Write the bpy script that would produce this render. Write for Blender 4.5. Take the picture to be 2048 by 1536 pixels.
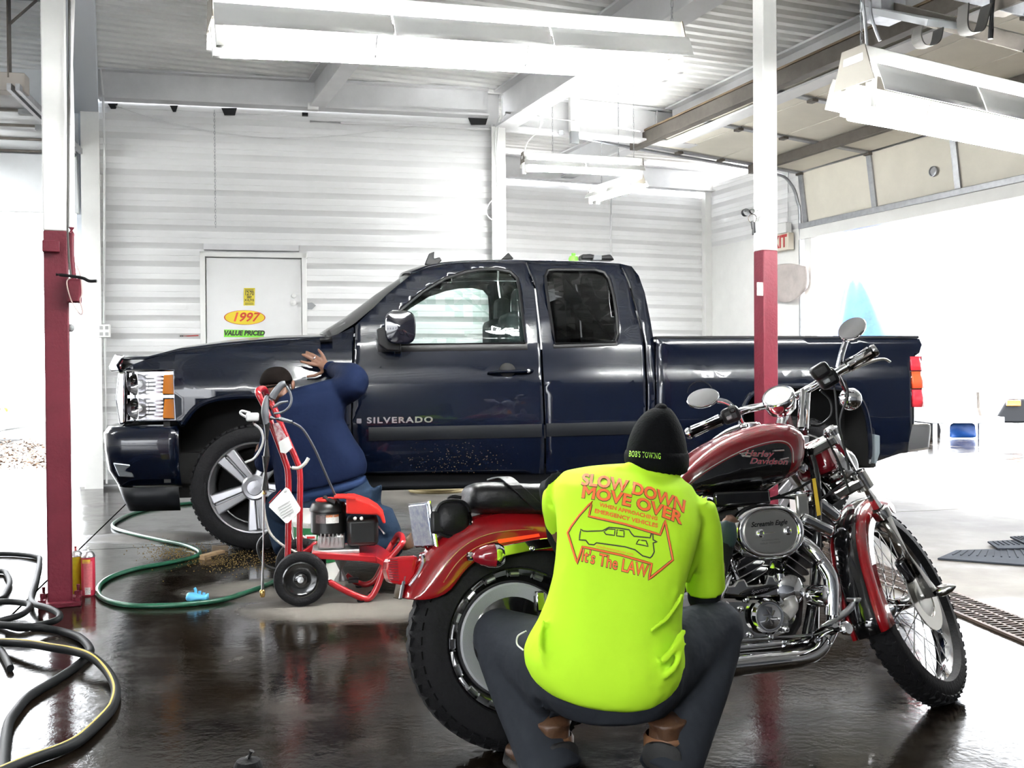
import bpy, bmesh, math, random
from mathutils import Vector, Matrix, Quaternion
from mathutils.bvhtree import BVHTree
random.seed(7)
for o in list(bpy.data.objects): bpy.data.objects.remove(o)
scn = bpy.context.scene
COL = scn.collection
V = Vector
# ------------------------------------------------------------------ camera
F_PX = 2000.0; CAM_H = 1.11; PITCH = math.atan(23/2000.0); ROLL = -0.007
CAM = V((0, 0, CAM_H))
FW = V((0, math.cos(PITCH), -math.sin(PITCH)))
_R0 = V((1, 0, 0)); _U0 = _R0.cross(FW)
RT = _R0*math.cos(ROLL) + _U0*math.sin(ROLL)
UP = -_R0*math.sin(ROLL) + _U0*math.cos(ROLL)
cam_data = bpy.data.cameras.new('camera'); cam = bpy.data.objects.new('camera', cam_data); COL.objects.link(cam)
cam_data.sensor_width = 36.0; cam_data.lens = 36.0*F_PX/2048.0; cam_data.clip_end = 400
cam.matrix_world = Matrix(((RT.x, UP.x, -FW.x, CAM.x), (RT.y, UP.y, -FW.y, CAM.y), (RT.z, UP.z, -FW.z, CAM.z), (0, 0, 0, 1)))
scn.camera = cam
# ------------------------------------------------------------------ world, sun, exposure
scn.view_settings.view_transform = 'Standard'; scn.view_settings.look = 'None'
scn.view_settings.gamma = 1.0; scn.view_settings.use_curve_mapping = False
scn.view_settings.exposure = 2.05
scn.cycles.max_bounces = 4; scn.cycles.diffuse_bounces = 3; scn.cycles.glossy_bounces = 3; scn.cycles.adaptive_threshold = .14; scn.cycles.adaptive_min_samples = 16; scn.cycles.transparent_max_bounces = 8; scn.cycles.caustics_reflective = False; scn.cycles.caustics_refractive = False; scn.cycles.sample_clamp_indirect = 6.0
world = bpy.data.worlds.new('sky'); scn.world = world; world.use_nodes = True
bg = world.node_tree.nodes['Background']
bg.inputs[0].default_value = (0.93, 0.96, 1.0, 1); bg.inputs[1].default_value = 3.6
sun_d = bpy.data.lights.new('sun', 'SUN'); sun_d.energy = 9.0; sun_d.angle = 0.01; sun_d.color = (1.0, 0.96, 0.9)
sun = bpy.data.objects.new('sun', sun_d); COL.objects.link(sun)
SUN_FROM = V((0.80, 0.30, 1.15)).normalized()
sun.rotation_mode = 'QUATERNION'; sun.rotation_quaternion = SUN_FROM.to_track_quat('Z', 'Y')
# ------------------------------------------------------------------ photograph pixel -> place
def ray(px, py): return (FW*F_PX + RT*(px-1024.0) + UP*(768.0-py))
def at(px, py, d):
    r = ray(px, py); return CAM + r*(d/r.y)
def on_plane(px, py, p0, n):
    r = ray(px, py); return CAM + r*((V(p0)-CAM).dot(n)/r.dot(n))
def ground(px, py, z=0.0): return on_plane(px, py, (0, 0, z), V((0, 0, 1)))
def sc(d): return F_PX/d
class Frame:
    """local frame: o origin, ax/ay/az unit axes; px() back-projects a pixel to the plane 'ay = y'."""
    def __init__(s, o, ax, az=V((0, 0, 1))):
        s.o = V(o); s.x = V(ax).normalized(); s.z = V(az).normalized(); s.y = s.z.cross(s.x).normalized(); s.z = s.x.cross(s.y)
        s.m = Matrix(((s.x.x, s.y.x, s.z.x, s.o.x), (s.x.y, s.y.y, s.z.y, s.o.y), (s.x.z, s.y.z, s.z.z, s.o.z), (0, 0, 0, 1)))
    def w(s, x, y, z): return s.o + s.x*x + s.y*y + s.z*z
    def loc(s, p): d = V(p)-s.o; return V((d.dot(s.x), d.dot(s.y), d.dot(s.z)))
    def px(s, px, py, y=0.0):
        p = on_plane(px, py, s.o + s.y*y, s.y); return s.loc(p)
    def wp(s, px, py, y=0.0): return on_plane(px, py, s.o + s.y*y, s.y)
# ------------------------------------------------------------------ materials
MATS = {}
def mat(name, col=(.5, .5, .5), rough=.5, metal=0., var=0., vscale=6., bump=0., bscale=40., coat=0., emit=None, estr=0., spec=.5, rvar=0., trans=0., col2=None, sheen=0., bdist=.01):
    if name in MATS: return MATS[name]
    m = bpy.data.materials.new(name); m.use_nodes = True; nt = m.node_tree; N = nt.nodes; L = nt.links
    b = N['Principled BSDF']
    b.inputs['Base Color'].default_value = (*col, 1); b.inputs['Roughness'].default_value = rough; b.inputs['Metallic'].default_value = metal
    b.inputs['Specular IOR Level'].default_value = spec
    if coat: b.inputs['Coat Weight'].default_value = coat; b.inputs['Coat Roughness'].default_value = .03
    if sheen: b.inputs['Sheen Weight'].default_value = sheen
    if trans: b.inputs['Transmission Weight'].default_value = trans
    if emit: b.inputs['Emission Color'].default_value = (*emit, 1); b.inputs['Emission Strength'].default_value = estr
    tc = None
    def coord():
        nonlocal tc
        if tc is None: tc = N.new('ShaderNodeTexCoord')
        return tc.outputs['Object']
    if var or rvar:
        n = N.new('ShaderNodeTexNoise'); n.inputs['Scale'].default_value = vscale; n.inputs['Detail'].default_value = 5; n.inputs['Roughness'].default_value = .65
        L.new(coord(), n.inputs['Vector'])
        if var:
            r = N.new('ShaderNodeValToRGB'); L.new(n.outputs['Fac'], r.inputs['Fac'])
            c2 = col2 if col2 else tuple(c*(1-var) for c in col)
            r.color_ramp.elements[0].position = .35; r.color_ramp.elements[1].position = .68
            r.color_ramp.elements[0].color = (*c2, 1); r.color_ramp.elements[1].color = (*col, 1)
            L.new(r.outputs['Color'], b.inputs['Base Color'])
        if rvar:
            mr = N.new('ShaderNodeMapRange'); mr.inputs['From Min'].default_value = .35; mr.inputs['From Max'].default_value = .65
            mr.inputs['To Min'].default_value = rough; mr.inputs['To Max'].default_value = rough+rvar
            L.new(n.outputs['Fac'], mr.inputs['Value']); L.new(mr.outputs['Result'], b.inputs['Roughness'])
    if bump:
        n2 = N.new('ShaderNodeTexNoise'); n2.inputs['Scale'].default_value = bscale; n2.inputs['Detail'].default_value = 3
        L.new(coord(), n2.inputs['Vector'])
        bp = N.new('ShaderNodeBump'); bp.inputs['Strength'].default_value = bump; bp.inputs['Distance'].default_value = bdist
        L.new(n2.outputs['Fac'], bp.inputs['Height']); L.new(bp.outputs['Normal'], b.inputs['Normal'])
    MATS[name] = m; return m
def glassmat(name, tint, refl=.06):
    m = bpy.data.materials.new(name); m.use_nodes = True; N = m.node_tree.nodes; L = m.node_tree.links; N.clear()
    o = N.new('ShaderNodeOutputMaterial'); t = N.new('ShaderNodeBsdfTransparent'); g = N.new('ShaderNodeBsdfGlossy'); x = N.new('ShaderNodeMixShader'); fr = N.new('ShaderNodeFresnel')
    t.inputs[0].default_value = (*tint, 1); g.inputs['Roughness'].default_value = .01; fr.inputs['IOR'].default_value = 1.5
    L.new(fr.outputs[0], x.inputs[0]); L.new(t.outputs[0], x.inputs[1]); L.new(g.outputs[0], x.inputs[2]); L.new(x.outputs[0], o.inputs[0])
    MATS[name] = m; return m
# ------------------------------------------------------------------ mesh building
def basis(d, hint=V((0, 0, 1))):
    d = V(d).normalized()
    if abs(d.dot(hint)) > .98: hint = V((1, 0, 0))
    a = d.cross(hint).normalized(); return d, a, a.cross(d).normalized()
def smooth_path(pts, n=6, closed=False):
    P = [V(p) for p in pts]; out = []; m = len(P)
    if m < 3: return P
    rng = m if closed else m-1
    for i in range(rng):
        p0 = P[(i-1) % m] if (closed or i > 0) else P[0]*2-P[1]
        p1 = P[i]; p2 = P[(i+1) % m]
        p3 = P[(i+2) % m] if (closed or i+2 < m) else p2*2-p1
        for k in range(n):
            t = k/n
            out.append(.5*((2*p1)+(p2-p0)*t+(2*p0-5*p1+4*p2-p3)*t*t+(3*p1-p0-3*p2+p3)*t**3))
    if not closed: out.append(P[-1])
    return out
def lerp(a, b, t): return a+(b-a)*t
class MB:
    def __init__(s): s.v = []; s.f = []
    def add(s, vs, fs):
        o = len(s.v); s.v += [V(p) for p in vs]; s.f += [[i+o for i in f] for f in fs]; return s
    def hexa(s, p):   # 8 corners: bottom 4 ccw, top 4
        return s.add(p, [(0, 3, 2, 1), (4, 5, 6, 7), (0, 1, 5, 4), (1, 2, 6, 5), (2, 3, 7, 6), (3, 0, 4, 7)])
    def box(s, c, size, ax=V((1, 0, 0)), az=V((0, 0, 1))):
        fr = Frame(c, ax, az); x, y, z = [k/2 for k in size]
        return s.hexa([fr.w(a, b, d) for d in (-z, z) for a, b in ((-x, -y), (x, -y), (x, y), (-x, y))])
    def bar(s, a, b, w, h=None, hint=V((0, 0, 1))):
        a = V(a); b = V(b); h = h or w; d, r, u = basis(b-a, hint)
        return s.hexa([p+r*(i*w/2)+u*(j*h/2) for p, in ((a,),) for i, j in ((-1, -1), (1, -1), (1, 1), (-1, 1))] + [b+r*(i*w/2)+u*(j*h/2) for i, j in ((-1, -1), (1, -1), (1, 1), (-1, 1))])
    def prism(s, poly, off):  # poly: list of 3D points, extruded by vector off
        n = len(poly); off = V(off)
        return s.add([V(p) for p in poly]+[V(p)+off for p in poly], [list(range(n))[::-1], [n+i for i in range(n)]]+[(i, (i+1) % n, n+(i+1) % n, n+i) for i in range(n)])
    def rings(s, rings, closed=True, cap=True, loop=False):
        m = len(rings[0]); o = len(s.v)
        for r in rings: s.v += [V(p) for p in r]
        k = len(rings)
        for i in range(k if loop else k-1):
            for j in range(m if closed else m-1):
                a = o+i*m+j; b = o+i*m+(j+1) % m; i2 = (i+1) % k
                s.f.append([a, b, o+i2*m+(j+1) % m, o+i2*m+j])
        if cap and closed and not loop:
            s.f.append([o+j for j in range(m)][::-1]); s.f.append([o+(k-1)*m+j for j in range(m)])
        return s
    def tube(s, pts, r, n=10, closed=False, smooth=0, flat=1.0, hint=V((0, 0, 1))):
        P = smooth_path(pts, smooth, closed) if smooth else [V(p) for p in pts]
        k = len(P); R = r if isinstance(r, (list, tuple)) else None
        rings = []; prev = None
        for i, p in enumerate(P):
            if closed: d = P[(i+1) % k]-P[i-1]
            else: d = P[min(i+1, k-1)]-P[max(i-1, 0)]
            if d.length < 1e-9: d = V((0, 0, 1))
            d.normalize()
            if prev is None: _, a, b = basis(d, hint)
            else:
                a = prev-d*prev.dot(d)
                if a.length < 1e-6: _, a, b = basis(d, hint)
                a.normalize(); b = d.cross(a)
            prev = a
            if R:
                t = i/(k-1)*(len(R)-1); j = min(int(t), len(R)-2); rr = lerp(R[j], R[j+1], t-j)
            else: rr = r
            rings.append([p+a*(rr*math.cos(q*math.tau/n))+b*(rr*flat*math.sin(q*math.tau/n)) for q in range(n)])
        return s.rings(rings, True, True, closed)
    def lathe(s, prof, c, axis, n=24, hint=V((0, 0, 1)), a0=0., a1=math.tau):   # prof: (radius, along)
        d, a, b = basis(axis, hint); c = V(c); full = abs(a1-a0-math.tau) < 1e-6; m = n if full else n+1
        rings = [[c+d*h+(a*math.cos(a0+(a1-a0)*q/n)+b*math.sin(a0+(a1-a0)*q/n))*max(r, 1e-4) for q in range(m)] for r, h in prof]
        return s.rings(rings, full, False)
    def ball(s, c, r, n=12, m=8, ax=V((1, 0, 0)), az=V((0, 0, 1))):
        if not isinstance(r, (tuple, list)): r = (r, r, r)
        fr = Frame(c, ax, az)
        rings = [[fr.w(r[0]*math.sin(math.pi*i/m)*math.cos(q*math.tau/n), r[1]*math.sin(math.pi*i/m)*math.sin(q*math.tau/n), -r[2]*math.cos(math.pi*i/m)) for q in range(n)] for i in range(m+1)]
        rings[0] = [fr.w(1e-4*math.cos(q*math.tau/n), 1e-4*math.sin(q*math.tau/n), -r[2]) for q in range(n)]
        rings[-1] = [fr.w(1e-4*math.cos(q*math.tau/n), 1e-4*math.sin(q*math.tau/n), r[2]) for q in range(n)]
        return s.rings(rings)
    def grid(s, rows): return s.rings(rows, False, False)
    def mesh(s, name):
        me = bpy.data.meshes.new(name); me.from_pydata([tuple(v) for v in s.v], [], s.f); me.update()
        bm = bmesh.new(); bm.from_mesh(me); bmesh.ops.recalc_face_normals(bm, faces=bm.faces); bm.to_mesh(me); bm.free(); return me
    def build(s, name, m, parent=None, smooth=True, bevel=0., sub=0, solid=0., angle=40, remesh=0., relax=0, weld=False):
        me = s.mesh(name); return link(name, me, m, parent, smooth, bevel, sub, solid, angle, remesh, relax, weld)
def link(name, me, m, parent=None, smooth=True, bevel=0., sub=0, solid=0., angle=40, remesh=0., relax=0, weld=False):
    o = bpy.data.objects.new(name, me); COL.objects.link(o)
    if isinstance(m, (list, tuple)):
        for k in m: me.materials.append(k)
    elif m is not None: me.materials.append(m)
    if parent is not None:
        o.parent = parent; o.matrix_parent_inverse = root_m(parent).inverted()
    if weld: md = o.modifiers.new('w', 'WELD'); md.merge_threshold = .0005
    if solid: md = o.modifiers.new('s', 'SOLIDIFY'); md.thickness = solid; md.offset = 0
    if remesh:
        md = o.modifiers.new('r', 'REMESH'); md.mode = 'VOXEL'; md.voxel_size = remesh; md.use_smooth_shade = True
        if relax: md = o.modifiers.new('sm', 'SMOOTH'); md.iterations = relax; md.factor = .5
    if bevel: md = o.modifiers.new('b', 'BEVEL'); md.width = bevel; md.segments = 2; md.limit_method = 'ANGLE'; md.angle_limit = math.radians(35)
    if sub: md = o.modifiers.new('ss', 'SUBSURF'); md.levels = sub; md.render_levels = sub
    if smooth:
        if angle and not remesh and not sub: me.polygons.foreach_set('use_smooth', [True]*len(me.polygons)); sharp(me, angle)
        else: me.polygons.foreach_set('use_smooth', [True]*len(me.polygons))
    return o
def sharp(me, ang):
    bm = bmesh.new(); bm.from_mesh(me); a = math.radians(ang)
    for e in bm.edges:
        if len(e.link_faces) == 2 and e.calc_face_angle(0) > a: e.smooth = False
    bm.to_mesh(me); bm.free()
def root_m(o):
    m = o.matrix_basis.copy()
    return (root_m(o.parent) @ o.matrix_parent_inverse @ m) if o.parent else m
def tag(o, label=None, cat=None, group=None, kind=None):
    if label: o['label'] = label
    if cat: o['category'] = cat
    if group: o['group'] = group
    if kind: o['kind'] = kind
    return o
def empty(name, loc, label=None, cat=None, group=None, kind=None):
    o = bpy.data.objects.new(name, None); o.empty_display_size = .1; COL.objects.link(o); o.matrix_basis = Matrix.Translation(V(loc)); return tag(o, label, cat, group, kind)
def copy_tree(o, parent=None):
    c = o.copy(); COL.objects.link(c)
    if parent is not None: c.parent = parent
    for ch in list(o.children): copy_tree(ch, c)
    return c
def text_mesh(s, size=1., bold=0., shear=0., align='CENTER', space=1., wx=1.):
    cu = bpy.data.curves.new('t', 'FONT'); cu.body = s; cu.size = size; cu.shear = shear; cu.align_x = align; cu.align_y = 'CENTER'; cu.space_character = space; cu.resolution_u = 3
    o = bpy.data.objects.new('t', cu); COL.objects.link(o)
    dg = bpy.context.evaluated_depsgraph_get(); me = bpy.data.meshes.new_from_object(o.evaluated_get(dg))
    bpy.data.objects.remove(o); bpy.data.curves.remove(cu)
    if bold:                                     # thicken: push the outline of every letter outwards
        bm = bmesh.new(); bm.from_mesh(me); bmesh.ops.remove_doubles(bm, verts=bm.verts, dist=size*.006); mv = {}
        for e in bm.edges:
            if len(e.link_faces) != 1: continue
            f = e.link_faces[0]; a, b = e.verts; n = V((b.co.y-a.co.y, a.co.x-b.co.x, 0))
            if n.length < 1e-9: continue
            n.normalize(); o_ = [v for v in f.verts if v not in (a, b)][0]
            if n.dot(o_.co-a.co) > 0: n = -n
            for v in (a, b): mv.setdefault(v, []).append(n)
        for v, ns in mv.items():
            m_ = sum(ns, V()); k = 1+(ns[0].dot(ns[1]) if len(ns) == 2 else 1); d = m_/max(k, .6); v.co += d*bold
        bm.to_mesh(me); bm.free()
    for v in me.vertices: v.co.x *= wx
    return me
def text_on(name, s, m, parent, o, ax, az, size, bold=0., shear=0., thick=.0, align='CENTER', space=1., wx=1.):
    """flat lettering in the plane spanned by ax (reading direction) and az (up) at point o."""
    me = text_mesh(s, size, bold, shear, align, space, wx); ax = V(ax).normalized(); az = V(az).normalized(); n = ax.cross(az)
    for v in me.vertices: v.co = V(o)+ax*v.co.x+az*v.co.y
    return link(name, me, m, parent, smooth=False, solid=thick)
def panel2d(outer, holes, fn, du=.05, dz=.05):
    """outer / holes: lists of (u,z). Returns an MB-like bmesh sliced into cells, mapped by fn(u,z)->Vector."""
    bm = bmesh.new()
    for loop in [outer]+list(holes):
        vs = [bm.verts.new((u, z, 0)) for u, z in loop]
        for i in range(len(vs)): bm.edges.new((vs[i], vs[(i+1) % len(vs)]))
    bmesh.ops.triangle_fill(bm, use_beauty=True, use_dissolve=False, edges=bm.edges[:], normal=(0, 0, 1))
    us = [p[0] for p in outer]; zs = [p[1] for p in outer]
    if du:
        u = min(us)+du
        while u < max(us)-1e-4: bmesh.ops.bisect_plane(bm, geom=bm.verts[:]+bm.edges[:]+bm.faces[:], plane_co=(u, 0, 0), plane_no=(1, 0, 0)); u += du
    if dz:
        z = min(zs)+dz
        while z < max(zs)-1e-4: bmesh.ops.bisect_plane(bm, geom=bm.verts[:]+bm.edges[:]+bm.faces[:], plane_co=(0, z, 0), plane_no=(0, 1, 0)); z += dz
    bmesh.ops.remove_doubles(bm, verts=bm.verts, dist=1e-5)
    for v in bm.verts: v.co = fn(v.co.x, v.co.y)
    me = bpy.data.meshes.new('panel'); bm.to_mesh(me); bm.free(); return me
# ------------------------------------------------------------------ shared materials
M_wall = mat('wall_white', (.80, .80, .80), .42, var=.05, vscale=2.5)
M_beam = mat('beam_paint', (.72, .72, .73), .45, var=.10, vscale=4)
M_deck = mat('deck_paint', (.88, .88, .86), .5, var=.14, vscale=1.6)
M_white = mat('white_gloss', (.82, .82, .80), .35, var=.06, vscale=5)
M_red_paint = mat('post_red', (.12, .013, .024), .5, spec=.25, var=.18, vscale=9, bump=.25, bscale=60)
M_galv = mat('galvanised', (.42, .43, .45), .42, metal=.75, var=.2, vscale=18)
M_dksteel = mat('dark_steel', (.12, .105, .09), .5, metal=.4, var=.25, vscale=12)
M_black = mat('black_plastic', (.005, .005, .006), .42, spec=.35)
M_rubber = mat('rubber', (.007, .007, .008), .7, spec=.18, bump=.3, bscale=90, var=.2, vscale=20)
M_chrome = mat('chrome', (.86, .86, .88), .06, metal=1.)
M_steel = mat('bright_steel', (.75, .75, .76), .34, metal=1.)
M_conduit = mat('conduit_white', (.72, .72, .72), .4)
M_grey = mat('grey_paint', (.28, .29, .30), .5)
M_cream = mat('door_cream', (.78, .74, .64), .5, var=.08, vscale=3)
M_doorgrey = mat('door_grey', (.62, .64, .66), .5, var=.08, vscale=3)
M_tube = mat('tube_light', (1, 1, 1), .4, emit=(.97, .985, .97), estr=72.)
M_wire = mat('wire_dark', (.05, .045, .04), .6)
UZ = V((0, 0, 1))
def yaw(a): return V((math.cos(math.radians(a)), math.sin(math.radians(a)), 0))
ROOF = 4.12
XD = yaw(22); YD = V((-XD.y, XD.x, 0))           # bay directions
K = ground(205, 974); K.z = 0
S1 = Frame(K, yaw(12))                             # rear wall behind the truck
M0 = S1.w(S1.px(988, 500).x, 0, 0)
P2 = at(1003, 745, 13.5); P2.z = 0
S2 = Frame(P2, XD)                                 # far wall of the annex
C2 = S2.w(S2.px(1416, 500).x, 0, 0)
SR = Frame(C2, -YD)                                # side wall with the big door (x runs towards the camera)
# ------------------------------------------------------------------ floor
def floor_mat():
    m = bpy.data.materials.new('wet_concrete'); m.use_nodes = True; N = m.node_tree.nodes; L = m.node_tree.links; b = N['Principled BSDF']; b.inputs['Specular IOR Level'].default_value = .25
    tc = N.new('ShaderNodeTexCoord')
    def noise(s, d=6, r=.6):
        n = N.new('ShaderNodeTexNoise'); n.inputs['Scale'].default_value = s; n.inputs['Detail'].default_value = d; n.inputs['Roughness'].default_value = r; L.new(tc.outputs['Object'], n.inputs['Vector']); return n.outputs['Fac']
    def ramp(f, a, c0, p, c1):
        r = N.new('ShaderNodeValToRGB'); L.new(f, r.inputs['Fac']); r.color_ramp.elements[0].position = a; r.color_ramp.elements[1].position = p; r.color_ramp.elements[0].color = (*c0, 1); r.color_ramp.elements[1].color = (*c1, 1); return r.outputs['Color']
    def math_(op, a, bb):
        q = N.new('ShaderNodeMath'); q.operation = op; q.use_clamp = True
        for i, k in ((0, a), (1, bb)):
            if isinstance(k, (int, float)): q.inputs[i].default_value = k
            else: L.new(k, q.inputs[i])
        return q.outputs[0]
    def patch(x, y, rx, ry):   # soft-edged worn / dried patch of the slab
        mp = N.new('ShaderNodeMapping'); L.new(tc.outputs['Object'], mp.inputs['Vector']); mp.vector_type = 'TEXTURE'; mp.inputs['Location'].default_value = (x, y, 0); mp.inputs['Scale'].default_value = (rx, ry, 1)
        g = N.new('ShaderNodeTexGradient'); g.gradient_type = 'SPHERICAL'; L.new(mp.outputs[0], g.inputs[0]); return g.outputs['Fac']
    dry = ramp(noise(1.2), .3, (.07, .063, .054), .72, (.155, .142, .125))
    wet = ramp(noise(2.6, 8, .7), .3, (.0032, .0022, .0014), .75, (.0125, .0088, .0055))
    pts = [ground(560, 1180), ground(720, 1215), ground(1000, 985), ground(1900, 1080), ground(1760, 1020), ground(2000, 1165), ground(300, 1075)]
    rad = [(.55, .35), (.7, .35), (2.6, 1.5), (2.6, 1.6), (2.5, 2.2), (1.2, .7), (.6, .3)]
    acc = None
    for p, r in zip(pts, rad):
        q = patch(p.x, p.y, *r); acc = q if acc is None else math_('MAXIMUM', acc, q)
    f = math_('ADD', math_('MULTIPLY', acc, 1.7), math_('MULTIPLY', math_('SUBTRACT', noise(1.7, 7, .65), .5), 1.5))
    fac = ramp(f, .05, (0, 0, 0), .95, (1, 1, 1))
    mx = N.new('ShaderNodeMix'); mx.data_type = 'RGBA'; L.new(fac, mx.inputs['Factor']); L.new(wet, mx.inputs['A']); L.new(dry, mx.inputs['B']); L.new(mx.outputs['Result'], b.inputs['Base Color'])
    rr = N.new('ShaderNodeMapRange'); L.new(math_('ADD', math_('MULTIPLY', fac, .6), math_('MULTIPLY', noise(3.5, 6, .7), .5)), rr.inputs['Value'])
    rr.inputs['From Min'].default_value = .15; rr.inputs['From Max'].default_value = .85; rr.inputs['To Min'].default_value = .03; rr.inputs['To Max'].default_value = .7; L.new(rr.outputs[0], b.inputs['Roughness'])
    bp = N.new('ShaderNodeBump'); bp.inputs['Strength'].default_value = .13; bp.inputs['Distance'].default_value = .012
    L.new(math_('ADD', math_('MULTIPLY', noise(30, 4), .5), math_('MULTIPLY', noise(7, 3), .5)), bp.inputs['Height']); L.new(bp.outputs[0], b.inputs['Normal'])
    return m
M_floor = floor_mat()
M_apron = mat('dry_apron', (.42, .40, .37), .8, var=.2, vscale=1.5, bump=.2, bscale=30)
floor = tag(empty('floor', (0, 4, 0)), kind='structure')
j0 = ground(75, 1180); j1 = ground(250, 1010); jd = (j1-j0).normalized(); jn = V((jd.y, -jd.x, 0))
ja = j0-jd*7; jb = j0+jd*12
JP = lambda s, off: (j0+jd*s+jn*off)
slabs = [[JP(-9, -12), JP(-9, -.006), JP(9.6, -.006), JP(9.6, -12)],
         [JP(-9, .006), JP(-9, 22), JP(1.2, 22), JP(1.2, .006)],
         [JP(1.212, .006), JP(1.212, 22), JP(16, 22), JP(16, .006)]]
for s in slabs: MB().prism([V((p.x, p.y, -.12)) for p in s], (0, 0, .12)).build('floor_slab', M_floor, floor, smooth=False)
MB().box((0, 5, -.16), (44, 44, .06)).build('joint_filler', mat('joint', (.02, .02, .02), .9), floor, smooth=False)
og = MB().box((0, 30, -.235), (160, 160, .05)).build('ground_outside', M_apron, None, smooth=False); tag(og, kind='structure')
rd_ = MB().box((0, -24.3, -.205), (90, 40, .05)).build('road', mat('asphalt', (.10, .10, .10), .85, var=.3, vscale=.8), None, smooth=False); tag(rd_, kind='structure')
# ------------------------------------------------------------------ ceiling: corrugated steel deck
def deck():
    o = V((-2, 5, ROOF)); n = 150; pitch = .16; mb = MB(); row0, row1 = [], []
    kY = K.dot(YD)+.25; mX = M0.dot(XD)-.3; cX = C2.dot(XD)+.2; cY = C2.dot(YD)+.3
    for i in range(n):
        for du, dz in ((0, 0), (.055, 0), (.075, .035), (.135, .035)):
            p = o+YD*((i-90)*pitch+du)+UZ*dz; q = p.dot(YD)
            if q > cY: continue
            t0 = (mX if q > kY else -13.)-p.dot(XD); row0.append(p+XD*t0); row1.append(p+XD*(cX-p.dot(XD)))
    return mb.grid([row0, row1])
ceiling = deck().build('ceiling', M_deck, None, smooth=False, solid=.02); tag(ceiling, kind='structure')
# ------------------------------------------------------------------ walls of horizontal ribbed steel boards
def board(L, pitch):
    prof = [(0, 0), (-.028, .003), (-.028, .012), (0, .055*pitch/.18), (0, pitch*.62), (-.004, pitch*.64), (-.004, pitch*.66), (0, pitch*.68), (0, pitch*.8), (-.004, pitch*.82), (-.004, pitch*.84), (0, pitch*.86), (0, pitch), ]
    mb = MB(); mb.grid([[V((0, d, z)) for d, z in prof], [V((L, d, z)) for d, z in prof]]); return mb
def siding(name, fr, x0, x1, z0, z1, pitch, off=0.):
    w = tag(empty(name, fr.w(x0, 0, 0)), kind='structure')
    prof = [(.048, .0), (.048, .006), (0, .072*pitch/.182), (0, pitch*.66), (.004, pitch*.67), (.004, pitch*.69), (0, pitch*.70), (0, pitch-.002), (.048, pitch)]
    mb = MB(); mb.grid([[fr.w(x0, d+off, z0+z) for d, z in prof], [fr.w(x1, d+off, z0+z) for d, z in prof]])
    b0 = mb.build('siding_board', M_wall, w, smooth=False); n = int(round((z1-z0)/pitch))
    for i in range(1, n):
        c = b0.copy(); COL.objects.link(c); c.parent = w; c.matrix_parent_inverse = b0.matrix_parent_inverse; c.location = (0, 0, i*pitch)
    MB().box(fr.w((x0+x1)/2, .09+off, (z0+z1)/2), (x1-x0, .1, z1-z0), fr.x).build('backing', M_wall, w, smooth=False)
    return w
siding('wall_back', S1, .0, S1.px(985, 500).x, .0, 3.84, .182)
siding('wall_annex', S2, -.6, S2.px(1416, 500).x, .0, 3.72, .182)
XR0 = SR.px(1612, 440).x; XR1 = XR0+4*1.24          # big door opening along the side wall
siding('wall_side', SR, .0, XR0+.25, 2.92, 3.82, .182)
wr = tag(empty('wall_right', SR.w(0, 0, 0)), kind='structure')
MB().box(SR.w((XR0-.12)/2, .06, 1.46), (XR0-.12, .1, 2.92), SR.x).build('lower_panel', M_white, wr, smooth=False)
MB().box(SR.w((XR0+XR1)/2, .06, 3.45), (XR1-XR0+.3, .12, 1.3), SR.x).build('header_panel', M_wall, wr, smooth=False)
MB().box(SR.w((XR1+24)/2, .06, 2.06), (24-XR1, .12, 4.12), SR.x).build('plain_panel', M_wall, wr, smooth=False)
# return wall between the two rear walls, other walls out of view
wm = MB().bar(V((M0.x, M0.y+.1, 2.06)), V((P2.x-.35, P2.y, 2.06)), .12, 4.12).build('wall_return', M_wall, None, smooth=False); tag(wm, kind='structure')
XL = S1.px(150, 800).x                              # jamb of the other bay's door
wl = tag(empty('wall_left', S1.w(-6, 0, 0)), kind='structure')
MB().box(S1.w(XL-1.8, .08, 3.45), (3.7, .12, 1.34), S1.x).build('header_panel', M_doorgrey, wl, smooth=False)
MB().box(S1.w(XL-5.2, .08, 2.06), (3.4, .12, 4.12), S1.x).build('plain_panel', M_wall, wl, smooth=False)
MB().box(S1.w((XL-.02)/2-.02, .1, 2.0), (-(XL)-.1, .06, 4.0), S1.x).build('side_panel', mat('blue_grey', (.50, .54, .60), .35), wl, smooth=False)
MB().box(S1.w((XL)/2-.02, .085, .3), (-(XL)-.1, .06, .62), S1.x).build('kick_panel', M_white, wl, smooth=False)
MB().box(S1.w(XL-6.9, -7.2, 2.06), (.12, 14.6, 4.12), S1.x).build('far_side_panel', M_wall, wl, smooth=False)
wf = tag(empty('wall_front', (0, -4, 0)), kind='structure')
for x0, x1, z0, z1 in ((-12, -9.4, 0, 4.12), (-9.4, -1.8, 2.9, 4.12), (-1.8, 12, 0, 4.12)):
    MB().box(((x0+x1)/2, -4, (z0+z1)/2), (x1-x0, .12, z1-z0)).build('plain_panel', mat('front_wall_grey', (.17, .18, .20), .6, var=.2, vscale=1.), wf, smooth=False)
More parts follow.
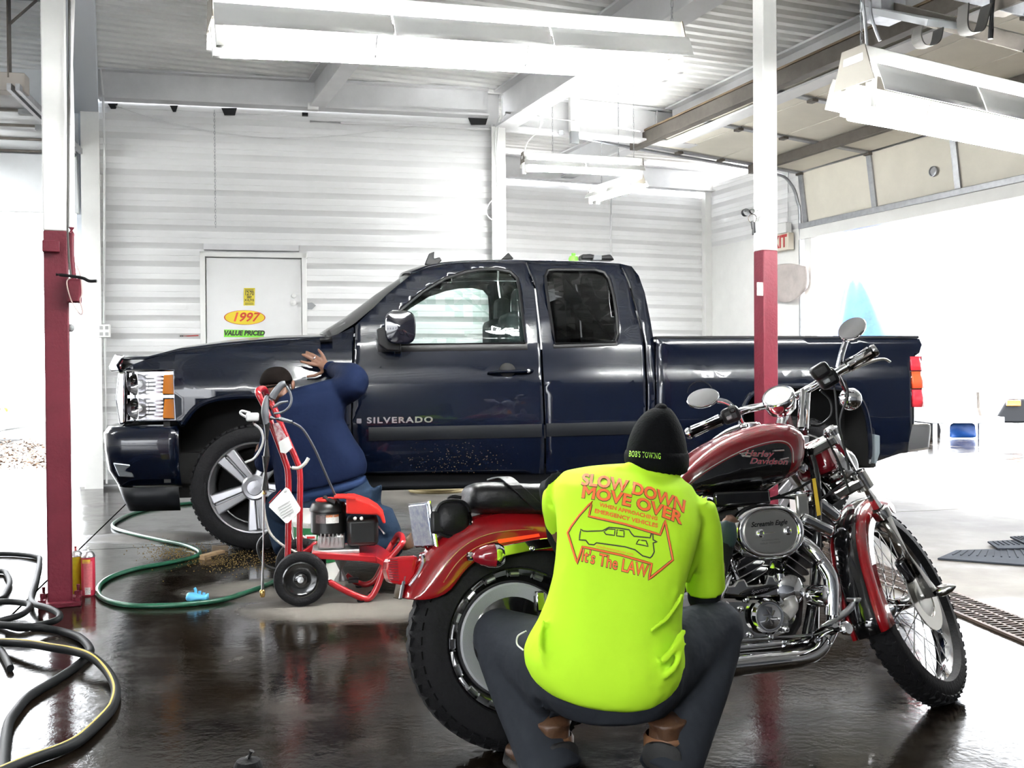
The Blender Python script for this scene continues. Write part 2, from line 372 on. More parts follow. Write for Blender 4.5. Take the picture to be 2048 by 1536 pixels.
# ------------------------------------------------------------------ steel beams and columns
def ibeam(name, a, b, h, w, m, label, cat='beam', parts=None, web=.012, fl=.02):
    a = V(a); b = V(b); r = empty(name, (a+b)/2, label, cat); d, s, u = basis(b-a)
    MB().bar(a-UZ*(h/2), b-UZ*(h/2), web, h-2*fl).build('web', m, r, smooth=False)
    MB().bar(a-UZ*(fl/2), b-UZ*(fl/2), w, fl).build('flange', m, r, smooth=False)
    MB().bar(a-UZ*(h-fl/2), b-UZ*(h-fl/2), w, fl).build('flange', m, r, smooth=False)
    return r
zt = ROOF-.01
e0 = S1.w(.02, -.10, zt); e1 = S1.w(S1.px(985, 500).x-.06, -.10, zt)
ibeam('eave_beam', e0, e1, .29, .16, M_beam, 'long pale steel beam along the top of the ribbed wall behind the truck')
def rafter(px, y0, d, back, L, h, w, label):
    p = at(px, y0, d); p.z = zt
    return ibeam('roof_rafter', p+YD*back, p-YD*L, h, w, M_beam, label, 'beam')
q1 = S1.wp(626, 190)
rafter(626, 190, q1.y, -.1, 10, .30, .15, 'pale roof rafter ending above the white door with the stickers')
rafter(1003, 200, M0.y, -.06, 11, .40, .22, 'deep pale roof rafter landing on the corner column with the hanging wires')
cx = M0+XD*2.33
rafter(1340, 220, (M0+XD*1.98).y, -.06, 12, .40, .2, 'pale roof rafter just above the raised sectional door')
ibeam('cross_beam', V((M0.x, M0.y, zt))+XD*.1, V((M0.x, M0.y, zt))+XD*4.4, .38, .2, M_beam, 'pale cross beam behind the hanging shop lights with a timber block on it')
ibeam('annex_beam', S2.w(-.5, -.12, ROOF-.1), S2.w(S2.px(1416, 500).x, -.12, ROOF-.1), .3, .16, M_beam, 'pale beam along the top of the far annex wall')
rr_ = at(1240, 250, 12.3); rr_.z = zt
ibeam('roof_rafter', rr_+YD*2.0, rr_-YD*.9, .34, .18, M_beam, 'short pale rafter seen above the far hanging shop light')
# left box beam running toward the camera above the left post
pb = S1.w(-.12, -.05, zt-.02)
bx = MB().bar(pb-UZ*.2, pb-YD*9.0-UZ*.2, .26, .42).build('box_beam', mat('blue_grey', (.50, .54, .60), .35), None, smooth=False, bevel=.004)
tag(bx, 'blue-grey box beam running overhead from the corner column to the front', 'beam')
def column(name, p, ax, w, d, z1, m, label):
    r = empty(name, (p[0], p[1], 0), label, 'column'); p = V(p); fr = Frame(p, ax)
    MB().box(fr.w(0, -d/2, z1/2), (w, .014, z1), ax).build('flange', m, r, smooth=False)
    MB().box(fr.w(0, d/2, z1/2), (w, .014, z1), ax).build('flange', m, r, smooth=False)
    MB().box(fr.w(0, 0, z1/2), (.014, d-.02, z1), ax).build('web', m, r, smooth=False)
    return r
c1 = S1.w(S1.px(191, 700).x, -.05, 0)
column('steel_column', c1, S1.x, .17, .2, ROOF-.42, M_white, 'white steel column at the corner left of the ribbed wall')
column('steel_column', M0+V((.04, -.03, 0)), S1.x, .15, .17, ROOF-.4, M_white, 'white steel column with looped wires where the ribbed wall ends')
c3 = C2+V((-.03, -.05, 0)); 
MB().box(V((c3.x, c3.y, 1.9)), (.11, .11, 3.8), XD).build('trim_1', M_white, None, smooth=False, bevel=.004); tag(bpy.data.objects['trim_1'], kind='structure')
# drip strip under the eave beam
# ------------------------------------------------------------------ hanging fluorescent fixtures
def fixture(a, b, w, label, tubes=2, sag=.10, chain=True, name='shop_light', ztop=None, hangers=(.06, .94), slots=4):
    """a,b: ends at housing level. Reflector hood flares below the housing."""
    a = V(a); b = V(b); d = (b-a).normalized(); s = d.cross(UZ).normalized(); r = empty(name, (a+b)/2, label, 'light fixture', 'hanging fluorescent fixtures'); L = (b-a).length
    MB().bar(a+UZ*.03, b+UZ*.03, w*.34, .07).build('housing', M_white, r, smooth=False, bevel=.004)
    wings = [[(sg*.5, -sag), (sg*.47, -sag*.80), (sg*.41, -sag*.45), (sg*.36, -sag*.22)] for sg in (-1, 1)]
    # hood with light slots between the sheets
    seg = max(2, int(L/.6)); hood = MB()
    for i in range(seg):
        p = a+d*(L*i/seg+.004); q = a+d*(L*(i+1)/seg-.004)
        for prof in wings:
            MB().grid([[p+s*(x*w)+UZ*z for x, z in prof], [q+s*(x*w)+UZ*z for x, z in prof]]).build('reflector_sheet', M_white, r, solid=.003, angle=60)
    for e, sg in ((a, 1), (b, -1)):
        MB().prism([e+s*(x*w)+UZ*z for x, z in [(-.34, -sag*.62), (-.19, .065), (.19, .065), (.34, -sag*.62)]], d*(.006*sg)).build('end_plate', mat('end_tan', (.20, .18, .15), .6), r, smooth=False)
    for i in range(tubes):
        x = (i-(tubes-1)/2)*w*(.42 if tubes == 2 else .3)
        MB().tube([a+d*.05+s*x-UZ*sag*1.3, b-d*.05+s*x-UZ*sag*1.3], .019, 10).build('tube', M_tube, r)
        for e in (a+d*.03, b-d*.03):
            MB().box(e+s*x-UZ*sag*.85, (.03, .035, .15), d).build('lamp_holder', M_white, r, smooth=False)
    if chain:
        for t in hangers:
            p = a+d*(L*t)+UZ*.06; zt_ = ztop if ztop else ROOF; n = int((zt_-p.z)/.045); ch = MB()
            for k in range(n):
                c = p+UZ*(.045*k+.02); ax = s if k % 2 else d
                ch.tube([c+ax*(  .006*math.cos(t_*math.tau/8))+UZ*(.026*math.sin(t_*math.tau/8)) for t_ in range(8)], .0022, 5, closed=True)
            ch.build('chain', M_galv, r)
    return r
# big fixture across the top
fa = at(418, 10, 4.05); fb = at(1352, 78, 4.87); zz = (fa.z+fb.z)/2
fixture(fa, fb, .33, 'long two-tube shop light hanging over the truck hood, yellowed along its rim', sag=.13, hangers=(.03, .99))
fc = at(1706, 126, 4.4); fd_ = fc+(fb-fa).normalized()*2.44; fd_.z = at(2048, 205, (fc+(fb-fa).normalized()*.78).y).z; 
fd_ = fc+(at(2048, 205, 4.85)-fc).normalized()*2.44
fixture(fc, fd_, .36, 'two-tube shop light hanging below the raised sectional door, cut by the frame', sag=.16, hangers=(.02, .93))
fe = at(1044, 318, 9.6); ff = at(1284, 331, 9.9)
fixture(fe, ff, .20, 'short shop light hanging level above the truck cab roof', sag=.07, hangers=(.25, .8))
fg = at(1187, 385, 11.6); fh = at(1278, 358, 10.2)
fixture(fg, fh, .22, 'short shop light hanging crosswise above the truck cab roof', sag=.07, hangers=(.2, .9))
# extra fixtures out of view, added to brighten the rear wall and the shirt
for (x, y), lab in (((-6.0, 8.2), 'unseen shop light added in the neighbouring bay to brighten the rear wall'), ((-5.6, 4.4), 'unseen shop light added at the front of the neighbouring bay as wall light'), ((-.8, -1.6), 'unseen shop light added behind the camera for frontal light')):
    p = V((x, y, 2.85)); fixture(p-XD*1.2, p+XD*1.2, .36, lab, sag=.15, hangers=(), tubes=2)
# ------------------------------------------------------------------ pickup truck
tA = ground(508, 1104); tB = ground(1605, 1068)
TF = Frame((tA.x, tA.y, 0), tB-tA)
TW = 1.98
def interp(tab, x):
    if x <= tab[0][0]: return tab[0][1]
    for (a, b), (c, d) in zip(tab, tab[1:]):
        if x <= c:
            t = (x-a)/(c-a); t = t*t*(3-2*t)*.35+t*.65; return b+(d-b)*t
    return tab[-1][1]
OFF_CAB = [(.2, .12), (.45, .05), (.6, .014), (.78, 0), (.95, .004), (1.06, .012), (1.12, .03), (1.27, .05), (1.4, .085), (1.6, .155), (1.75, .215), (1.84, .27), (1.95, .42)]
OFF_BED = [(.2, .12), (.45, .05), (.6, .014), (.78, 0), (.95, .004), (1.06, .012), (1.12, .03), (1.22, .04), (1.30, .035), (1.36, .06)]
OFF_FEN = [(.2, .12), (.45, .05), (.6, .014), (.78, 0), (.95, .002), (1.06, .01), (1.12, .03), (1.22, .055), (1.30, .11), (1.4, .2)]
def tk(px, py, tab):
    w = 0.
    for _ in range(6):
        p = TF.px(px, py, w); w = interp(tab, p.z)
    return (p.x, p.z)
def tks(pts, tab): return [tk(x, y, tab) for x, y in pts]
M_blue = mat('navy_paint', (.0012, .0028, .0090), .2, metal=.0, coat=.45, spec=.35)
M_trimk = mat('truck_trim', (.009, .010, .012), .4, spec=.2)
M_wellk = mat('wheel_well', (.006, .006, .006), .8)
G_clear = glassmat('glass_clear', (.72, .83, .80)); G_dark = glassmat('glass_dark', (.10, .105, .11)); G_lens = glassmat('glass_lens', (.96, .96, .96))
M_amber = mat('amber_lens', (.55, .17, .004), .15, coat=1.)
M_redlens = mat('red_lens', (.75, .03, .05), .12, coat=1., emit=(.8, .03, .06), estr=.0)
M_alloy = mat('alloy', (.42, .42, .44), .32, metal=.9, var=.1)
truck = empty('pickup_truck', TF.w(1.8, TW/2, 0), 'dark navy extended-cab pickup truck parked side-on in the bay', 'truck')
def side(name, outer, holes, tab, m, mirror=True, parent=truck, du=.06, dz=.045, lift=0., thick=.012):
    me = panel2d(outer, holes, lambda u, z: TF.w(u, interp(tab, z)-lift, z), du, dz)
    o = link(name, me, m, parent, smooth=True, angle=0)
    md = o.modifiers.new('s', 'SOLIDIFY'); md.thickness = thick; md.offset = 0
    if mirror:
        me2 = panel2d(outer, holes, lambda u, z: TF.w(u, TW-interp(tab, z)+lift, z), du, dz)
        o2 = link(name, me2, m, parent, smooth=True, angle=0); md = o2.modifiers.new('s', 'SOLIDIFY'); md.thickness = thick; md.offset = 0
    return o
arch_f = [(363, 852), (372, 838), (392, 815), (418, 802), (452, 795), (508, 792), (560, 797), (600, 811), (628, 838), (642, 880), (646, 948)]
fen = tks([(706, 948), (702, 846), (703, 744), (707, 690), (707, 655), (680, 668), (649, 678), (546, 683), (444, 692), (356, 704), (291, 720), (262, 731), (249, 739), (348, 741), (352, 842)]+arch_f, OFF_FEN)
side('fender', fen, [], OFF_FEN, M_blue)
win_f = tks([(784, 690), (1050, 686), (1046, 640), (1040, 585), (1034, 556), (1020, 543), (993, 538), (960, 539), (930, 544), (890, 557), (846, 583), (803, 618), (776, 650), (762, 676)], OFF_CAB)
fd = tks([(709, 948), (705, 846), (706, 744), (710, 690), (710, 653), (773, 590), (826, 547), (856, 535), (890, 529), (930, 526), (1000, 524), (1050, 525), (1060, 553), (1068, 577), (1080, 685), (1084, 773), (1088, 948)], OFF_CAB)
door = side('front_door', fd, [win_f], OFF_CAB, M_blue)
win_r = tks([(1110, 688), (1230, 684), (1236, 668), (1233, 630), (1227, 590), (1218, 558), (1208, 545), (1190, 540), (1110, 539), (1096, 541), (1090, 552), (1093, 583), (1104, 655)], OFF_CAB)
rd = tks([(1092, 948), (1088, 773), (1084, 685), (1072, 577), (1064, 553), (1054, 525), (1150, 526), (1238, 530), (1256, 566), (1276, 644), (1287, 690), (1291, 817), (1292, 948)], OFF_CAB)
rdoor = side('rear_door', rd, [win_r], OFF_CAB, M_blue)
cc = tks([(1296, 948), (1295, 817), (1291, 690), (1280, 644), (1260, 566), (1242, 530), (1262, 534), (1276, 552), (1288, 586), (1299, 640), (1307, 690), (1309, 800), (1309, 948)], OFF_CAB)
side('cab_corner', cc, [], OFF_CAB, M_blue)
side('window_glass', win_f, [], OFF_CAB, G_clear, lift=-.012, parent=door, thick=.0, mirror=False)
side('window_glass', win_r, [], OFF_CAB, G_dark, lift=-.012, parent=rdoor, thick=.0, mirror=False)
side('far_window_glass', win_f, [], OFF_CAB, G_clear, lift=-.012, thick=.0, mirror=True) if False else None
# black window surrounds
def loop_tube(pts, tab, r, lift=.004, far=False):
    return [TF.w(u, (TW-interp(tab, z)+lift) if far else interp(tab, z)-lift, z) for u, z in pts]
MB().tube(loop_tube(win_f, OFF_CAB, 0), .011, 6, closed=True).build('window_seal', M_black, door)
MB().tube(loop_tube(win_r, OFF_CAB, 0), .011, 6, closed=True).build('window_seal', M_black, rdoor)
def belt(px0, px1, y0, y1, h, m, name, parent, tab=OFF_CAB, t=.02, lift=.01):
    a = tk(px0, y0, tab); b = tk(px1, y1, tab); n = 14; rows = []
    for i in range(n+1):
        u = lerp(a[0], b[0], i/n); z = lerp(a[1], b[1], i/n)
        rows.append([TF.w(u, interp(tab, zz)-l, zz) for zz, l in ((z, .0), (z, lift*.7), (z-h*.25, lift), (z-h*.75, lift), (z-h, lift*.6), (z-h, 0.))])
    return MB().grid(rows).build(name, m, parent)
belt(756, 1054, 689, 685, .05, M_black, 'belt_moulding', door)
belt(1106, 1234, 688, 683, .03, M_black, 'belt_moulding', rdoor)
belt(737, 1083, 855, 848, .085, M_trimk, 'side_moulding', door, lift=.018)
belt(1092, 1291, 847, 842, .085, M_trimk, 'side_moulding', rdoor, lift=.018)
# strips spanning the width
def strip(name, pts, m, tab, crown=.05, n=16, parent=truck, we=None, thick=.012):
    rows = []
    for k, q in enumerate(pts):
        u, z = tk(q[0], q[1], tab); cr = q[2] if len(q) > 2 else crown; w0 = (q[3] if len(q) > 3 else interp(tab, z)); bow = q[4] if len(q) > 4 else 0.
        row = []
        for i in range(n+1):
            t = -1+2*i/n; w = TW/2+t*(TW/2-w0); e = 1-abs(t)**2.6; row.append(TF.w(u-bow*e, w, z+cr*e))
        rows.append(row)
    return MB().grid(rows).build(name, m, parent, angle=0, solid=thick)
strip('hood', [(232, 744, .0, .14, .03), (227, 730, .01, .13, .03), (238, 717, .03, .12, .02), (252, 718, .035), (291, 717, .04), (356, 701, .045), (444, 690, .05), (546, 681, .05), (649, 676, .04)], M_blue, OFF_FEN)
strip('windshield', [(660, 676, .06, .22, .10), (710, 644, .06, .23, .09), (773, 592, .05, .25, .08), (829, 549, .045, .29, .06)], G_clear, OFF_CAB, thick=0)
strip('roof', [(826, 545, .045, .30, .06), (856, 533, .045, .30, .04), (890, 527, .045), (930, 524, .045), (1000, 522, .045), (1100, 523, .045), (1200, 526, .04), (1240, 529, .035), (1262, 534, .02), (1276, 552, .0), (1288, 586, 0.)], M_blue, OFF_CAB)
strip('cab_back', [(1288, 586, 0.), (1299, 640, 0.), (1307, 690, 0.), (1308, 800, 0.)], M_blue, OFF_CAB)
strip('cowl', [(640, 680, .01), (664, 678, .01)], M_black, OFF_CAB, thick=.03)
for k in range(2):
    a = TF.w(tk(646, 675, OFF_FEN)[0]+.05, .45+k*.55, 1.335); MB().tube([a, a+TF.y*.3+UZ*.03-TF.x*.02, a+TF.y*.62+UZ*.04+TF.x*.06], .008, 6, smooth=4).build('wiper', M_black, truck)
# bed
arch_r = [(1742, 926), (1740, 880), (1733, 830), (1718, 796), (1695, 780), (1650, 773), (1590, 772), (1535, 775), (1505, 787), (1488, 812), (1478, 850), (1474, 900), (1473, 936)]
bed = tks([(1313, 945), (1313, 800), (1312, 674), (1500, 674), (1700, 676), (1838, 678), (1843, 690), (1838, 706), (1824, 716), (1822, 760), (1823, 816), (1824, 850), (1812, 902)]+arch_r, OFF_BED)
bs = side('bed_side', bed, [], OFF_BED, M_blue)
u0, _ = tk(1312, 700, OFF_BED); u1, zr = tk(1838, 678, OFF_BED); zrail = tk(1320, 674, OFF_BED)[1]
for w0 in (.0, TW-.12):
    MB().box(TF.w((u0+u1)/2, w0+.06+.03*(1 if w0 == 0 else -1), (zrail+zr)/2+.004), (u1-u0, .1, .02), TF.x, (TF.z+TF.x*((zr-zrail)/(u0-u1)*0))).build('rail_cap', M_black, truck, bevel=.006)
MB().box(TF.w(u0+.03, TW/2, .98), (.04, TW-.16, .66), TF.x).build('bed_front', M_blue, truck)
MB().box(TF.w(u1-.02, TW/2, .98), (.06, TW-.22, .66), TF.x).build('tailgate', M_blue, truck, bevel=.015)
MB().box(TF.w((u0+u1)/2, TW/2, .72), (u1-u0, TW-1.0, .05), TF.x).build('bed_floor', M_trimk, truck)
fl = TF.w(*[(lambda a: (a[0], interp(OFF_BED, a[1])-.002, a[1]))(tk(1400, 790, OFF_BED))][0])
MB().tube([fl+TF.x*(.092*math.cos(t))+UZ*(.092*math.sin(t)) for t in [i*math.tau/28 for i in range(28)]], .0035, 5, closed=True).build('fuel_door_seam', M_black, truck)
def flare(pts, tab, name):
    MB().tube([TF.w(u, interp(tab, z)-.004, z) for u, z in tks(pts, tab)], .018, 8, smooth=3).build(name, M_blue, truck)
flare(arch_r, OFF_BED, 'arch_lip'); flare(arch_f, OFF_FEN, 'arch_lip')
g = tks([(1741, 868), (1752, 870), (1752, 905), (1745, 926), (1741, 926)], OFF_BED)
MB().prism([TF.w(u, interp(OFF_BED, z)-.005, z) for u, z in g], TF.y*-.05).build('mud_guard', mat('mudguard', (.16, .19, .21), .5), truck, smooth=False, bevel=.006)
# tail lamp (wraps the corner) and rear bumper
tl = empty('tail_lamp', TF.w(u1, .05, 1.1)); tl.parent = truck; tl.matrix_parent_inverse = root_m(truck).inverted()
zz = [tk(1838, y, OFF_BED)[1] for y in (712, 742, 778, 815)]; ua = tk(1823, 760, OFF_BED)[0]; ub = tk(1853, 760, OFF_BED)[0]
for k in range(3):
    rows = []
    for z in (zz[k]-.004, (zz[k]+zz[k+1])/2, zz[k+1]+.004):
        w = interp(OFF_BED, z); rows.append([TF.w(ua, w+.002, z), TF.w(ua+.01, w-.006, z), TF.w(lerp(ua, ub, .55), w-.002, z), TF.w(ub-.02, w+.015, z), TF.w(ub, w+.05, z), TF.w(ub, w+.14, z)])
    MB().grid(rows).build('lamp_lens', M_redlens if k != 1 else mat('red_orange', (.85, .10, .03), .12, coat=1.), tl, solid=.01)
MB().box(TF.w(ub-.06, .15, (zz[0]+zz[3])/2), (.1, .2, zz[0]-zz[3]), TF.x).build('lamp_housing', M_blue, tl)
bp_ = tks([(1818, 850), (1873, 848), (1873, 862), (1866, 900), (1822, 906), (1815, 900)], OFF_BED)
MB().prism([TF.w(u, .06, z) for u, z in bp_], TF.y*(TW-.12)).build('rear_bumper', mat('bumper_chrome', (.8, .8, .82), .12, metal=1.), truck, smooth=False, bevel=.02)
MB().prism([TF.w(u-.02, .05, z) for u, z in tks([(1812, 846), (1834, 846), (1826, 906), (1806, 908)], OFF_BED)], TF.y*.12).build('bumper_end', M_trimk, truck, smooth=False, bevel=.01)
# front bumper swept round the corner
bu = lambda x: tk(x, 900, OFF_FEN)[0]
path = [(bu(358), .0), (bu(300), .002), (bu(252), .006), (bu(222), .03), (bu(207), .08), (bu(199), .16), (bu(191), .30), (bu(184), .5), (bu(178), TW/2)]
path = path+[(u, TW-w) for u, w in path[-2::-1]]
prof = [(tk(300, 853, OFF_FEN)[1], .10), (tk(300, 856, OFF_FEN)[1], .02), (tk(300, 868, OFF_FEN)[1], -.006), (tk(300, 900, OFF_FEN)[1], 0.), (tk(300, 940, OFF_FEN)[1], .02), (tk(300, 968, OFF_FEN)[1], .07), (tk(300, 977, OFF_FEN)[1], .12)]
def sweep(path, prof, name, m, smooth=3, parent=truck, thick=.01):
    P = smooth_path([TF.w(u, w, 0) for u, w in path], smooth); rows = []
    for i, p in enumerate(P):
        d = (P[min(i+1, len(P)-1)]-P[max(i-1, 0)]).normalized(); nrm = UZ.cross(d)*-1
        if (TF.w(1.5, TW/2, 0)-p).dot(nrm) < 0: nrm = -nrm
        rows.append([p+nrm*o+UZ*z for z, o in prof])
    return MB().grid(rows).build(name, m, parent, angle=0, solid=thick)
fb_ = sweep(path, prof, 'front_bumper', M_blue)
zf = lambda y: tk(300, y, OFF_FEN)[1]
sweep([(bu(355), .03)]+[(u+.07, w+.03 if w < .9 else w) for u, w in path[2:-2] if w < TW-.2]+[(bu(355), TW-.03)], [(zf(974), .0), (zf(1000), .03), (zf(1021), .06)], 'air_dam', M_trimk)
MB().prism([TF.w(u, interp(OFF_FEN, z)+.02, z) for u, z in tks([(226, 925), (262, 929), (268, 955), (238, 953)], OFF_FEN)], TF.y*-.03).build('fog_lamp', mat('fog', (.5, .55, .6), .1, metal=.8), fb_, smooth=False, bevel=.006)
MB().prism([TF.wp(x, y, .10) for x, y in [(236, 745), (250, 744), (250, 848), (238, 850), (230, 800)]], TF.y*(TW-.2)).build('grille', M_chrome, truck, smooth=False, bevel=.012)
MB().box(TF.w(bu(222), TW/2, (zf(760)+zf(830))/2), (.06, TW-.7, zf(760)-zf(830)), TF.x).build('grille_bar', M_chrome, truck, bevel=.015)
MB().prism([TF.wp(x, y, .16) for x, y in [(217, 734), (230, 708), (248, 711), (242, 742), (221, 743)]], TF.y*(TW-.32)).build('hood_lip_glint', M_chrome, truck, smooth=False, bevel=.008)  # chrome piece standing in for skylight caught on the hood's leading edge
# headlamps
hl = empty('headlamp', TF.w(bu(300), .05, 1.0)); hl.parent = truck; hl.matrix_parent_inverse = root_m(truck).inverted()
hp = lambda x, y, w: TF.w(tk(x, y, OFF_FEN)[0], w+(.04 if x < 262 else 0), tk(x, y, OFF_FEN)[1])
M_refl = mat('reflector', (.42, .42, .44), .12, metal=1.)
MB().prism([hp(x, y, .10) for x, y in ((250, 744), (348, 741), (350, 841), (249, 843))], TF.y*.05).build('housing', mat('lamp_back', (.55, .55, .58), .2, metal=.9), hl, smooth=False)
for cy in (769, 818):
    c = hp(272, cy, .11); MB().lathe([(.066, -.06), (.062, -.045), (.048, -.02), (.03, -.004), (.001, .002)], c, TF.y, 20).build('reflector_bowl', M_refl, hl)
    MB().lathe([(.001, -.05), (.022, -.045), (.026, -.02), (.02, .0)], c, TF.y, 14).build('bulb', mat('bulb', (.95, .95, .97), .05, metal=.6), hl)
    c2 = hp(304, cy, .075)
    for k in range(5): MB().box(c2+UZ*((k-2)*.024), (.09, .03, .013), TF.x).build('louvre', M_refl, hl, smooth=False)
    MB().prism([hp(x, y, .045) for x, y in ((326, cy-19), (345, cy-20), (346, cy+20), (322, cy+19))], TF.y*.03).build('amber_lens', M_amber, hl, smooth=False, bevel=.004)
MB().prism([hp(x, y, .03) for x, y in ((250, 791), (348, 790), (348, 796), (250, 797))], TF.y*.06).build('divider', M_refl, hl, smooth=False)
MB().tube([hp(x, y, .035) for x, y in ((250, 744), (348, 741), (350, 841), (249, 843))], .008, 6, closed=True).build('bezel', M_chrome, hl)
MB().grid([[hp(x, y, .034+(.03 if x < 260 else 0)) for x in (251, 275, 310, 348)] for y in (743, 792, 841)]).build('lens', G_lens, hl)
# mirror
mr = empty('door_mirror', TF.w(tk(800, 670, OFF_CAB)[0], -.1, 1.35)); mr.parent = truck; mr.matrix_parent_inverse = root_m(truck).inverted()
mw = -.17
mp = lambda x, y, w=mw: TF.wp(x, y, w)
cen = mp(800, 655); rad_u = (mp(838, 655)-mp(775, 655)).length/2; rad_z = (mp(800, 622)-mp(800, 690)).length/2
mesh = MB(); rows = []
for i in range(9):
    t = -1+i/4; k = (1-abs(t)**3)**.5 if abs(t) < 1 else .02
    w = cen+TF.y*(t*.09); rows.append([w+TF.x*(rad_u*k**.4*math.copysign(abs(math.cos(a))**.6, math.cos(a)))+UZ*(rad_z*k**.4*math.copysign(abs(math.sin(a))**.6, math.sin(a))) for a in [q*math.tau/24 for q in range(24)]])
MB().rings(rows).build('mirror_cap', mat('mirror_black', (.008, .008, .012), .1, coat=1.), mr)
MB().prism([TF.wp(x, y, -.02) for x, y in ((752, 660), (766, 655), (800, 690), (800, 704), (772, 702), (756, 690))], TF.y*-.12).build('mirror_foot', M_black, mr, smooth=False, bevel=.01)
MB().bar(mp(795, 680, -.08), mp(796, 704, -.02), .04, .05).build('mirror_arm', M_black, mr, smooth=False, bevel=.006)
# handle, badge, fin
hd = empty('door_handle', TF.w(tk(1025, 742, OFF_CAB)[0], 0, 1.1)); hd.parent = door; hd.matrix_parent_inverse = root_m(door).inverted()
hw = interp(OFF_CAB, 1.1)
hx = lambda x, y, w: TF.wp(x, y, w)
MB().ball(hx(1014, 744, hw+.012), (.062, .03, .062), 16, 10, TF.x).build('handle_cup', M_wellk, door)
MB().tube([hx(978, 746, hw-.01), hx(990, 744, hw-.032), hx(1025, 743, hw-.038), hx(1055, 742, hw-.032), hx(1064, 742, hw-.012)], .016, 10, smooth=4, flat=.7).build('handle', M_blue, door)
MB().ball(hx(1057, 742, hw-.042), (.013, .006, .013), 10, 6, TF.x).build('key_lock', M_steel, door)
M_badge = mat('badge_silver', (.75, .75, .77), .2, metal=.9)
bz = tk(800, 840, OFF_CAB)
text_on('lettering', 'SILVERADO', M_badge, door, TF.wp(800, 840.5, interp(OFF_CAB, .8)-.004), (TF.wp(868, 840, 0)-TF.wp(732, 842, 0)), UZ, .052, bold=.0015, thick=.005, wx=1.36, space=1.2)
MB().box(TF.wp(718, 842, -.004), (.030, .006, .030), TF.x).build('emblem', M_badge, door, smooth=False)
fn = lambda x, y, w=.55: TF.wp(x, y, w)
MB().prism([fn(x, y) for x, y in ((849, 529), (858, 507), (869, 503), (868, 517), (880, 514), (884, 521), (872, 530))], TF.y*.03).build('antenna_fin', M_black, truck, smooth=False, bevel=.006)
# rocker, underside, wells, interior
MB().box(TF.w((bu(640)+bu(1480))/2, TW/2, .415), (bu(1480)-bu(640), TW-.2, .13), TF.x).build('rocker', M_trimk, truck, bevel=.03)
MB().box(TF.w((bu(300)+bu(1800))/2, TW/2, .50), (bu(1800)-bu(300), TW-.75, .2), TF.x).build('chassis', M_wellk, truck)
for x in (508, 1605):
    c = bu(x); MB().box(TF.w(c, TW/2, .78), (1.02, TW-.14, .62), TF.x).build('inner_well', M_wellk, truck) if False else None
    for w0, w1 in ((.42, .46), (TW-.46, TW-.42)):
        MB().box(TF.w(c, (w0+w1)/2, .68), (1.06, .04, .76), TF.x).build('inner_well', M_wellk, truck, smooth=False)
    for w0 in (.24, TW-.24):
        MB().box(TF.w(c, w0, 1.06), (1.1, .36, .04), TF.x).build('well_roof', M_wellk, truck, smooth=False)
        for s_ in (-1, 1): MB().box(TF.w(c+s_*.53, w0, .75), (.04, .38, .62), TF.x).build('well_side', M_wellk, truck, smooth=False)
MB().box(TF.w((bu(725)+bu(1290))/2, TW/2, .62), (bu(1290)-bu(725), TW-.3, .1), TF.x).build('cabin_floor', M_black, truck)
M_seat = mat('seat_cloth', (.045, .045, .05), .8)
for w0 in (.52, TW-.52):
    st = empty('seat', TF.w(bu(985), w0, .7)); st.parent = truck; st.matrix_parent_inverse = root_m(truck).inverted()
    b = TF.w(bu(1000), w0, 0)
    MB().box(b+UZ*.86-TF.x*.12, (.5, .5, .16), TF.x).build('cushion', M_seat, st, bevel=.05)
    MB().box(b+UZ*1.22+TF.x*.17, (.16, .48, .62), TF.x, UZ+TF.x*.22).build('seat_back', M_seat, st, bevel=.05)
    MB().box(b+UZ*1.60+TF.x*.22, (.1, .28, .2), TF.x, UZ+TF.x*.15).build('head_rest', M_seat, st, bevel=.04)
MB().box(TF.w(bu(735), TW/2, 1.12), (.3, TW-.3, .3), TF.x).build('dashboard', M_black, truck, bevel=.06)
sw = TF.w(bu(812), .52, 1.2); swa = (TF.x*.9+UZ*.45).normalized(); _, sa, sb = basis(swa)
MB().tube([sw+sa*(.19*math.cos(t))+sb*(.19*math.sin(t)) for t in [i*math.tau/24 for i in range(24)]], .015, 8, closed=True).build('steering_wheel', M_black, truck)
MB().box(TF.w(bu(1290), TW/2, 1.1), (.06, TW-.3, .6), TF.x).build('rear_trim', M_seat, truck)
MB().bar(TF.wp(1108, 545, .35), TF.wp(1215, 690, .12), .05, .09).build('seat_belt', M_black, truck, smooth=False)
MB().box(TF.w(bu(1190), TW/2+.3, 1.3), (.03, .9, .75), TF.x).build('rear_partition', M_seat, truck, smooth=False)
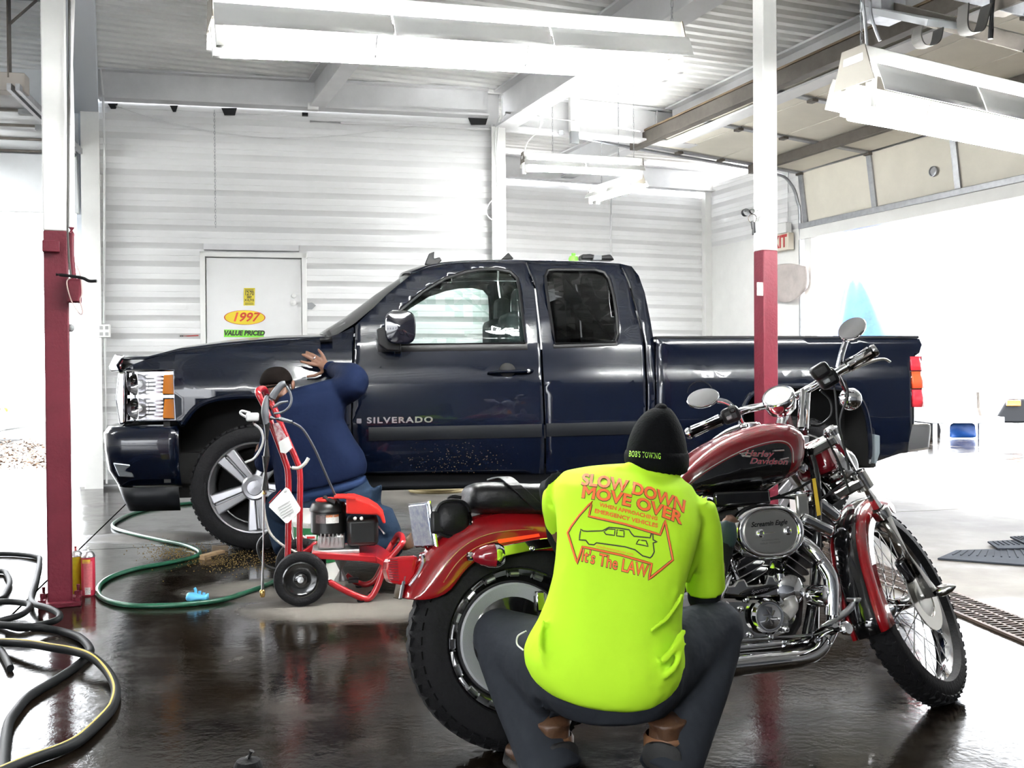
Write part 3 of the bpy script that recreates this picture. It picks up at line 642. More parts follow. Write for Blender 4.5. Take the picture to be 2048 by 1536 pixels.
# wheels
def truck_wheel(u, w, sgn, ang):
    R = .397; c = TF.w(u, w, R); ax = TF.y*sgn     # ax points outward
    r = empty('wheel', c); r.parent = truck; r.matrix_parent_inverse = root_m(truck).inverted()
    tp = [(.285, -.12), (.30, -.135), (.345, -.14), (.38, -.125), (.394, -.095), (.397, -.05), (.397, .05), (.394, .095), (.38, .125), (.345, .14), (.30, .132), (.285, .115)]
    MB().lathe(tp+[(.27, .1), (.27, -.1)], c, ax, 56).build('tyre', M_rubber, r)
    tr = MB(); d, a, b = basis(ax)
    for k in range(60):
        t = k*math.tau/60
        for s_ in (-1, 1):
            q = t+(.02 if s_ > 0 else 0); p = c+(a*math.cos(q)+b*math.sin(q))*.3905+d*(s_*.075); tr.box(p, (.026, .07, .014), (-a*math.sin(q)+b*math.cos(q)), (a*math.cos(q)+b*math.sin(q)))
    tr.build('tread_blocks', M_rubber, r, smooth=False)['kind'] = 'stuff'
    MB().lathe([(.272, -.10), (.262, -.10), (.25, .06), (.262, .095), (.276, .125), (.285, .128), (.290, .118), (.285, .10)], c, ax, 48).build('rim', M_alloy, r)
    MB().lathe([(.24, .0), (.001, .0)], c+ax*-.02, ax, 32).build('brake_disc', mat('brake_dark', (.008, .008, .008), .8, spec=.1), r)
    for k in range(5):
        t = math.radians(ang+72*k); e = a*math.cos(t)+b*math.sin(t); f = -a*math.sin(t)+b*math.cos(t)
        def P(rad, wd, h): return c+e*rad+f*wd+ax*h
        for s_ in (-1, 1):
            MB().hexa([P(.06, s_*.0035, .06), P(.06, s_*.045, .06), P(.272, s_*.074, .085), P(.272, s_*.006, .085), P(.06, s_*.0035, .115), P(.06, s_*.042, .112), P(.272, s_*.068, .120), P(.272, s_*.006, .123)]).build('spoke', M_alloy, r, smooth=False, bevel=.008)
        MB().hexa([P(.07, -.01, .06), P(.07, .01, .06), P(.26, .014, .08), P(.26, -.014, .08), P(.07, -.01, .098), P(.07, .01, .098), P(.26, .014, .108), P(.26, -.014, .108)]).build('spoke_groove', mat('alloy_dark', (.3, .3, .31), .35, metal=.9), r, smooth=False)
    MB().lathe([(.085, .05), (.082, .118), (.07, .128), (.05, .126), (.045, .135), (.001, .137)], c, ax, 24).build('hub_cap', M_alloy, r)
    return r
uf = TF.px(508, 981).x; ur = TF.px(1605, 950).x
for u, a in ((uf, -95), (ur, 20)):
    truck_wheel(u, .165, -1, a); truck_wheel(u, TW-.165, 1, a)

rnd = random.Random(21); dm = MB()
for _ in range(230):
    px, py = rnd.gauss(915, 60), rnd.gauss(918, 24)
    if not (735 < px < 1080 and 884 < py < 946): continue
    u, z = tk(px, py, OFF_CAB); s_ = rnd.uniform(.0015, .0035); dm.box(TF.w(u, interp(OFF_CAB, z)-.0075, z), (s_*1.6, .003, s_), TF.x)
dm.build('dirt_specks', mat('speck_tan', (.09, .06, .022), .8), door, smooth=False)['kind'] = 'stuff'
# ------------------------------------------------------------------ motorcycle
WB = 1.42; AXF = V((WB+.117, 0, 0)); RK = math.radians(30); SDIR = V((-math.sin(RK), 0, math.cos(RK)))
_x = yaw(16); _l = math.radians(10)
_z = UZ*math.cos(_l)+V((-_x.y, _x.x, 0))*math.sin(_l)
BF = Frame((.012, 2.93, .0), _x, _z)
_rs = Matrix.Rotation(math.radians(37), 3, SDIR)
def steer(q):                       # bike-local point of the steered front end -> world
    q = AXF+_rs @ (V(q)-AXF); return BF.w(q.x, q.y, q.z-.012)
SF = Frame(steer((0, 0, 0)), steer((1, 0, 0))-steer((0, 0, 0)), steer((0, 0, 1))-steer((0, 0, 0)))
bw = BF.wp                           # pixel -> world on the bike plane y
M_bred = mat('bike_red', (.30, .006, .010), .16, coat=1., var=.25, vscale=3)
M_tred = mat('tank_red', (.14, .004, .009), .14, coat=1.)
M_bblk = mat('bike_black', (.006, .006, .007), .12, coat=1.)
M_leath = mat('leather', (.006, .006, .007), .42, spec=.25, bump=.25, bscale=120, bdist=.004)
M_fin = mat('engine_black', (.02, .02, .022), .35)
M_alum = mat('brushed_alum', (.70, .69, .66), .32, metal=1.)
M_engal = mat('polished_alum', (.72, .71, .69), .12, metal=1.)
bike = empty('motorcycle', BF.w(.7, 0, 0), 'red and black cruiser motorcycle with chrome engine on its side stand', 'motorcycle')
def sub(name, loc, parent=bike):
    e = empty(name, loc); e.parent = parent; e.matrix_parent_inverse = root_m(parent).inverted(); return e
def tyre(c, ax, R, half, r, parent, blocks, rim_r):
    d, a, b = basis(ax); prof = []
    for i in range(13):
        t = math.pi*i/12; prof.append((rim_r+(R-rim_r)*(math.sin(t)**.75), -half*math.cos(t)))
    MB().lathe(prof+[(rim_r-.01, half*.7), (rim_r-.01, -half*.7)], c, ax, 64).build('tyre', M_rubber, parent)
    tb = MB()
    for k in range(blocks):
        q = k*math.tau/blocks
        for s_ in (-1, 1):
            qq = q+(math.pi/blocks if s_ > 0 else 0); e = a*math.cos(qq)+b*math.sin(qq); f = -a*math.sin(qq)+b*math.cos(qq)
            p = c+e*(rim_r+(R-rim_r)*.965-.0038)+d*(s_*half*.30); tb.box(p, (math.tau*R/blocks*.62, half*.42, .012), f+d*(.5*s_), e)
            p = c+e*(rim_r+(R-rim_r)*.777-.004)+d*(s_*half*.70); tb.box(p, (math.tau*R/blocks*.5, half*.3, .012), f, (e*.75+d*s_*.65))
    tb.build('tread_blocks', M_rubber, parent, smooth=False)['kind'] = 'stuff'
# ---- rear wheel
rc = BF.w(0, 0, .318); rw = sub('rear_wheel', rc)
tyre(rc, -BF.y, .318, .068, 0, rw, 44, .215)
MB().lathe([(.216, -.055), (.224, .052), (.218, .06), (.206, .056), (.198, .04), (.19, .03)], rc, -BF.y, 56).build('rim', M_bblk, rw)
MB().lathe([(.196, .034), (.186, .026), (.168, .018), (.163, .012)], rc, -BF.y, 56).build('slotted_ring', M_bblk, rw)
d_, a_, b_ = basis(-BF.y)
for k in range(16):
    q = k*math.tau/16; arc = [rc+(a_*math.cos(q+t)+b_*math.sin(q+t))*.192-BF.y*.040 for t in (-.09, -.045, 0, .045, .09)]
    MB().tube(arc, .011, 8, flat=.7).build('rim_slot', M_steel, rw)
MB().lathe([(.166, .02), (.16, .024), (.128, .010), (.122, .006)], rc, -BF.y, 56).build('disc_band', mat('disc_reflection_grey', (.42, .43, .45), .45, metal=.2, bump=.2, bscale=300), rw)  # pale grey ring painted for the reflection on the polished disc
MB().lathe([(.124, .008), (.10, .016), (.075, .032), (.05, .045), (.001, .047)], rc, -BF.y, 40).build('disc_centre', M_bblk, rw)
MB().lathe([(.03, .045), (.03, .075), (.001, .08)], rc, -BF.y, 16).build('axle_nut', M_chrome, rw)
MB().box(bw(1079, 1203, -.09), (.03, .03, .06), BF.x, BF.z+BF.x*.3).build('axle_plate', M_chrome, bike, bevel=.006)
# ---- rear fender
out_px = [(803, 1198), (815, 1168), (838, 1128), (868, 1090), (905, 1058), (950, 1035), (1000, 1023), (1060, 1020), (1120, 1030), (1180, 1052), (1240, 1085)]
in_px = [(842, 1201), (880, 1197), (906, 1182), (922, 1155), (938, 1135), (962, 1118), (1000, 1108), (1060, 1102), (1120, 1102), (1180, 1110), (1240, 1128)]
rows = []
for (ox, oy), (ix, iy) in zip(out_px, in_px):
    o = BF.px(ox, oy, -.03); i = BF.px(ix, iy, -.085); n = V((o.x, 0, o.z-.318)).normalized(); m_ = lerp(i, o, .6)
    pts = [(i, -.082), (lerp(i, o, .3), -.087), (lerp(i, o, .6), -.084), (lerp(i, o, .85), -.066), (o, -.036), (o+n*.007, 0)]
    pts = pts+[(p, -y) for p, y in pts[-2::-1]]
    rows.append([BF.w(p.x, y, p.z) for p, y in pts])
MB().grid(rows).build('rear_fender', M_bred, bike, angle=0, solid=.006, sub=1)
for off in (.32, .52):
    MB().tube([BF.w(*(lambda o, i: (lerp(i, o, off).x, -.0895, lerp(i, o, off).z))(BF.px(ox, oy, -.03), BF.px(ix, iy, -.085))) for (ox, oy), (ix, iy) in list(zip(out_px, in_px))[2:8]], .0012, 4, smooth=4).build('pinstripe', mat('pin_gold', (.55, .32, .08), .3), bike)
tip = [BF.w(q.x, y, q.z) for q, y in ((BF.px(803, 1198, -.03), -.05), (BF.px(812, 1150, -.03), -.05), (BF.px(812, 1150, -.03), .05), (BF.px(803, 1198, -.03), .05))]
MB().prism(tip, -BF.x*.012).build('fender_tip', M_chrome, bike, smooth=False, bevel=.003)
MB().hexa([bw(995, 1079, -.092), bw(1078, 1067, -.092), bw(1080, 1073, -.092), bw(997, 1087, -.092)]+[bw(995, 1079, -.084), bw(1078, 1067, -.084), bw(1080, 1073, -.084), bw(997, 1087, -.084)]).build('side_reflector', mat('reflector_red_glow', (.9, .06, .02), .2, coat=1., emit=(1, .05, .01), estr=.12), bike, smooth=False)  # reflector emits a faint red of its own in place of returned light
st = [bw(x, y, -.098) for x, y in ((1006, 1102), (1080, 1088), (1180, 1078), (1260, 1080))]
MB().rings([[p+BF.z*(h)+BF.y*w for h, w in ((-.016, 0), (.016, 0), (.016, .012), (-.016, .012))] for p in smooth_path(st, 4)]).build('fender_strut', M_chrome, bike, smooth=False, bevel=.003)
MB().ball(bw(1065, 1097, -.102), .008, 10, 6).build('strut_bolt', M_chrome, bike)
# rear turn signal
ts = sub('rear_turn_signal', bw(980, 1110, -.16)); c = bw(988, 1110, -.15); e = (bw(930, 1115, -.15)-c).normalized()
MB().lathe([(.012, -.03), (.028, -.026), (.036, -.012), (.037, 0)], c, e, 20).build('signal_shell', M_chrome, ts)
MB().lathe([(.036, 0), (.034, .018), (.026, .042), (.014, .06), (.001, .064)], c, e, 20).build('signal_lens', mat('signal_red', (.22, .006, .015), .08, coat=1.), ts)
MB().tube([c-e*.01, c+BF.y*.06], .01, 8).build('signal_stem', M_chrome, ts)
MB().lathe([(.012, 0), (.014, .01), (.010, .02), (.012, .026)], bw(935, 1113, -.13), -e, 12).build('signal_nut', M_chrome, ts)
# tail lamp and licence plate
tlm = sub('tail_lamp', bw(810, 1140, 0)); P_ = lambda x, y, w: bw(x, y, w)
lens = [(838, 1110), (778, 1116), (773, 1140), (780, 1166), (815, 1172), (830, 1150)]
MB().prism([P_(x, y, -.05) for x, y in lens], BF.y*.1).build('lamp_lens', mat('tail_red', (.32, .006, .012), .08, coat=1., emit=(.8, .01, .01), estr=.05), tlm, smooth=False, bevel=.012)
rb = MB()
for k in range(9): rb.bar(P_(776+k*.4, 1119+k*5, -.051), P_(795+k*.4, 1118+k*5.4, -.054), .004, .003)
rb.build('lens_ribs', mat('tail_rib', (.20, .01, .02), .4), tlm, smooth=False)
MB().tube([P_(842, 1105, -.055), P_(846, 1125, -.055), P_(835, 1150, -.055), P_(818, 1172, -.055)], .008, 8, smooth=4).build('lamp_bezel', M_chrome, tlm)
lp = sub('licence_plate', P_(842, 1050, 0)); pc = P_(843, 1050, 0); pn = (P_(860, 1084, 0)-P_(826, 1088, 0)).normalized()
pl_ax = (-BF.y*.93+BF.x*.36).normalized(); pl_z = (P_(834, 1014, 0)-P_(846, 1086, 0)).normalized()
MB().box(pc, (.105, .012, .125), pl_ax, pl_z).build('plate', mat('plate_white', (.50, .52, .56), .25, metal=.6, var=.25, vscale=60, col2=(.25, .28, .38)), lp, bevel=.004)
for k in range(4): MB().bar(pc+pl_ax*(-.03+k*.02)-pl_z*.04-pl_ax.cross(pl_z)*.008, pc+pl_ax*(-.03+k*.02)+pl_z*.035-pl_ax.cross(pl_z)*.008, .006, .005).build('plate_rib', M_chrome, lp, smooth=False)
MB().tube([pc+pl_ax*(sx*.054)+pl_z*(sz*.064)-pl_ax.cross(pl_z)*.006 for sx, sz in ((-1, -1), (1, -1), (1, 1), (-1, 1))], .006, 6, closed=True).build('plate_frame', M_chrome, lp)
MB().tube([pc-pl_z*.06, P_(855, 1100, 0), P_(862, 1120, 0)], .014, 8).build('plate_bracket', M_chrome, lp)
# pouch and seat
pk = sub('tool_pouch', bw(905, 1035, 0)); pcen = bw(906, 1037, -.05); pr = .054
ring = lambda k, off, g=1.: [pcen+BF.y*off+BF.x*(pr*k*g*math.copysign(abs(math.cos(t))**.75, math.cos(t)))+BF.z*(pr*k*math.copysign(abs(math.sin(t))**.75, math.sin(t))) for t in [i*math.tau/28 for i in range(28)]]
MB().rings([ring(.1, -.020), ring(.6, -.017), ring(.86, -.008), ring(.96, .004), ring(.98, .08), ring(.8, .1)]).build('pouch_body', M_leath, pk)
MB().tube(ring(.97, -.002), .006, 6, closed=True).build('pouch_piping', M_leath, pk)
MB().tube([bw(893, 1002, -.03), bw(905, 994, -.03), bw(922, 996, -.03)], .008, 6, smooth=3).build('pouch_loop', M_leath, pk)
MB().box(bw(872, 1045, -.01), (.05, .1, .07), BF.x, BF.z).build('pouch_mount', M_black, pk, bevel=.01)
se = sub('seat', bw(1050, 990, 0)); rows = []
for x, yt, yb, hw_ in ((934, 985, 1010, .06), (940, 966, 1020, .09), (965, 962, 1026, .105), (1010, 963, 1027, .115), (1060, 967, 1027, .12), (1110, 963, 1030, .125), (1170, 985, 1040, .13), (1230, 1000, 1048, .13), (1300, 1000, 1046, .11), (1360, 985, 1030, .08)):
    t = BF.px(x, yt, -hw_*.5); b = BF.px(x, yb, -hw_); c = (t.z+b.z)/2; h = (t.z-b.z)/2
    rows.append([BF.w(t.x, -hw_*math.copysign(abs(math.cos(q))**.55, math.cos(q)), c+h*math.copysign(abs(math.sin(q))**.7, math.sin(q))) for q in [i*math.tau/20 for i in range(20)]])
MB().rings(rows).build('seat_cushion', M_leath, se, sub=1)
sp = [bw(x, y, w) for x, y, w in ((985, 962, .1), (998, 958, .03), (1012, 957, -.05), (1030, 972, -.112), (1062, 1002, -.128), (1082, 1022, -.122))]
MB().rings([[p+BF.x*(s_*.019)+nn*h for s_, h in ((-1, 0), (1, 0), (1, .007), (-1, .007))] for p, nn in zip(smooth_path(sp, 4), [(-BF.y*min(1, i/10)+BF.z*max(.3, 1-i/14)).normalized() for i in range(21)])]).build('seat_strap', M_leath, se, smooth=False, bevel=.002)
# ---- tank
tank_st = [(1338, 962, 1002, .055), (1362, 936, 998, .085), (1400, 899, 992, .11), (1440, 874, 985, .125), (1490, 853, 979, .135), (1540, 843, 974, .14), (1572, 846, 968, .135), (1592, 858, 958, .115), (1600, 880, 935, .08), (1601, 898, 915, .03)]
rows = []
for x, yt, yb, hw_ in tank_st:
    t = BF.px(x, yt, -hw_*.35); b = BF.px(x, yb, -hw_*.8); c = (t.z+b.z)/2; h = (t.z-b.z)/2
    rows.append([BF.w(lerp(b.x, t.x, .5+.5*math.sin(q)), -hw_*math.copysign(abs(math.cos(q))**.62, math.cos(q)), c+h*math.copysign(abs(math.sin(q))**.72, math.sin(q))) for q in [i*math.tau/28 for i in range(28)]])
tmb = MB().rings(rows); tank = tmb.build('fuel_tank', M_tred, bike, sub=2, angle=0)
bpy.context.view_layer.update()
def bvh_of(o):
    dg = bpy.context.evaluated_depsgraph_get(); ev = o.evaluated_get(dg); me = ev.to_mesh(); mw_ = root_m(o) if o.parent is None else (root_m(o.parent) @ o.matrix_parent_inverse @ o.matrix_basis)
    b = BVHTree.FromPolygons([mw_ @ v.co for v in me.vertices], [p.vertices[:] for p in me.polygons]); ev.to_mesh_clear(); return b
tb_ = bvh_of(tank)
def cast(bvh, px, py, lift=.0015, fallback=None):
    r = ray(px, py).normalized(); h = bvh.ray_cast(CAM, r)
    if h[0] is None: return fallback
    n = h[1] if h[1].dot(r) < 0 else -h[1]
    return h[0]+n*lift
def decal(name, outer, bvh, m, parent, lift=.0015, step=8., holes=(), fb=None):
    """flat print or panel laid on a surface: pixel outline draped on it."""
    me = panel2d([(x, -y) for x, y in outer], [[(x, -y) for x, y in h] for h in holes], lambda u, z: V((u, z, 0)), step, step); bad = []
    for v in me.vertices:
        p = cast(bvh, v.co.x, -v.co.y, lift); 
        if p is None:
            n_ = bvh.find_nearest(fb(v.co.x, -v.co.y) if fb else bw(v.co.x, -v.co.y, -.13)); p = n_[0]
        v.co = p
    return link(name, me, m, parent, smooth=True, angle=0)
blk = smooth_path([V((x, y, 0)) for x, y in ((1352, 995), (1395, 958), (1440, 928), (1490, 903), (1540, 888), (1568, 888), (1580, 900), (1582, 925), (1572, 950), (1540, 968), (1470, 978), (1400, 988))], 4, True)
decal('tank_panel', [(p.x, p.y) for p in blk], tb_, M_bblk, tank, .002, 10)
def wline(name, pts, bvh, m, parent, r=.0016, lift=.002, fb=None, closed=False):
    P = []
    for p in smooth_path([V((x, y, 0)) for x, y in pts], 5, closed):
        q = cast(bvh, p.x, p.y, lift)
        if q is None: q = bvh.find_nearest(fb(p.x, p.y) if fb else bw(p.x, p.y, -.13))[0]
        P.append(q)
    return MB().tube(P, r, 5, closed=closed).build(name, m, parent)
wline('pinstripe', [(1352, 990), (1395, 953), (1440, 924), (1490, 899), (1540, 884), (1570, 884), (1584, 898), (1586, 925)], tb_, mat('pin_grey', (.35, .3, .3), .3), tank)
def text_drape(name, s, m, parent, bvh, cx, cy, dx, dy, h, lift=.0025, bold=0., shear=0., wx=1., space=1., fb=None, step=6., curve=0., up=None):
    """letters with pixel centre (cx,cy), reading direction (dx,dy), cap height h px; draped on the surface."""
    me = text_mesh(s, 1., bold, shear, 'CENTER', space, wx); bm = bmesh.new(); bm.from_mesh(me); bmesh.ops.triangulate(bm, faces=bm.faces[:])
    xs = [v.co.x for v in bm.verts]; w_ = max(xs)-min(xs)
    k = h/.72; cell = step/k; q = min(xs)+cell
    while q < max(xs): bmesh.ops.bisect_plane(bm, geom=bm.verts[:]+bm.edges[:]+bm.faces[:], plane_co=(q, 0, 0), plane_no=(1, 0, 0)); q += cell
    L_ = math.hypot(dx, dy); ex, ey = dx/L_, dy/L_; ux, uy = up if up else (ey, -ex)
    for v in bm.verts:
        X, Y = v.co.x*k, v.co.y*k+curve*(v.co.x/(w_/2))**2
        px, py = cx+ex*X+ux*Y, cy+ey*X+uy*Y
        p = cast(bvh, px, py, lift)
        if p is None: p = bvh.find_nearest(fb(px, py))[0]
        v.co = p
    bm.to_mesh(me); bm.free(); return link(name, me, m, parent, smooth=False)
tfb = lambda x, y: bw(x, y, -.13)
M_bsil = mat('badge_chrome', (.78, .76, .74), .2, metal=.9); M_bdk = mat('badge_red', (.35, .03, .05), .3)
for s, cx, cy, ln in (('Harley', 1516, 908, 66), ('Davidson', 1536, 923, 80)):
    text_drape('lettering', s, M_bsil, tank, tb_, cx, cy, 1, .02, 12 if s == 'Harley' else 11.5, .003, bold=.04, shear=.3, wx=1.25, fb=tfb)
    text_drape('lettering', s, M_bdk, tank, tb_, cx, cy, 1, .02, 12 if s == 'Harley' else 11.5, .0042, bold=-.004, shear=.3, wx=1.25, fb=tfb)
for x0, y0, x1, y1 in ((1480, 908, 1496, 906), (1545, 902, 1567, 901), (1558, 920, 1576, 916), (1482, 911, 1500, 913)):
    wline('badge_bar', [(x0, y0), ((x0+x1)/2, (y0+y1)/2), (x1, y1)], tb_, M_bsil, tank, .003, fb=tfb)
MB().lathe([(.035, 0), (.036, .008), (.03, .014), (.001, .016)], bw(1500, 851, 0)+BF.z*-.006, BF.z, 18).build('fuel_cap', M_chrome, tank)
# ---- frame, engine
fr_ = sub('frame', BF.w(.7, 0, .5))
def pipe(name, pts, r, m, parent, w=0., n=10, smooth=4): return MB().tube([bw(p[0], p[1], p[2] if len(p) > 2 else w) for p in pts], r, n, smooth=smooth).build(name, m, parent)
pipe('down_tube', [(1618, 900, -.02), (1632, 960, -.05), (1634, 1080, -.08), (1634, 1150, -.08), (1610, 1290, -.1)], .016, M_bblk, fr_)
pipe('down_tube', [(1618, 900, .02), (1630, 960, .05), (1630, 1080, .08), (1628, 1270, .1)], .016, M_bblk, fr_)
pipe('frame_rail', [(1610, 1290, -.1), (1400, 1330, -.1), (1150, 1330, -.1)], .016, M_bblk, fr_)
pipe('backbone', [(1620, 905, 0), (1500, 985, 0), (1350, 1030, 0)], .022, M_bblk, fr_)
pipe('swing_arm', [(1080, 1260, -.1), (1200, 1285, -.1), (1330, 1300, -.09)], .018, M_bblk, fr_)
pipe('rear_shock', [(1092, 1240, -.11), (1130, 1120, -.115)], .022, M_chrome, fr_)
MB().box(bw(1350, 1090, -.03), (.22, .17, .16), BF.x, BF.z).build('oil_tank', M_bblk, bike, bevel=.03)
en = sub('engine', BF.w(.75, 0, .4)); ew = -.07
# crankcase and gear cover
case = [(1410, 1190), (1460, 1182), (1560, 1178), (1600, 1175), (1612, 1200), (1608, 1250), (1590, 1282), (1540, 1292), (1440, 1285), (1405, 1260)]
MB().prism([bw(x, y, -.03) for x, y in case], BF.y*.2).build('crankcase', M_fin, en, smooth=False, bevel=.02)
cover = [(1405, 1198), (1450, 1194), (1505, 1196), (1540, 1200), (1590, 1200), (1597, 1235), (1580, 1265), (1520, 1288), (1450, 1280), (1405, 1262)]
MB().prism([bw(x, y, ew-.06) for x, y in cover], BF.y*.09).build('gear_cover', M_engal, en, smooth=False, bevel=.014)
for x, y in ((1492, 1200), (1452, 1208), (1448, 1262), (1500, 1270), (1540, 1272), (1572, 1258), (1588, 1220), (1482, 1218)):
    MB().lathe([(.010, 0), (.010, .006), (.006, .010), (.001, .011)], bw(x, y, ew-.06), -BF.y, 10).build('cover_bolt', M_chrome, en)
tcv = bw(1532, 1232, ew-.07)
MB().lathe([(.052, 0), (.055, .012), (.048, .022), (.042, .02), (.036, .022), (.001, .023)], tcv, -BF.y, 32).build('timing_cover', M_chrome, en)
em = MB()
for k in range(6):
    q = k*math.tau/6+.3; em.bar(tcv-BF.y*.024+(BF.x*math.cos(q)+BF.z*math.sin(q))*.008, tcv-BF.y*.024+(BF.x*math.cos(q+.5)+BF.z*math.sin(q+.5))*.024, .006, .003)
em.build('timing_emblem', mat('emblem_dark', (.2, .19, .19), .4, metal=.8), en, smooth=False)
MB().tube([tcv+BF.x*.055-BF.z*.01, tcv+BF.x*.09+BF.z*.02, tcv+BF.x*.085+BF.z*.05], .022, 10, smooth=4).build('cover_bulge', mat('cast_white', (.6, .58, .56), .35, metal=.5), en)
oc = bw(1590, 1178, ew-.04)
MB().lathe([(.05, -.06), (.052, .0), (.046, .03), (.03, .04), (.001, .042)], oc-BF.x*.03, -BF.y, 24).build('oil_filter_housing', M_chrome, en)
MB().lathe([(.03, 0), (.034, .02), (.034, .055), (.026, .062), (.001, .063)], bw(1618, 1192, ew-.05), (-BF.y*.8+BF.x*.6), 24).build('oil_filter', M_chrome, en)
# tappet block with oval badge plate
tp = [(1449, 1190), (1447, 1172), (1468, 1170), (1475, 1160), (1490, 1157), (1496, 1170), (1530, 1168), (1536, 1150), (1548, 1151), (1552, 1160), (1572, 1163), (1574, 1180), (1566, 1192), (1510, 1197)]
MB().prism([bw(x, y, ew-.065) for x, y in tp], BF.y*.05).build('tappet_cover', M_engal, en, smooth=False, bevel=.006)
ov = bw(1518, 1181, ew-.068)
MB().rings([[ov-BF.y*h+BF.x*(.065*g*math.cos(t))+(BF.z+BF.x*.0)*(.013*g*math.sin(t))+BF.z*(.13*.065*g*math.cos(t)) for t in [i*math.tau/24 for i in range(24)]] for g, h in ((1, 0), (1, .004), (.9, .005))]).build('oval_plate', M_bblk, en)
text_on('lettering', 'Sportster', M_steel, en, ov-BF.y*.0065, BF.x+BF.z*.13, BF.z, .016, shear=.3, bold=.0)
# cylinders: two finned barrels in a V
def cylinder(pb, pt, nm, n=9):
    cy_ = sub(nm, pb, en); d = (pt-pb); L = d.length; d.normalize(); sx = d.cross(BF.y).normalized()
    MB().tube([pb, pt], .045, 20).build('barrel', M_fin, cy_)
    for k in range(n):
        c = pb+d*(L*(k+.5)/n)
        ring_ = lambda h, g: [c+d*h+sx*(.068*g*math.copysign(abs(math.cos(t))**.6, math.cos(t)))+BF.y*(.078*g*math.copysign(abs(math.sin(t))**.6, math.sin(t))) for t in [i*math.tau/24 for i in range(24)]]
        MB().rings([ring_(-.0035, .97), ring_(-.002, 1), ring_(.002, 1), ring_(.0035, .97)]).build('cooling_fin', M_alum if k % 1 else M_fin, cy_, angle=30)
        MB().tube([p for p in ring_(0, 1.005)], .0016, 4, closed=True).build('fin_edge', M_alum, cy_)
    MB().box(pt+d*.02, (.12, .13, .05), sx, d).build('head', M_fin, cy_, bevel=.012)
    MB().box(pt+d*.07, (.15, .12, .06), sx, d).build('rocker_cover', M_chrome, cy_, bevel=.022)
cylinder(bw(1498, 1175, .0), bw(1438, 1052, .0), 'rear_cylinder'); cylinder(bw(1545, 1175, .0), bw(1612, 1052, .0), 'front_cylinder')
for a, b in (((1478, 1165), (1456, 1098)), ((1461, 1168), (1440, 1105)), ((1540, 1155), (1548, 1118)), ((1560, 1158), (1570, 1115))):
    q = MB().tube([bw(*a, ew-.05), bw(*b, ew-.04)], .0095, 12).build('pushrod_tube', M_chrome, en)
MB().lathe([(.016, 0), (.016, .02)], bw(1560, 1160, ew-.05), BF.z, 12).build('pushrod_base', M_chrome, en)
MB().box(bw(1425, 1018, -.07), (.15, .03, .035), BF.x+BF.z*.42, BF.z).build('rocker_trim', M_chrome, en, bevel=.014)
MB().box(bw(1622, 1052, -.05), (.13, .1, .045), BF.x-BF.z*.5, BF.z).build('rocker_trim', M_chrome, en, bevel=.016)
# air cleaner
ac = sub('air_cleaner', bw(1533, 1066, -.16), en); acc = bw(1533, 1064, -.135); hw2 = (bw(1607, 1064, -.15)-bw(1461, 1064, -.15)).length/2; hh2 = (bw(1533, 1008, -.15)-bw(1533, 1122, -.15)).length/2
def ovring(g, off, gx=1.):
    R_ = hh2*g; dx = hw2*g*gx-R_
    out = []
    for i in range(44):
        t = i*math.tau/44; out.append(acc-BF.y*off+BF.x*(R_*math.cos(t)+(dx if math.cos(t) > 0 else -dx)*(abs(math.cos(t))**.35))+BF.z*(R_*math.sin(t))+BF.z*0.0)
    return out
MB().rings([ovring(.86, -.03), ovring(.99, -.02), ovring(1., .0), ovring(.96, .022), ovring(.88, .034), ovring(.80, .036), ovring(.76, .030), ovring(.73, .026)], cap=False).build('cleaner_shell', M_chrome, ac, sub=1, angle=0)
MB().rings([ovring(.74, .02), ovring(.735, .027), ovring(.72, .029)]).build('cleaner_insert', M_alum, ac, angle=30)
for x, y in ((1511, 1067), (1565, 1062)):
    MB().lathe([(.014, 0), (.013, .006), (.008, .010), (.007, .006), (.001, .006)], bw(x, y, -.135)-BF.y*.028, -BF.y, 18).build('cleaner_screw', M_chrome, ac)
M_ink = mat('ink_black', (.015, .015, .015), .4); M_ink2 = mat('ink_grey', (.22, .21, .2), .4)
ad = bw(1572, 1044, -.165)-bw(1503, 1050, -.165)
text_on('lettering', 'Screamin Eagle', M_ink, ac, bw(1538, 1047, -.1655), ad, BF.z, .021, shear=.35, bold=.0006)
text_on('lettering', 'PERFORMANCE PARTS', M_ink2, ac, bw(1541, 1080, -.1655), ad, BF.z, .006)
text_on('lettering', 'HARLEY DAVIDSON', M_ink2, ac, bw(1541, 1086, -.1655), ad, BF.z, .008)
MB().box(bw(1535, 1066, -.1655), (.05, .0006, .003), ad).build('cleaner_mark', M_ink2, ac, smooth=False)
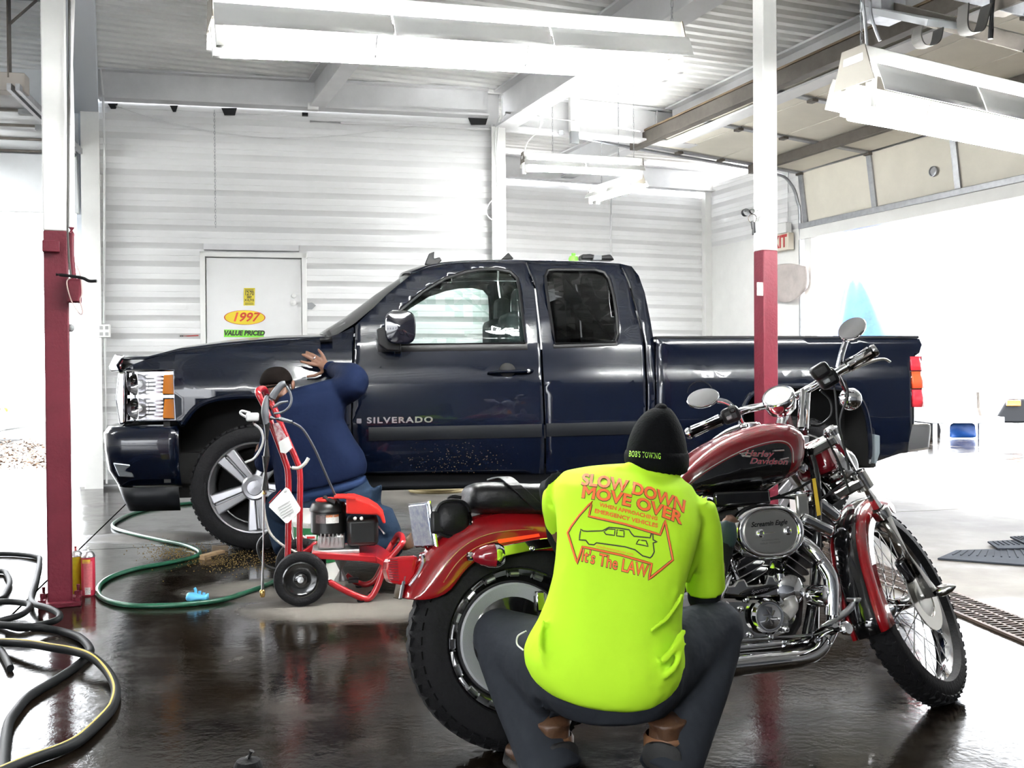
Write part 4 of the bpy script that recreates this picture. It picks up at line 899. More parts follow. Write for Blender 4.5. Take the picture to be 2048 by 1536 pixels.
# exhaust
ex = sub('exhaust', bw(1500, 1320, -.15))
pipe('header_pipe', [(1598, 1078, -.07), (1625, 1100, -.11), (1655, 1140, -.13), (1668, 1170, -.135), (1668, 1220, -.135), (1662, 1258, -.14), (1640, 1296, -.145), (1600, 1312, -.15), (1500, 1330, -.155)], .022, M_chrome, ex, n=16, smooth=5)
pipe('heat_shield', [(1640, 1120, -.14), (1659, 1150, -.155), (1664, 1180, -.16), (1664, 1230, -.16)], .024, M_chrome, ex, n=16)
pipe('header_pipe', [(1475, 1110, -.05), (1440, 1180, -.13), (1400, 1250, -.15), (1360, 1290, -.155)], .02, M_chrome, ex, n=16)
pipe('muffler', [(1640, 1300, -.15), (1610, 1312, -.155), (1500, 1325, -.16), (1380, 1336, -.165), (1180, 1345, -.165)], [.024, .03, .036, .038, .038], M_chrome, ex, n=18) if False else MB().tube([bw(x, y, w) for x, y, w in ((1652, 1282, -.145), (1628, 1306, -.15), (1590, 1317, -.155), (1500, 1327, -.16), (1380, 1338, -.165), (1150, 1350, -.165))], [.023, .026, .03, .034, .036, .036], 18, smooth=4).build('muffler', M_chrome, ex)
MB().tube([bw(x, y, -.15) for x, y in ((1628, 1280), (1560, 1288), (1430, 1302), (1150, 1312))], .013, 12).build('side_pipe', M_chrome, ex)
MB().tube([bw(x, y, -.13) for x, y in ((1628, 1270), (1540, 1276), (1430, 1284))], .007, 10).build('brake_rod', M_steel, ex)
# peg and brake pedal
pg = sub('foot_control', bw(1640, 1265, -.2))
MB().tube([bw(1630, 1272, -.13), bw(1650, 1262, -.19), bw(1672, 1256, -.24)], .014, 10, smooth=3).build('peg_stem', M_chrome, pg)
MB().tube([bw(1662, 1260, -.21), bw(1694, 1256, -.28)], .017, 12).build('foot_peg', M_rubber, pg)
MB().lathe([(.02, 0), (.021, .014), (.016, .02), (.001, .021)], bw(1688, 1257, -.27), (bw(1700, 1256, -.29)-bw(1680, 1257, -.25)), 12).build('peg_cap', M_chrome, pg)
MB().tube([bw(1638, 1262, -.15), bw(1668, 1242, -.15), bw(1695, 1222, -.15), bw(1714, 1200, -.15)], .011, 10, smooth=4).build('brake_pedal', M_steel, pg)
MB().box(bw(1714, 1199, -.15), (.05, .045, .014), BF.x, BF.z).build('pedal_pad', M_steel, pg, bevel=.004)
MB().tube([BF.w(.62, .1, .26), BF.w(.60, .21, .09), BF.w(.66, .245, .0)], .011, 8).build('side_stand', M_chrome, bike)
# small engine-bay pieces
MB().box(bw(1598, 1010, -.06), (.045, .05, .07), BF.x, BF.z).build('coil_cover', M_alum, bike, bevel=.008)
MB().box(bw(1468, 998, -.05), (.2, .12, .05), BF.x, BF.z).build('bracket_block', M_bblk, bike, bevel=.01)
for a in ([(1400, 1010), (1450, 985), (1520, 1000), (1580, 985), (1625, 960)], [(1430, 1020), (1500, 1008), (1560, 995), (1610, 1000)], [(1560, 990), (1520, 1010), (1505, 1030)], [(1625, 940), (1640, 1000), (1600, 1010)], [(1640, 1000), (1662, 985), (1690, 965)]):
    MB().tube([bw(x, y, -.07-.01*random.random()) for x, y in a], .0045, 6, smooth=4).build('cable', M_black, bike)
MB().lathe([(.024, 0), (.026, .012), (.018, .02), (.001, .022)], bw(1575, 960, -.04)+BF.x*.03, -BF.y, 16).build('tank_mount', M_chrome, bike) if False else MB().tube([bw(1588, 935, -.03), bw(1606, 935, -.03)], .02, 12).build('tank_mount', M_alum, bike)
MB().lathe([(.013, 0), (.013, .01), (.001, .012)], bw(1606, 936, -.05), -BF.y, 12).build('mount_bolt', M_chrome, bike)
MB().hexa([bw(1624, 958, -.1), bw(1631, 956, -.1), bw(1642, 1030, -.1), bw(1634, 1032, -.1), bw(1624, 958, -.097), bw(1631, 956, -.097), bw(1642, 1030, -.097), bw(1634, 1032, -.097)]).build('warning_label', mat('label_yellow', (.75, .52, .05), .5), bike, smooth=False)
MB().tube([bw(1575, 1110, -.02), bw(1570, 1180, -.02)], .012, 10).build('oil_line', M_fin, bike)
MB().box(bw(1571, 1118, .0), (.03, .04, .05), BF.x, BF.z).build('red_connector', mat('red_plastic', (.7, .02, .02), .4), bike, bevel=.006)
# ---- front end (steered)
s3 = lambda x, y, z: steer((x, y, z))
sfp = lambda px, py, y: on_plane(px, py, steer((WB, y, .4)), SF.y)    # pixel -> plane of the steered fork
fe_ = sub('front_fork', s3(WB, 0, .343)); hub = s3(WB, 0, .343)
up_ = lambda t, y, o=0.: s3(WB+SDIR.x*t+o*math.cos(RK), y, .343+SDIR.z*t+o*math.sin(RK))
FL = .64
for sd in (-1, 1):
    MB().tube([up_(.0, sd*.098), up_(.33, sd*.098)], .0265, 18).build('fork_slider', M_engal, fe_)
    MB().tube([up_(.32, sd*.098), up_(FL, sd*.098)], .0195, 18).build('fork_tube', M_chrome, fe_)
    MB().lathe([(.030, -.02), (.031, .0), (.029, .012), (.022, .016)], up_(.325, sd*.098), (up_(1, 0)-up_(0, 0)), 18).build('slider_cap', M_engal, fe_)
    MB().lathe([(.027, 0), (.028, .02), (.018, .03), (.001, .032)], up_(FL-.01, sd*.098), (up_(1, 0)-up_(0, 0)), 18).build('fork_cap', M_chrome, fe_)
    MB().lathe([(.030, -.03), (.031, .03)], up_(.45, sd*.098), (up_(1, 0)-up_(0, 0)), 18).build('clamp_sleeve', M_engal, fe_)
for t, nm in ((.45, 'lower_clamp'), (FL-.02, 'upper_clamp')):
    MB().rings([[up_(t+h, y, o) for o, h in ((-.07*(1-abs(y)*5), -.018), (.028, -.018), (.028, .018), (-.07*(1-abs(y)*5), .018))] for y in (-.11, -.05, 0, .05, .11)]).build(nm, M_engal, fe_, smooth=False, bevel=.008)
MB().tube([up_(.44, 0, -.07), up_(FL, 0, -.07)], .028, 16).build('steering_stem', M_bblk, bike)
MB().tube([s3(WB, -.125, .343), s3(WB, .125, .343)], .014, 12).build('axle', M_chrome, fe_)
MB().lathe([(.02, 0), (.02, .02), (.014, .045), (.004, .062), (.001, .064)], s3(WB, -.12, .343), -SF.y, 14).build('axle_cap', M_engal, fe_)
# front wheel
fwl = sub('front_wheel', hub); tyre(hub, -SF.y, .343, .046, 0, fwl, 58, .278)
MB().lathe([(.282, -.032), (.284, -.028), (.268, -.018), (.260, 0), (.268, .018), (.284, .028), (.282, .032), (.27, .026), (.256, .0), (.27, -.026)], hub, -SF.y, 64).build('rim', M_chrome, fwl)
MB().lathe([(.001, -.06), (.03, -.06), (.036, -.05), (.022, -.03), (.022, .03), (.036, .05), (.03, .06), (.001, .06)], hub, -SF.y, 24).build('hub', M_chrome, fwl)
dW, aW, bW = basis(-SF.y)
for k in range(40):
    q = k*math.tau/40; s_ = 1 if k % 2 else -1; q2 = q+(.62 if (k//2) % 2 else -.62)
    MB().tube([hub+(aW*math.cos(q2)+bW*math.sin(q2))*.035+dW*(s_*.045), hub+(aW*math.cos(q)+bW*math.sin(q))*.262+dW*(s_*.006)], .0019, 5).build('spoke', M_chrome, fwl)
MB().lathe([(.115, .066), (.115, .071), (.07, .071), (.07, .066)], hub, -SF.y, 40).build('brake_disc', mat('disc_steel', (.72, .70, .66), .18, metal=1.), fwl)
MB().lathe([(.072, .062), (.06, .07), (.03, .068), (.001, .068)], hub, -SF.y, 28).build('disc_carrier', M_alum, fwl)
MB().box(s3(WB-.085, -.075, .343+.09), (.085, .035, .05), (SF.x*-.5+SF.z), SF.x).build('brake_caliper', M_bblk, fe_, bevel=.012)
# front fender: short skirt behind and over the tyre
ffd = sub('front_fender', s3(WB-.1, 0, .7)); A0, A1 = math.radians(78), math.radians(196)
def fring(t, w0, w1, R0, R1, n=5):
    c = [];
    return c
rowsK, rowsR, rowsL = [], [], []
for i in range(17):
    t = lerp(A0, A1, i/16); e = lambda R, y: s3(WB+R*math.cos(t), y, .343+R*math.sin(t))
    flip = max(0, (i-13)/3)*.03
    rowsK.append([e(.372, y)+V((0, 0, 0)) for y in (-.042, -.02, 0, .02, .042)] if False else [e(.366+.012*(1-(y/.042)**2)+flip, y) for y in (-.042, -.03, -.015, 0, .015, .03, .042)])
    dp = .05+.02*math.sin(math.pi*i/16)
    rowsR.append([e(.366+flip, -.042), e(.363+flip, -.055), e(.345+flip*.7, -.062), e(.366-dp, -.062)])
    rowsL.append([e(.366+flip, .042), e(.363+flip, .055), e(.345+flip*.7, .062), e(.366-dp, .062)])
MB().grid(rowsK).build('fender_top', M_bblk, ffd, angle=0, solid=.004)
MB().grid(rowsR).build('fender_side', M_bred, ffd, angle=0, solid=.004); MB().grid(rowsL).build('fender_side', M_bred, ffd, angle=0, solid=.004)
for sd in (-1, 1): MB().bar(s3(WB-.02, sd*.066, .343+.33), s3(WB-.12, sd*.085, .343+.26), .03, .012).build('fender_bracket', M_bred, ffd, bevel=.004)
# ---- handlebar group placed from the steered geometry
hb = sub('handlebar', up_(FL+.05, 0, -.06))
gR0 = on_plane(1745, 703, steer((.98, -.36, 1.05)), V((0, 1, 0))); gR1 = at(1668, 748, gR0.y+.02)
gL0 = on_plane(1380, 866, steer((.98, .36, 1.05)), V((0, 1, 0))); gL1 = at(1478, 824, gL0.y-.04)
mid = up_(FL+.03, 0, -.075); riserR = up_(FL+.07, -.05, -.075); riserL = up_(FL+.07, .05, -.075)
cR = at(1610, 782, (gR0.y+gL0.y)/2-.02); cL = at(1575, 800, (gR0.y+gL0.y)/2+.02)
MB().tube([gR0, gR1, lerp(gR1, cR, .55), cR, cL, lerp(cL, gL1, .5), gL1, gL0], .0135, 14, smooth=5).build('bar', M_chrome, hb)
for a, b, nm in ((gR0, gR1, 'grip'), (gL0, gL1, 'grip')):
    g_ = lerp(a, b, .68); MB().tube([a, g_], .0195, 16).build(nm, M_rubber, hb)
    dd = (g_-a).normalized(); _, ga, gb = basis(dd)
    for k in range(5):
        q = k*math.tau/5+.6; MB().tube([lerp(a, g_, .08)+(ga*math.cos(q)+gb*math.sin(q))*.018, lerp(a, g_, .92)+(ga*math.cos(q)+gb*math.sin(q))*.018], .0055, 6).build('grip_band', M_chrome, hb)
    MB().lathe([(.020, 0), (.0215, .006), (.018, .014), (.001, .016)], a, -dd, 16).build('grip_cap', M_chrome, hb)
for (x, y), dep, nm in (((1655, 757), gR1.y, 'switch_housing'), ((1462, 830), gL1.y, 'switch_housing')):
    c = at(x, y, dep-.0); dd = (gR0-gR1 if x > 1600 else gL0-gL1).normalized()
    MB().box(c, (.065, .05, .058), dd).build(nm, M_black, hb, bevel=.014)
    MB().box(c+V((0, -.022, .018)), (.022, .02, .02), dd).build('switch_button', M_black, hb, bevel=.005)
    MB().box(c+V((-.012, -.03, -.008)), (.02, .02, .014), dd).build('switch_button', M_grey, hb, bevel=.004)
cb = at(1640, 742, gR1.y-.02); MB().box(cb, (.06, .05, .045), (gR0-gR1)).build('master_cylinder', M_black, hb, bevel=.012)
lv = [at(x, y, gR1.y+d) for x, y, d in ((1672, 752, .03), (1710, 735, .05), (1745, 722, .06), (1768, 718, .06), (1780, 724, .06))]
MB().tube(lv, [.011, .012, .010, .007, .008], 10, smooth=4, flat=.55).build('brake_lever', M_alum, hb)
lv2 = [at(x, y, gL1.y+d) for x, y, d in ((1490, 848, .02), (1455, 862, .06), (1420, 885, .07), (1398, 902, .07))]
MB().tube(lv2, [.011, .012, .010, .007], 10, smooth=4, flat=.55).build('clutch_lever', M_alum, hb)
# mirrors
M_mir = mat('mirror_glass', (.55, .55, .57), .06, metal=1.)
def mirror(px, py, ax_px, ay_px, tilt, stem, dep, nm):
    m_ = sub(nm, at(px, py, dep), hb); s_ = dep/F_PX; c = at(px, py, dep); ca, sa_ = math.cos(tilt), math.sin(tilt)
    ex_ = (RT*ca+UP*sa_); ey_ = (-RT*sa_+UP*ca)+FW*.9; ey_.normalize(); nn = ex_.cross(ey_)
    if nn.dot(FW) > 0: nn = -nn
    k = 1/ (ey_.dot(-RT*sa_+UP*ca))
    R_ = lambda g, h: [c+nn*h+ex_*(ax_px*s_*g*math.cos(t))+ey_*(ay_px*s_*k*g*math.sin(t)) for t in [i*math.tau/32 for i in range(32)]]
    MB().rings([R_(.2, -.03), R_(.7, -.024), R_(.96, -.01), R_(1., .0), R_(.97, .003)]).build('mirror_shell', M_chrome, m_)
    MB().rings([R_(.93, .0025), R_(.92, .0045)]).build('mirror_glass', M_mir, m_)
    MB().tube([at(x, y, d) for x, y, d in stem], .008, 10, smooth=5, flat=1.3).build('mirror_stem', M_chrome, m_)
mirror(1406, 796, 33, 17, math.radians(16), [(1430, 800, gL1.y), (1455, 806, gL1.y-.005), (1474, 826, gL1.y)], gL1.y, 'mirror')
mirror(1704, 657, 30, 17, math.radians(38), [(1692, 680, gR1.y+.005), (1684, 705, gR1.y), (1677, 735, gR1.y)], gR1.y, 'mirror')
# gauge
gg = sub('speedometer', at(1560, 805, cL.y), hb); gc = at(1556, 793, cL.y-.03); gn = (UP*.72-FW*.52-RT*.40).normalized()
MB().lathe([(.001, -.075), (.03, -.072), (.05, -.05), (.056, -.02), (.056, .0), (.051, .006), (.046, .004)], gc, gn, 32).build('gauge_cup', M_chrome, gg)
MB().lathe([(.047, .0035), (.001, .0038)], gc, gn, 32).build('gauge_face', mat('gauge_face', (.45, .46, .42), .05, coat=1.), gg)
MB().tube([gc-gn*.06, up_(FL, 0, -.06)], .02, 10).build('gauge_bracket', M_tred, gg)
MB().box(up_(FL-.06, 0, -.015), (.07, .13, .12), SF.x, (up_(1, 0)-up_(0, 0))).build('fork_shroud', M_tred, hb, bevel=.02)
for r_, t_ in ((riserR, cR), (riserL, cL)): MB().tube([up_(FL, 0, -.07)+(r_-up_(FL, 0, -.07))*.8, r_, t_], .019, 12).build('riser', M_chrome, hb)
# headlamp and turn signals
hlm = sub('headlamp', up_(.53, 0, .09)); hc = up_(.52, 0, .06); hn = SF.x
MB().lathe([(.001, -.075), (.03, -.07), (.06, -.045), (.076, 0), (.08, .04), (.084, .05), (.082, .06), (.076, .062)], hc, hn, 28).build('lamp_bucket', M_chrome, hlm)
MB().lathe([(.077, .06), (.06, .068), (.03, .073), (.001, .074)], hc, hn, 28).build('lamp_lens', G_lens, hlm)
MB().lathe([(.07, .055), (.05, .02), (.02, .0), (.001, 0)], hc, hn, 24).build('lamp_reflector', M_refl, hlm)
for (x, y), dep, nm in (((1700, 798), gR1.y+.03, 'front_turn_signal'), ((1498, 870), gL1.y+.02, 'front_turn_signal')):
    t_ = sub(nm, at(x, y, dep), hb); c = at(x, y, dep)
    MB().lathe([(.001, -.034), (.02, -.03), (.033, -.014), (.037, .004), (.035, .012)], c, SF.x, 22).build('signal_shell', M_chrome, t_)
    MB().lathe([(.034, .012), (.028, .028), (.014, .038), (.001, .04)], c, SF.x, 20).build('signal_lens', M_amber, t_)
    MB().tube([c-SF.x*.01, at(x-20, y-40, dep-.02), at(x-30, y-55, dep-.03)], .007, 8, smooth=3).build('signal_stem', M_chrome, t_)
for pts in ([(1668, 770), (1672, 800), (1676, 850), (1690, 900), (1698, 940)], [(1690, 760), (1695, 790), (1680, 840), (1685, 880)], [(1640, 780), (1660, 800), (1662, 830), (1640, 850), (1620, 850)], [(1480, 850), (1520, 852), (1560, 862), (1600, 880)], [(1650, 870), (1680, 930), (1700, 985)]):
    MB().tube([at(x, y, gR1.y-.02 if pts[0][0] > 1600 else gL1.y) for x, y in pts], .004, 6, smooth=5).build('cable', M_black, hb)
# ------------------------------------------------------------------ people
M_skin = mat('skin', (.16, .075, .045), .5, var=.15, vscale=12)
def cloth(name, col, rough=.85, bump=.5, bscale=9., var=.12, weave=True, sheen=.0):
    return mat(name, col, rough, var=var, vscale=3., bump=bump, bscale=bscale, bdist=.02, spec=.1, sheen=sheen)
M_hivis = cloth('hivis_yellow', (.52, .88, .035), .8, .35, 7., .06)
M_pants = cloth('grey_trousers', (.030, .034, .042), .85, .7, 10., .2)
M_knit = mat('black_knit', (.0045, .005, .0055), .95, bump=.6, bscale=140, bdist=.004, spec=.08)
M_bsleeve = cloth('black_sleeve', (.014, .016, .018))
M_navy = cloth('navy_cloth', (.0035, .008, .028), .85, .4, 8.)
M_jean = cloth('jeans', (.014, .027, .052), .85, .5, 14., .3)
M_boot = mat('boot_leather', (.115, .055, .028), .45, var=.45, vscale=20, bump=.3, bscale=40)
M_sole = mat('boot_sole', (.012, .012, .012), .7, bump=.3, bscale=50)
def slab_ring(Lp, Rp, d, t, n=28, p=2.3, skew=0.):
    """ring between two silhouette pixels at depth d with half thickness t along the view."""
    a = at(*Lp, d+skew); b = at(*Rp, d-skew); c = (a+b)/2; ax = (b-a)/2; fy = V((c.x, c.y, 0)).normalized()
    out = []
    for i in range(n):
        q = i*math.tau/n; co, si = math.cos(q), math.sin(q)
        out.append(c+ax*math.copysign(abs(co)**(2/p), co)+fy*(t*math.copysign(abs(si)**(2/p), si)))
    return out
def limb(mb, pts, rs, n=14, smooth=5): mb.tube([at(*p) for p in pts], rs, n, smooth=smooth); 
def join_body(mb_list):
    m = MB()
    for q in mb_list: m.add(q.v, q.f)
    return m
def hand(mb, wrist, palm, tips, rad=.0095):
    """palm pad plus five bent fingers; tips: list of (root, knuckle, tip)"""
    d = (palm-wrist); mb.tube([wrist, lerp(wrist, palm, .5), palm, palm+d*.35], [.026, .033, .036, .026], 12, flat=.55, hint=V((0, 1, 0)))
    for root, kn, tip in tips: mb.tube([root, kn, tip], [rad*1.1, rad, rad*.8], 8, smooth=4); mb.ball(tip, rad*.8, 8, 6)
# ---------- person in the hi-vis shirt, squatting at the motorcycle
p1 = empty('person', (at(1205, 1420, 2.6).x, 2.62, 0), 'person in neon yellow tee, black beanie and grey trousers squatting by the motorcycle', 'person')
bd = MB()
bd.ball(at(1316, 895, 2.84), (.073, .092, .108), 16, 12, RT, UP)                        # head
bd.ball(at(1322, 905, 2.925), (.014, .02, .02), 8, 6); bd.ball(at(1322, 930, 2.92), (.025, .012, .01), 8, 6)   # nose, mouth
for ex_ in (1300, 1340): bd.ball(at(ex_, 890, 2.92), .011, 8, 6)
for ex_ in (1262, 1370): bd.ball(at(ex_, 912, 2.84), (.01, .02, .028), 8, 6)
bd.tube([at(1322, 925, 2.84), at(1316, 965, 2.82), at(1300, 1010, 2.77)], [.05, .05, .06], 14)
bd.tube([at(1265, 1035, 2.715), at(1240, 1100, 2.66), at(1215, 1200, 2.60), at(1205, 1330, 2.585)], [.08, .115, .105, .12], 16, flat=.85)
bd.tube([at(1135, 985, 2.74), at(1260, 1000, 2.74), at(1385, 1020, 2.74)], [.045, .045, .045], 12)
bd.tube([at(1385, 1020, 2.74), at(1408, 1190, 2.82), at(1432, 1130, 2.93), at(1446, 1085, 2.985)], [.046, .040, .033, .024], 12, smooth=4)
bd.tube([at(1130, 985, 2.74), at(1135, 1090, 2.88), at(1230, 1110, 2.93), at(1330, 1100, 2.95)], [.046, .040, .034, .026], 12, smooth=4)
w_ = at(1446, 1085, 2.985); pm = at(1452, 1060, 3.01)
hand(bd, w_, pm, [(at(1446+4*k, 1052, 3.01), at(1452+5*k, 1036+2*k, 3.03), at(1462+5*k, 1032+4*k, 3.06)) for k in range(4)]+[(at(1452, 1068, 3.0), at(1464, 1062, 2.985), at(1472, 1056, 2.98))])
w_ = at(1330, 1100, 2.95); pm = at(1362, 1098, 2.975)
hand(bd, w_, pm, [(at(1372, 1084+6*k, 2.98), at(1386, 1082+7*k, 2.99), at(1396, 1086+8*k, 3.01)) for k in range(4)]+[(at(1362, 1110, 2.965), at(1376, 1116, 2.965), at(1386, 1118, 2.97))])
legs = [([(1150, 1365, 2.59), (1070, 1310, 2.70), (1000, 1272, 2.80)], [(1000, 1272, 2.80), (1046, 1400, 2.70), (1110, 1552, 2.60)]),
        ([(1260, 1365, 2.59), (1350, 1300, 2.70), (1432, 1256, 2.80)], [(1432, 1256, 2.80), (1394, 1390, 2.71), (1334, 1552, 2.61)])]
for th, sh in legs: limb(bd, th, [.085, .075, .055]); limb(bd, sh, [.055, .052, .036])
body1 = bd.build('body', M_skin, p1, remesh=.011, relax=3, angle=0)
pt = MB()
pt.rings([slab_ring((1062, 1290), (1368, 1290), 2.60, .15), slab_ring((1064, 1330), (1376, 1330), 2.60, .175), slab_ring((1078, 1375), (1368, 1378), 2.61, .18), slab_ring((1105, 1405), (1345, 1408), 2.62, .165), slab_ring((1140, 1424), (1310, 1424), 2.64, .11)])
for th, sh, kx in ((legs[0][0], legs[0][1], 0), (legs[1][0], legs[1][1], 1)):
    limb(pt, th, [.125, .105, .078], 18); limb(pt, sh, [.082, .080, .078, .082], 18)
    pt.ball(at(*th[-1]), .078, 16, 10)
# loose folds at knees and cuffs
pt.tube([at(985, 1330, 2.72), at(1040, 1345, 2.66), at(1090, 1335, 2.62)], .022, 8, smooth=4); pt.tube([at(1445, 1310, 2.74), at(1395, 1345, 2.66), at(1350, 1352, 2.62)], .022, 8, smooth=4)
pants1 = pt.build('trousers', M_pants, p1, remesh=.010, relax=4, angle=0)
sh1 = MB()
lv_ = [((1175, 933), (1300, 925), 2.80, .035), ((1128, 942), (1345, 945), 2.785, .075), ((1110, 962), (1385, 972), 2.755, .11), ((1108, 990), (1402, 1005), 2.73, .128), ((1112, 1030), (1404, 1045), 2.695, .138), ((1114, 1070), (1396, 1085), 2.67, .142), ((1111, 1110), (1384, 1125), 2.645, .14), ((1106, 1150), (1372, 1162), 2.625, .14), ((1094, 1195), (1366, 1205), 2.61, .143), ((1076, 1238), (1364, 1248), 2.598, .152), ((1056, 1272), (1367, 1285), 2.59, .165), ((1047, 1296), (1371, 1312), 2.588, .178), ((1050, 1318), (1370, 1338), 2.588, .184), ((1062, 1342), (1360, 1365), 2.588, .184), ((1082, 1358), (1340, 1385), 2.59, .18), ((1112, 1369), (1315, 1393), 2.595, .165)]
sh1.rings([slab_ring(*q) for q in lv_])
sh1.tube([at(1380, 1005, 2.74), at(1398, 1060, 2.75), at(1407, 1120, 2.78), at(1411, 1178, 2.815)], [.066, .062, .056, .056], 18, smooth=4)
sh1.tube([at(1135, 985, 2.745), at(1127, 1010, 2.79), at(1130, 1050, 2.85)], [.066, .062, .056], 16, smooth=3)
sh1.tube([at(1232, 958, 2.79), at(1268, 952, 2.77), at(1300, 956, 2.77), at(1335, 968, 2.79), at(1362, 985, 2.80)], [.03, .045, .05, .045, .03], 12, smooth=3)
# cloth folds
for pts, r in (([(1370, 1180, 2.53), (1340, 1230, 2.47), (1300, 1262, 2.44)], .008), ([(1368, 1260, 2.49), (1345, 1300, 2.447), (1322, 1325, 2.43)], .011), ([(1366, 1285, 2.47), (1352, 1330, 2.447), (1330, 1352, 2.438)], .010), ([(1085, 1240, 2.51), (1080, 1290, 2.462), (1092, 1330, 2.444)], .008), ([(1395, 1100, 2.72), (1385, 1130, 2.72), (1372, 1165, 2.73)], .012), ([(1235, 935, 2.755), (1250, 950, 2.735), (1262, 968, 2.715)], .012)):
    sh1.tube([at(*q) for q in pts], r, 8, smooth=4)
shirt = sh1.build('shirt', M_hivis, p1, remesh=.0075, relax=5, angle=0)
sl = MB().tube([at(1411, 1160, 2.81), at(1408, 1196, 2.83), at(1420, 1165, 2.90), at(1446, 1085, 2.985)], [.048, .047, .042, .036], 14, smooth=5); sl.ball(at(1406, 1194, 2.83), .045, 14, 10)
sl.tube([at(1128, 985, 2.76), at(1122, 1000, 2.80), at(1135, 1090, 2.88), at(1230, 1110, 2.93), at(1330, 1100, 2.95)], [.05, .05, .045, .04, .034], 14, smooth=4)
sl.tube([at(1118, 965, 2.765), at(1106, 975, 2.80), at(1112, 1030, 2.87)], [.042, .042, .04], 12)
sl.build('undersleeve', M_bsleeve, p1, remesh=.009, relax=3, angle=0)
gl = MB(); w_ = at(1444, 1096, 2.97); gl.tube([w_, at(1450, 1070, 2.985), at(1452, 1046, 3.0)], [.034, .038, .03], 14, smooth=3)
gl.build('glove', mat('teal_glove', (.02, .04, .05), .8), p1, remesh=.008, relax=2, angle=0)
hat = MB()
hl_ = [((1305, 815), (1335, 812), .02), ((1290, 823), (1347, 822), .05), ((1274, 840), (1358, 840), .075), ((1262, 862), (1368, 862), .09), ((1254, 886), (1374, 888), .1), ((1251, 908), (1376, 914), .104), ((1252, 925), (1375, 936), .104), ((1256, 934), (1373, 955), .102)]
hat.rings([slab_ring(a, b, 2.835, t, p=2.1) for a, b, t in hl_]); hat.ball(at(1322, 816, 2.835), (.02, .03, .014), 10, 6)
hat_o = hat.build('beanie', M_knit, p1, sub=1, angle=0)
cuff = MB().rings([slab_ring((1250, 893), (1377, 897), 2.835, .114, p=2.1), slab_ring((1248, 906), (1379, 912), 2.835, .122, p=2.1), slab_ring((1247, 920), (1379, 930), 2.835, .122, p=2.1), slab_ring((1252, 936), (1376, 957), 2.835, .116, p=2.1)]).build('beanie_cuff', M_knit, p1, sub=1, angle=0)
for k, (hx_, hy_, d0, tx) in enumerate(((1110, 1590, 2.585, -.45), (1330, 1590, 2.585, .40))):
    bt = sub('boot', ground(hx_, hy_), p1); h = ground(hx_, hy_); fwd = V((tx, 1, 0)).normalized(); sd_ = V((fwd.y, -fwd.x, 0))
    sec = lambda s, w, z0, z1, n=16: [h+fwd*s+sd_*(w*math.copysign(abs(math.cos(q))**.8, math.cos(q)))+UZ*((z0+z1)/2+(z1-z0)/2*math.copysign(abs(math.sin(q))**.8, math.sin(q))+max(0, .06*(1-s/.15))) for q in [i*math.tau/n for i in range(n)]]
    mb = MB().rings([sec(-.03, .02, .04, .10), sec(-.015, .04, .025, .15), sec(.03, .046, .025, .17), sec(.08, .046, .025, .165), sec(.12, .048, .025, .12), sec(.17, .052, .025, .09), sec(.22, .048, .025, .075), sec(.25, .03, .03, .06)])
    mb.tube([h+fwd*.03+UZ*.08, h+fwd*.02+UZ*.2], [.052, .062], 16)
    mb.build('boot_upper', M_boot, bt, remesh=.008, relax=2, angle=0)
    MB().rings([sec(-.046, .035, .0, .075), sec(-.038, .052, 0, .078), sec(.03, .056, .0, .06), sec(.06, .050, .008, .045), sec(.14, .056, .0, .04), sec(.22, .054, .0, .04), sec(.262, .03, .01, .045)]).build('sole', M_sole, bt)
    MB().lathe([(.054, -.03), (.061, -.025), (.062, .012), (.056, .02)], h+fwd*.024+UZ*.135, UZ, 20).build('collar', mat('boot_tan', (.22, .10, .045), .5, var=.2), bt)
wr_ = MB().tube([at(1052, 1262, 2.50), at(1036, 1272, 2.52), at(1034, 1288, 2.52), at(1046, 1300, 2.49)], .0022, 6, smooth=5).build('earphone_cord', mat('cord_white', (.75, .75, .7), .5), p1)
# printing on the shirt back and beanie
bpy.context.view_layer.update()
SB = bvh_of(shirt); HB = bvh_of(cuff)
M_por = mat('print_orange', (.92, .17, .035), .7); M_pbk = mat('print_black', (.05, .06, .04), .7)
sfb = lambda x, y: at(x, y, 2.5)
def shirt_text(s, cx, cy, ang, h, wx=1., bold=.02, curve=0., outline=.03, shear=0., space=1.02, nm='lettering', orange=M_por):
    dx, dy = math.cos(ang), math.sin(ang); up = (math.sin(ang*.55), -math.cos(ang*.55))
    if outline: text_drape(nm, s, M_pbk, shirt, SB, cx, cy, dx, dy, h, .002, bold=bold+outline, shear=shear, wx=wx, space=space, fb=sfb, curve=curve, up=up)
    text_drape(nm, s, orange, shirt, SB, cx, cy, dx, dy, h, .0032, bold=bold, shear=shear, wx=wx, space=space, fb=sfb, curve=curve, up=up)
A17 = math.radians(17)
def fit_wx(s, h, width, bold=0., space=1.02):
    me = text_mesh(s, 1., bold, 0., 'CENTER', space); xs = [v.co.x for v in me.vertices]; w = (max(xs)-min(xs))*h/.72; bpy.data.meshes.remove(me); return width/w
shirt_text('SLOW DOWN', 1268, 979, math.radians(15), 23, fit_wx('SLOW DOWN', 23, 212, .035), .035, -10, .022)
shirt_text('MOVE OVER', 1264, 1005, math.radians(15), 23, fit_wx('MOVE OVER', 23, 206, .035), .035, -8, .022)
shirt_text('WHEN APPROACHING', 1257, 1025, math.radians(14), 7.5, fit_wx('WHEN APPROACHING', 7.5, 118), .03, 0, 0)
shirt_text('EMERGENCY VEHICLES', 1252, 1038, math.radians(13.5), 8, fit_wx('EMERGENCY VEHICLES', 8, 128), .03, 0, 0)
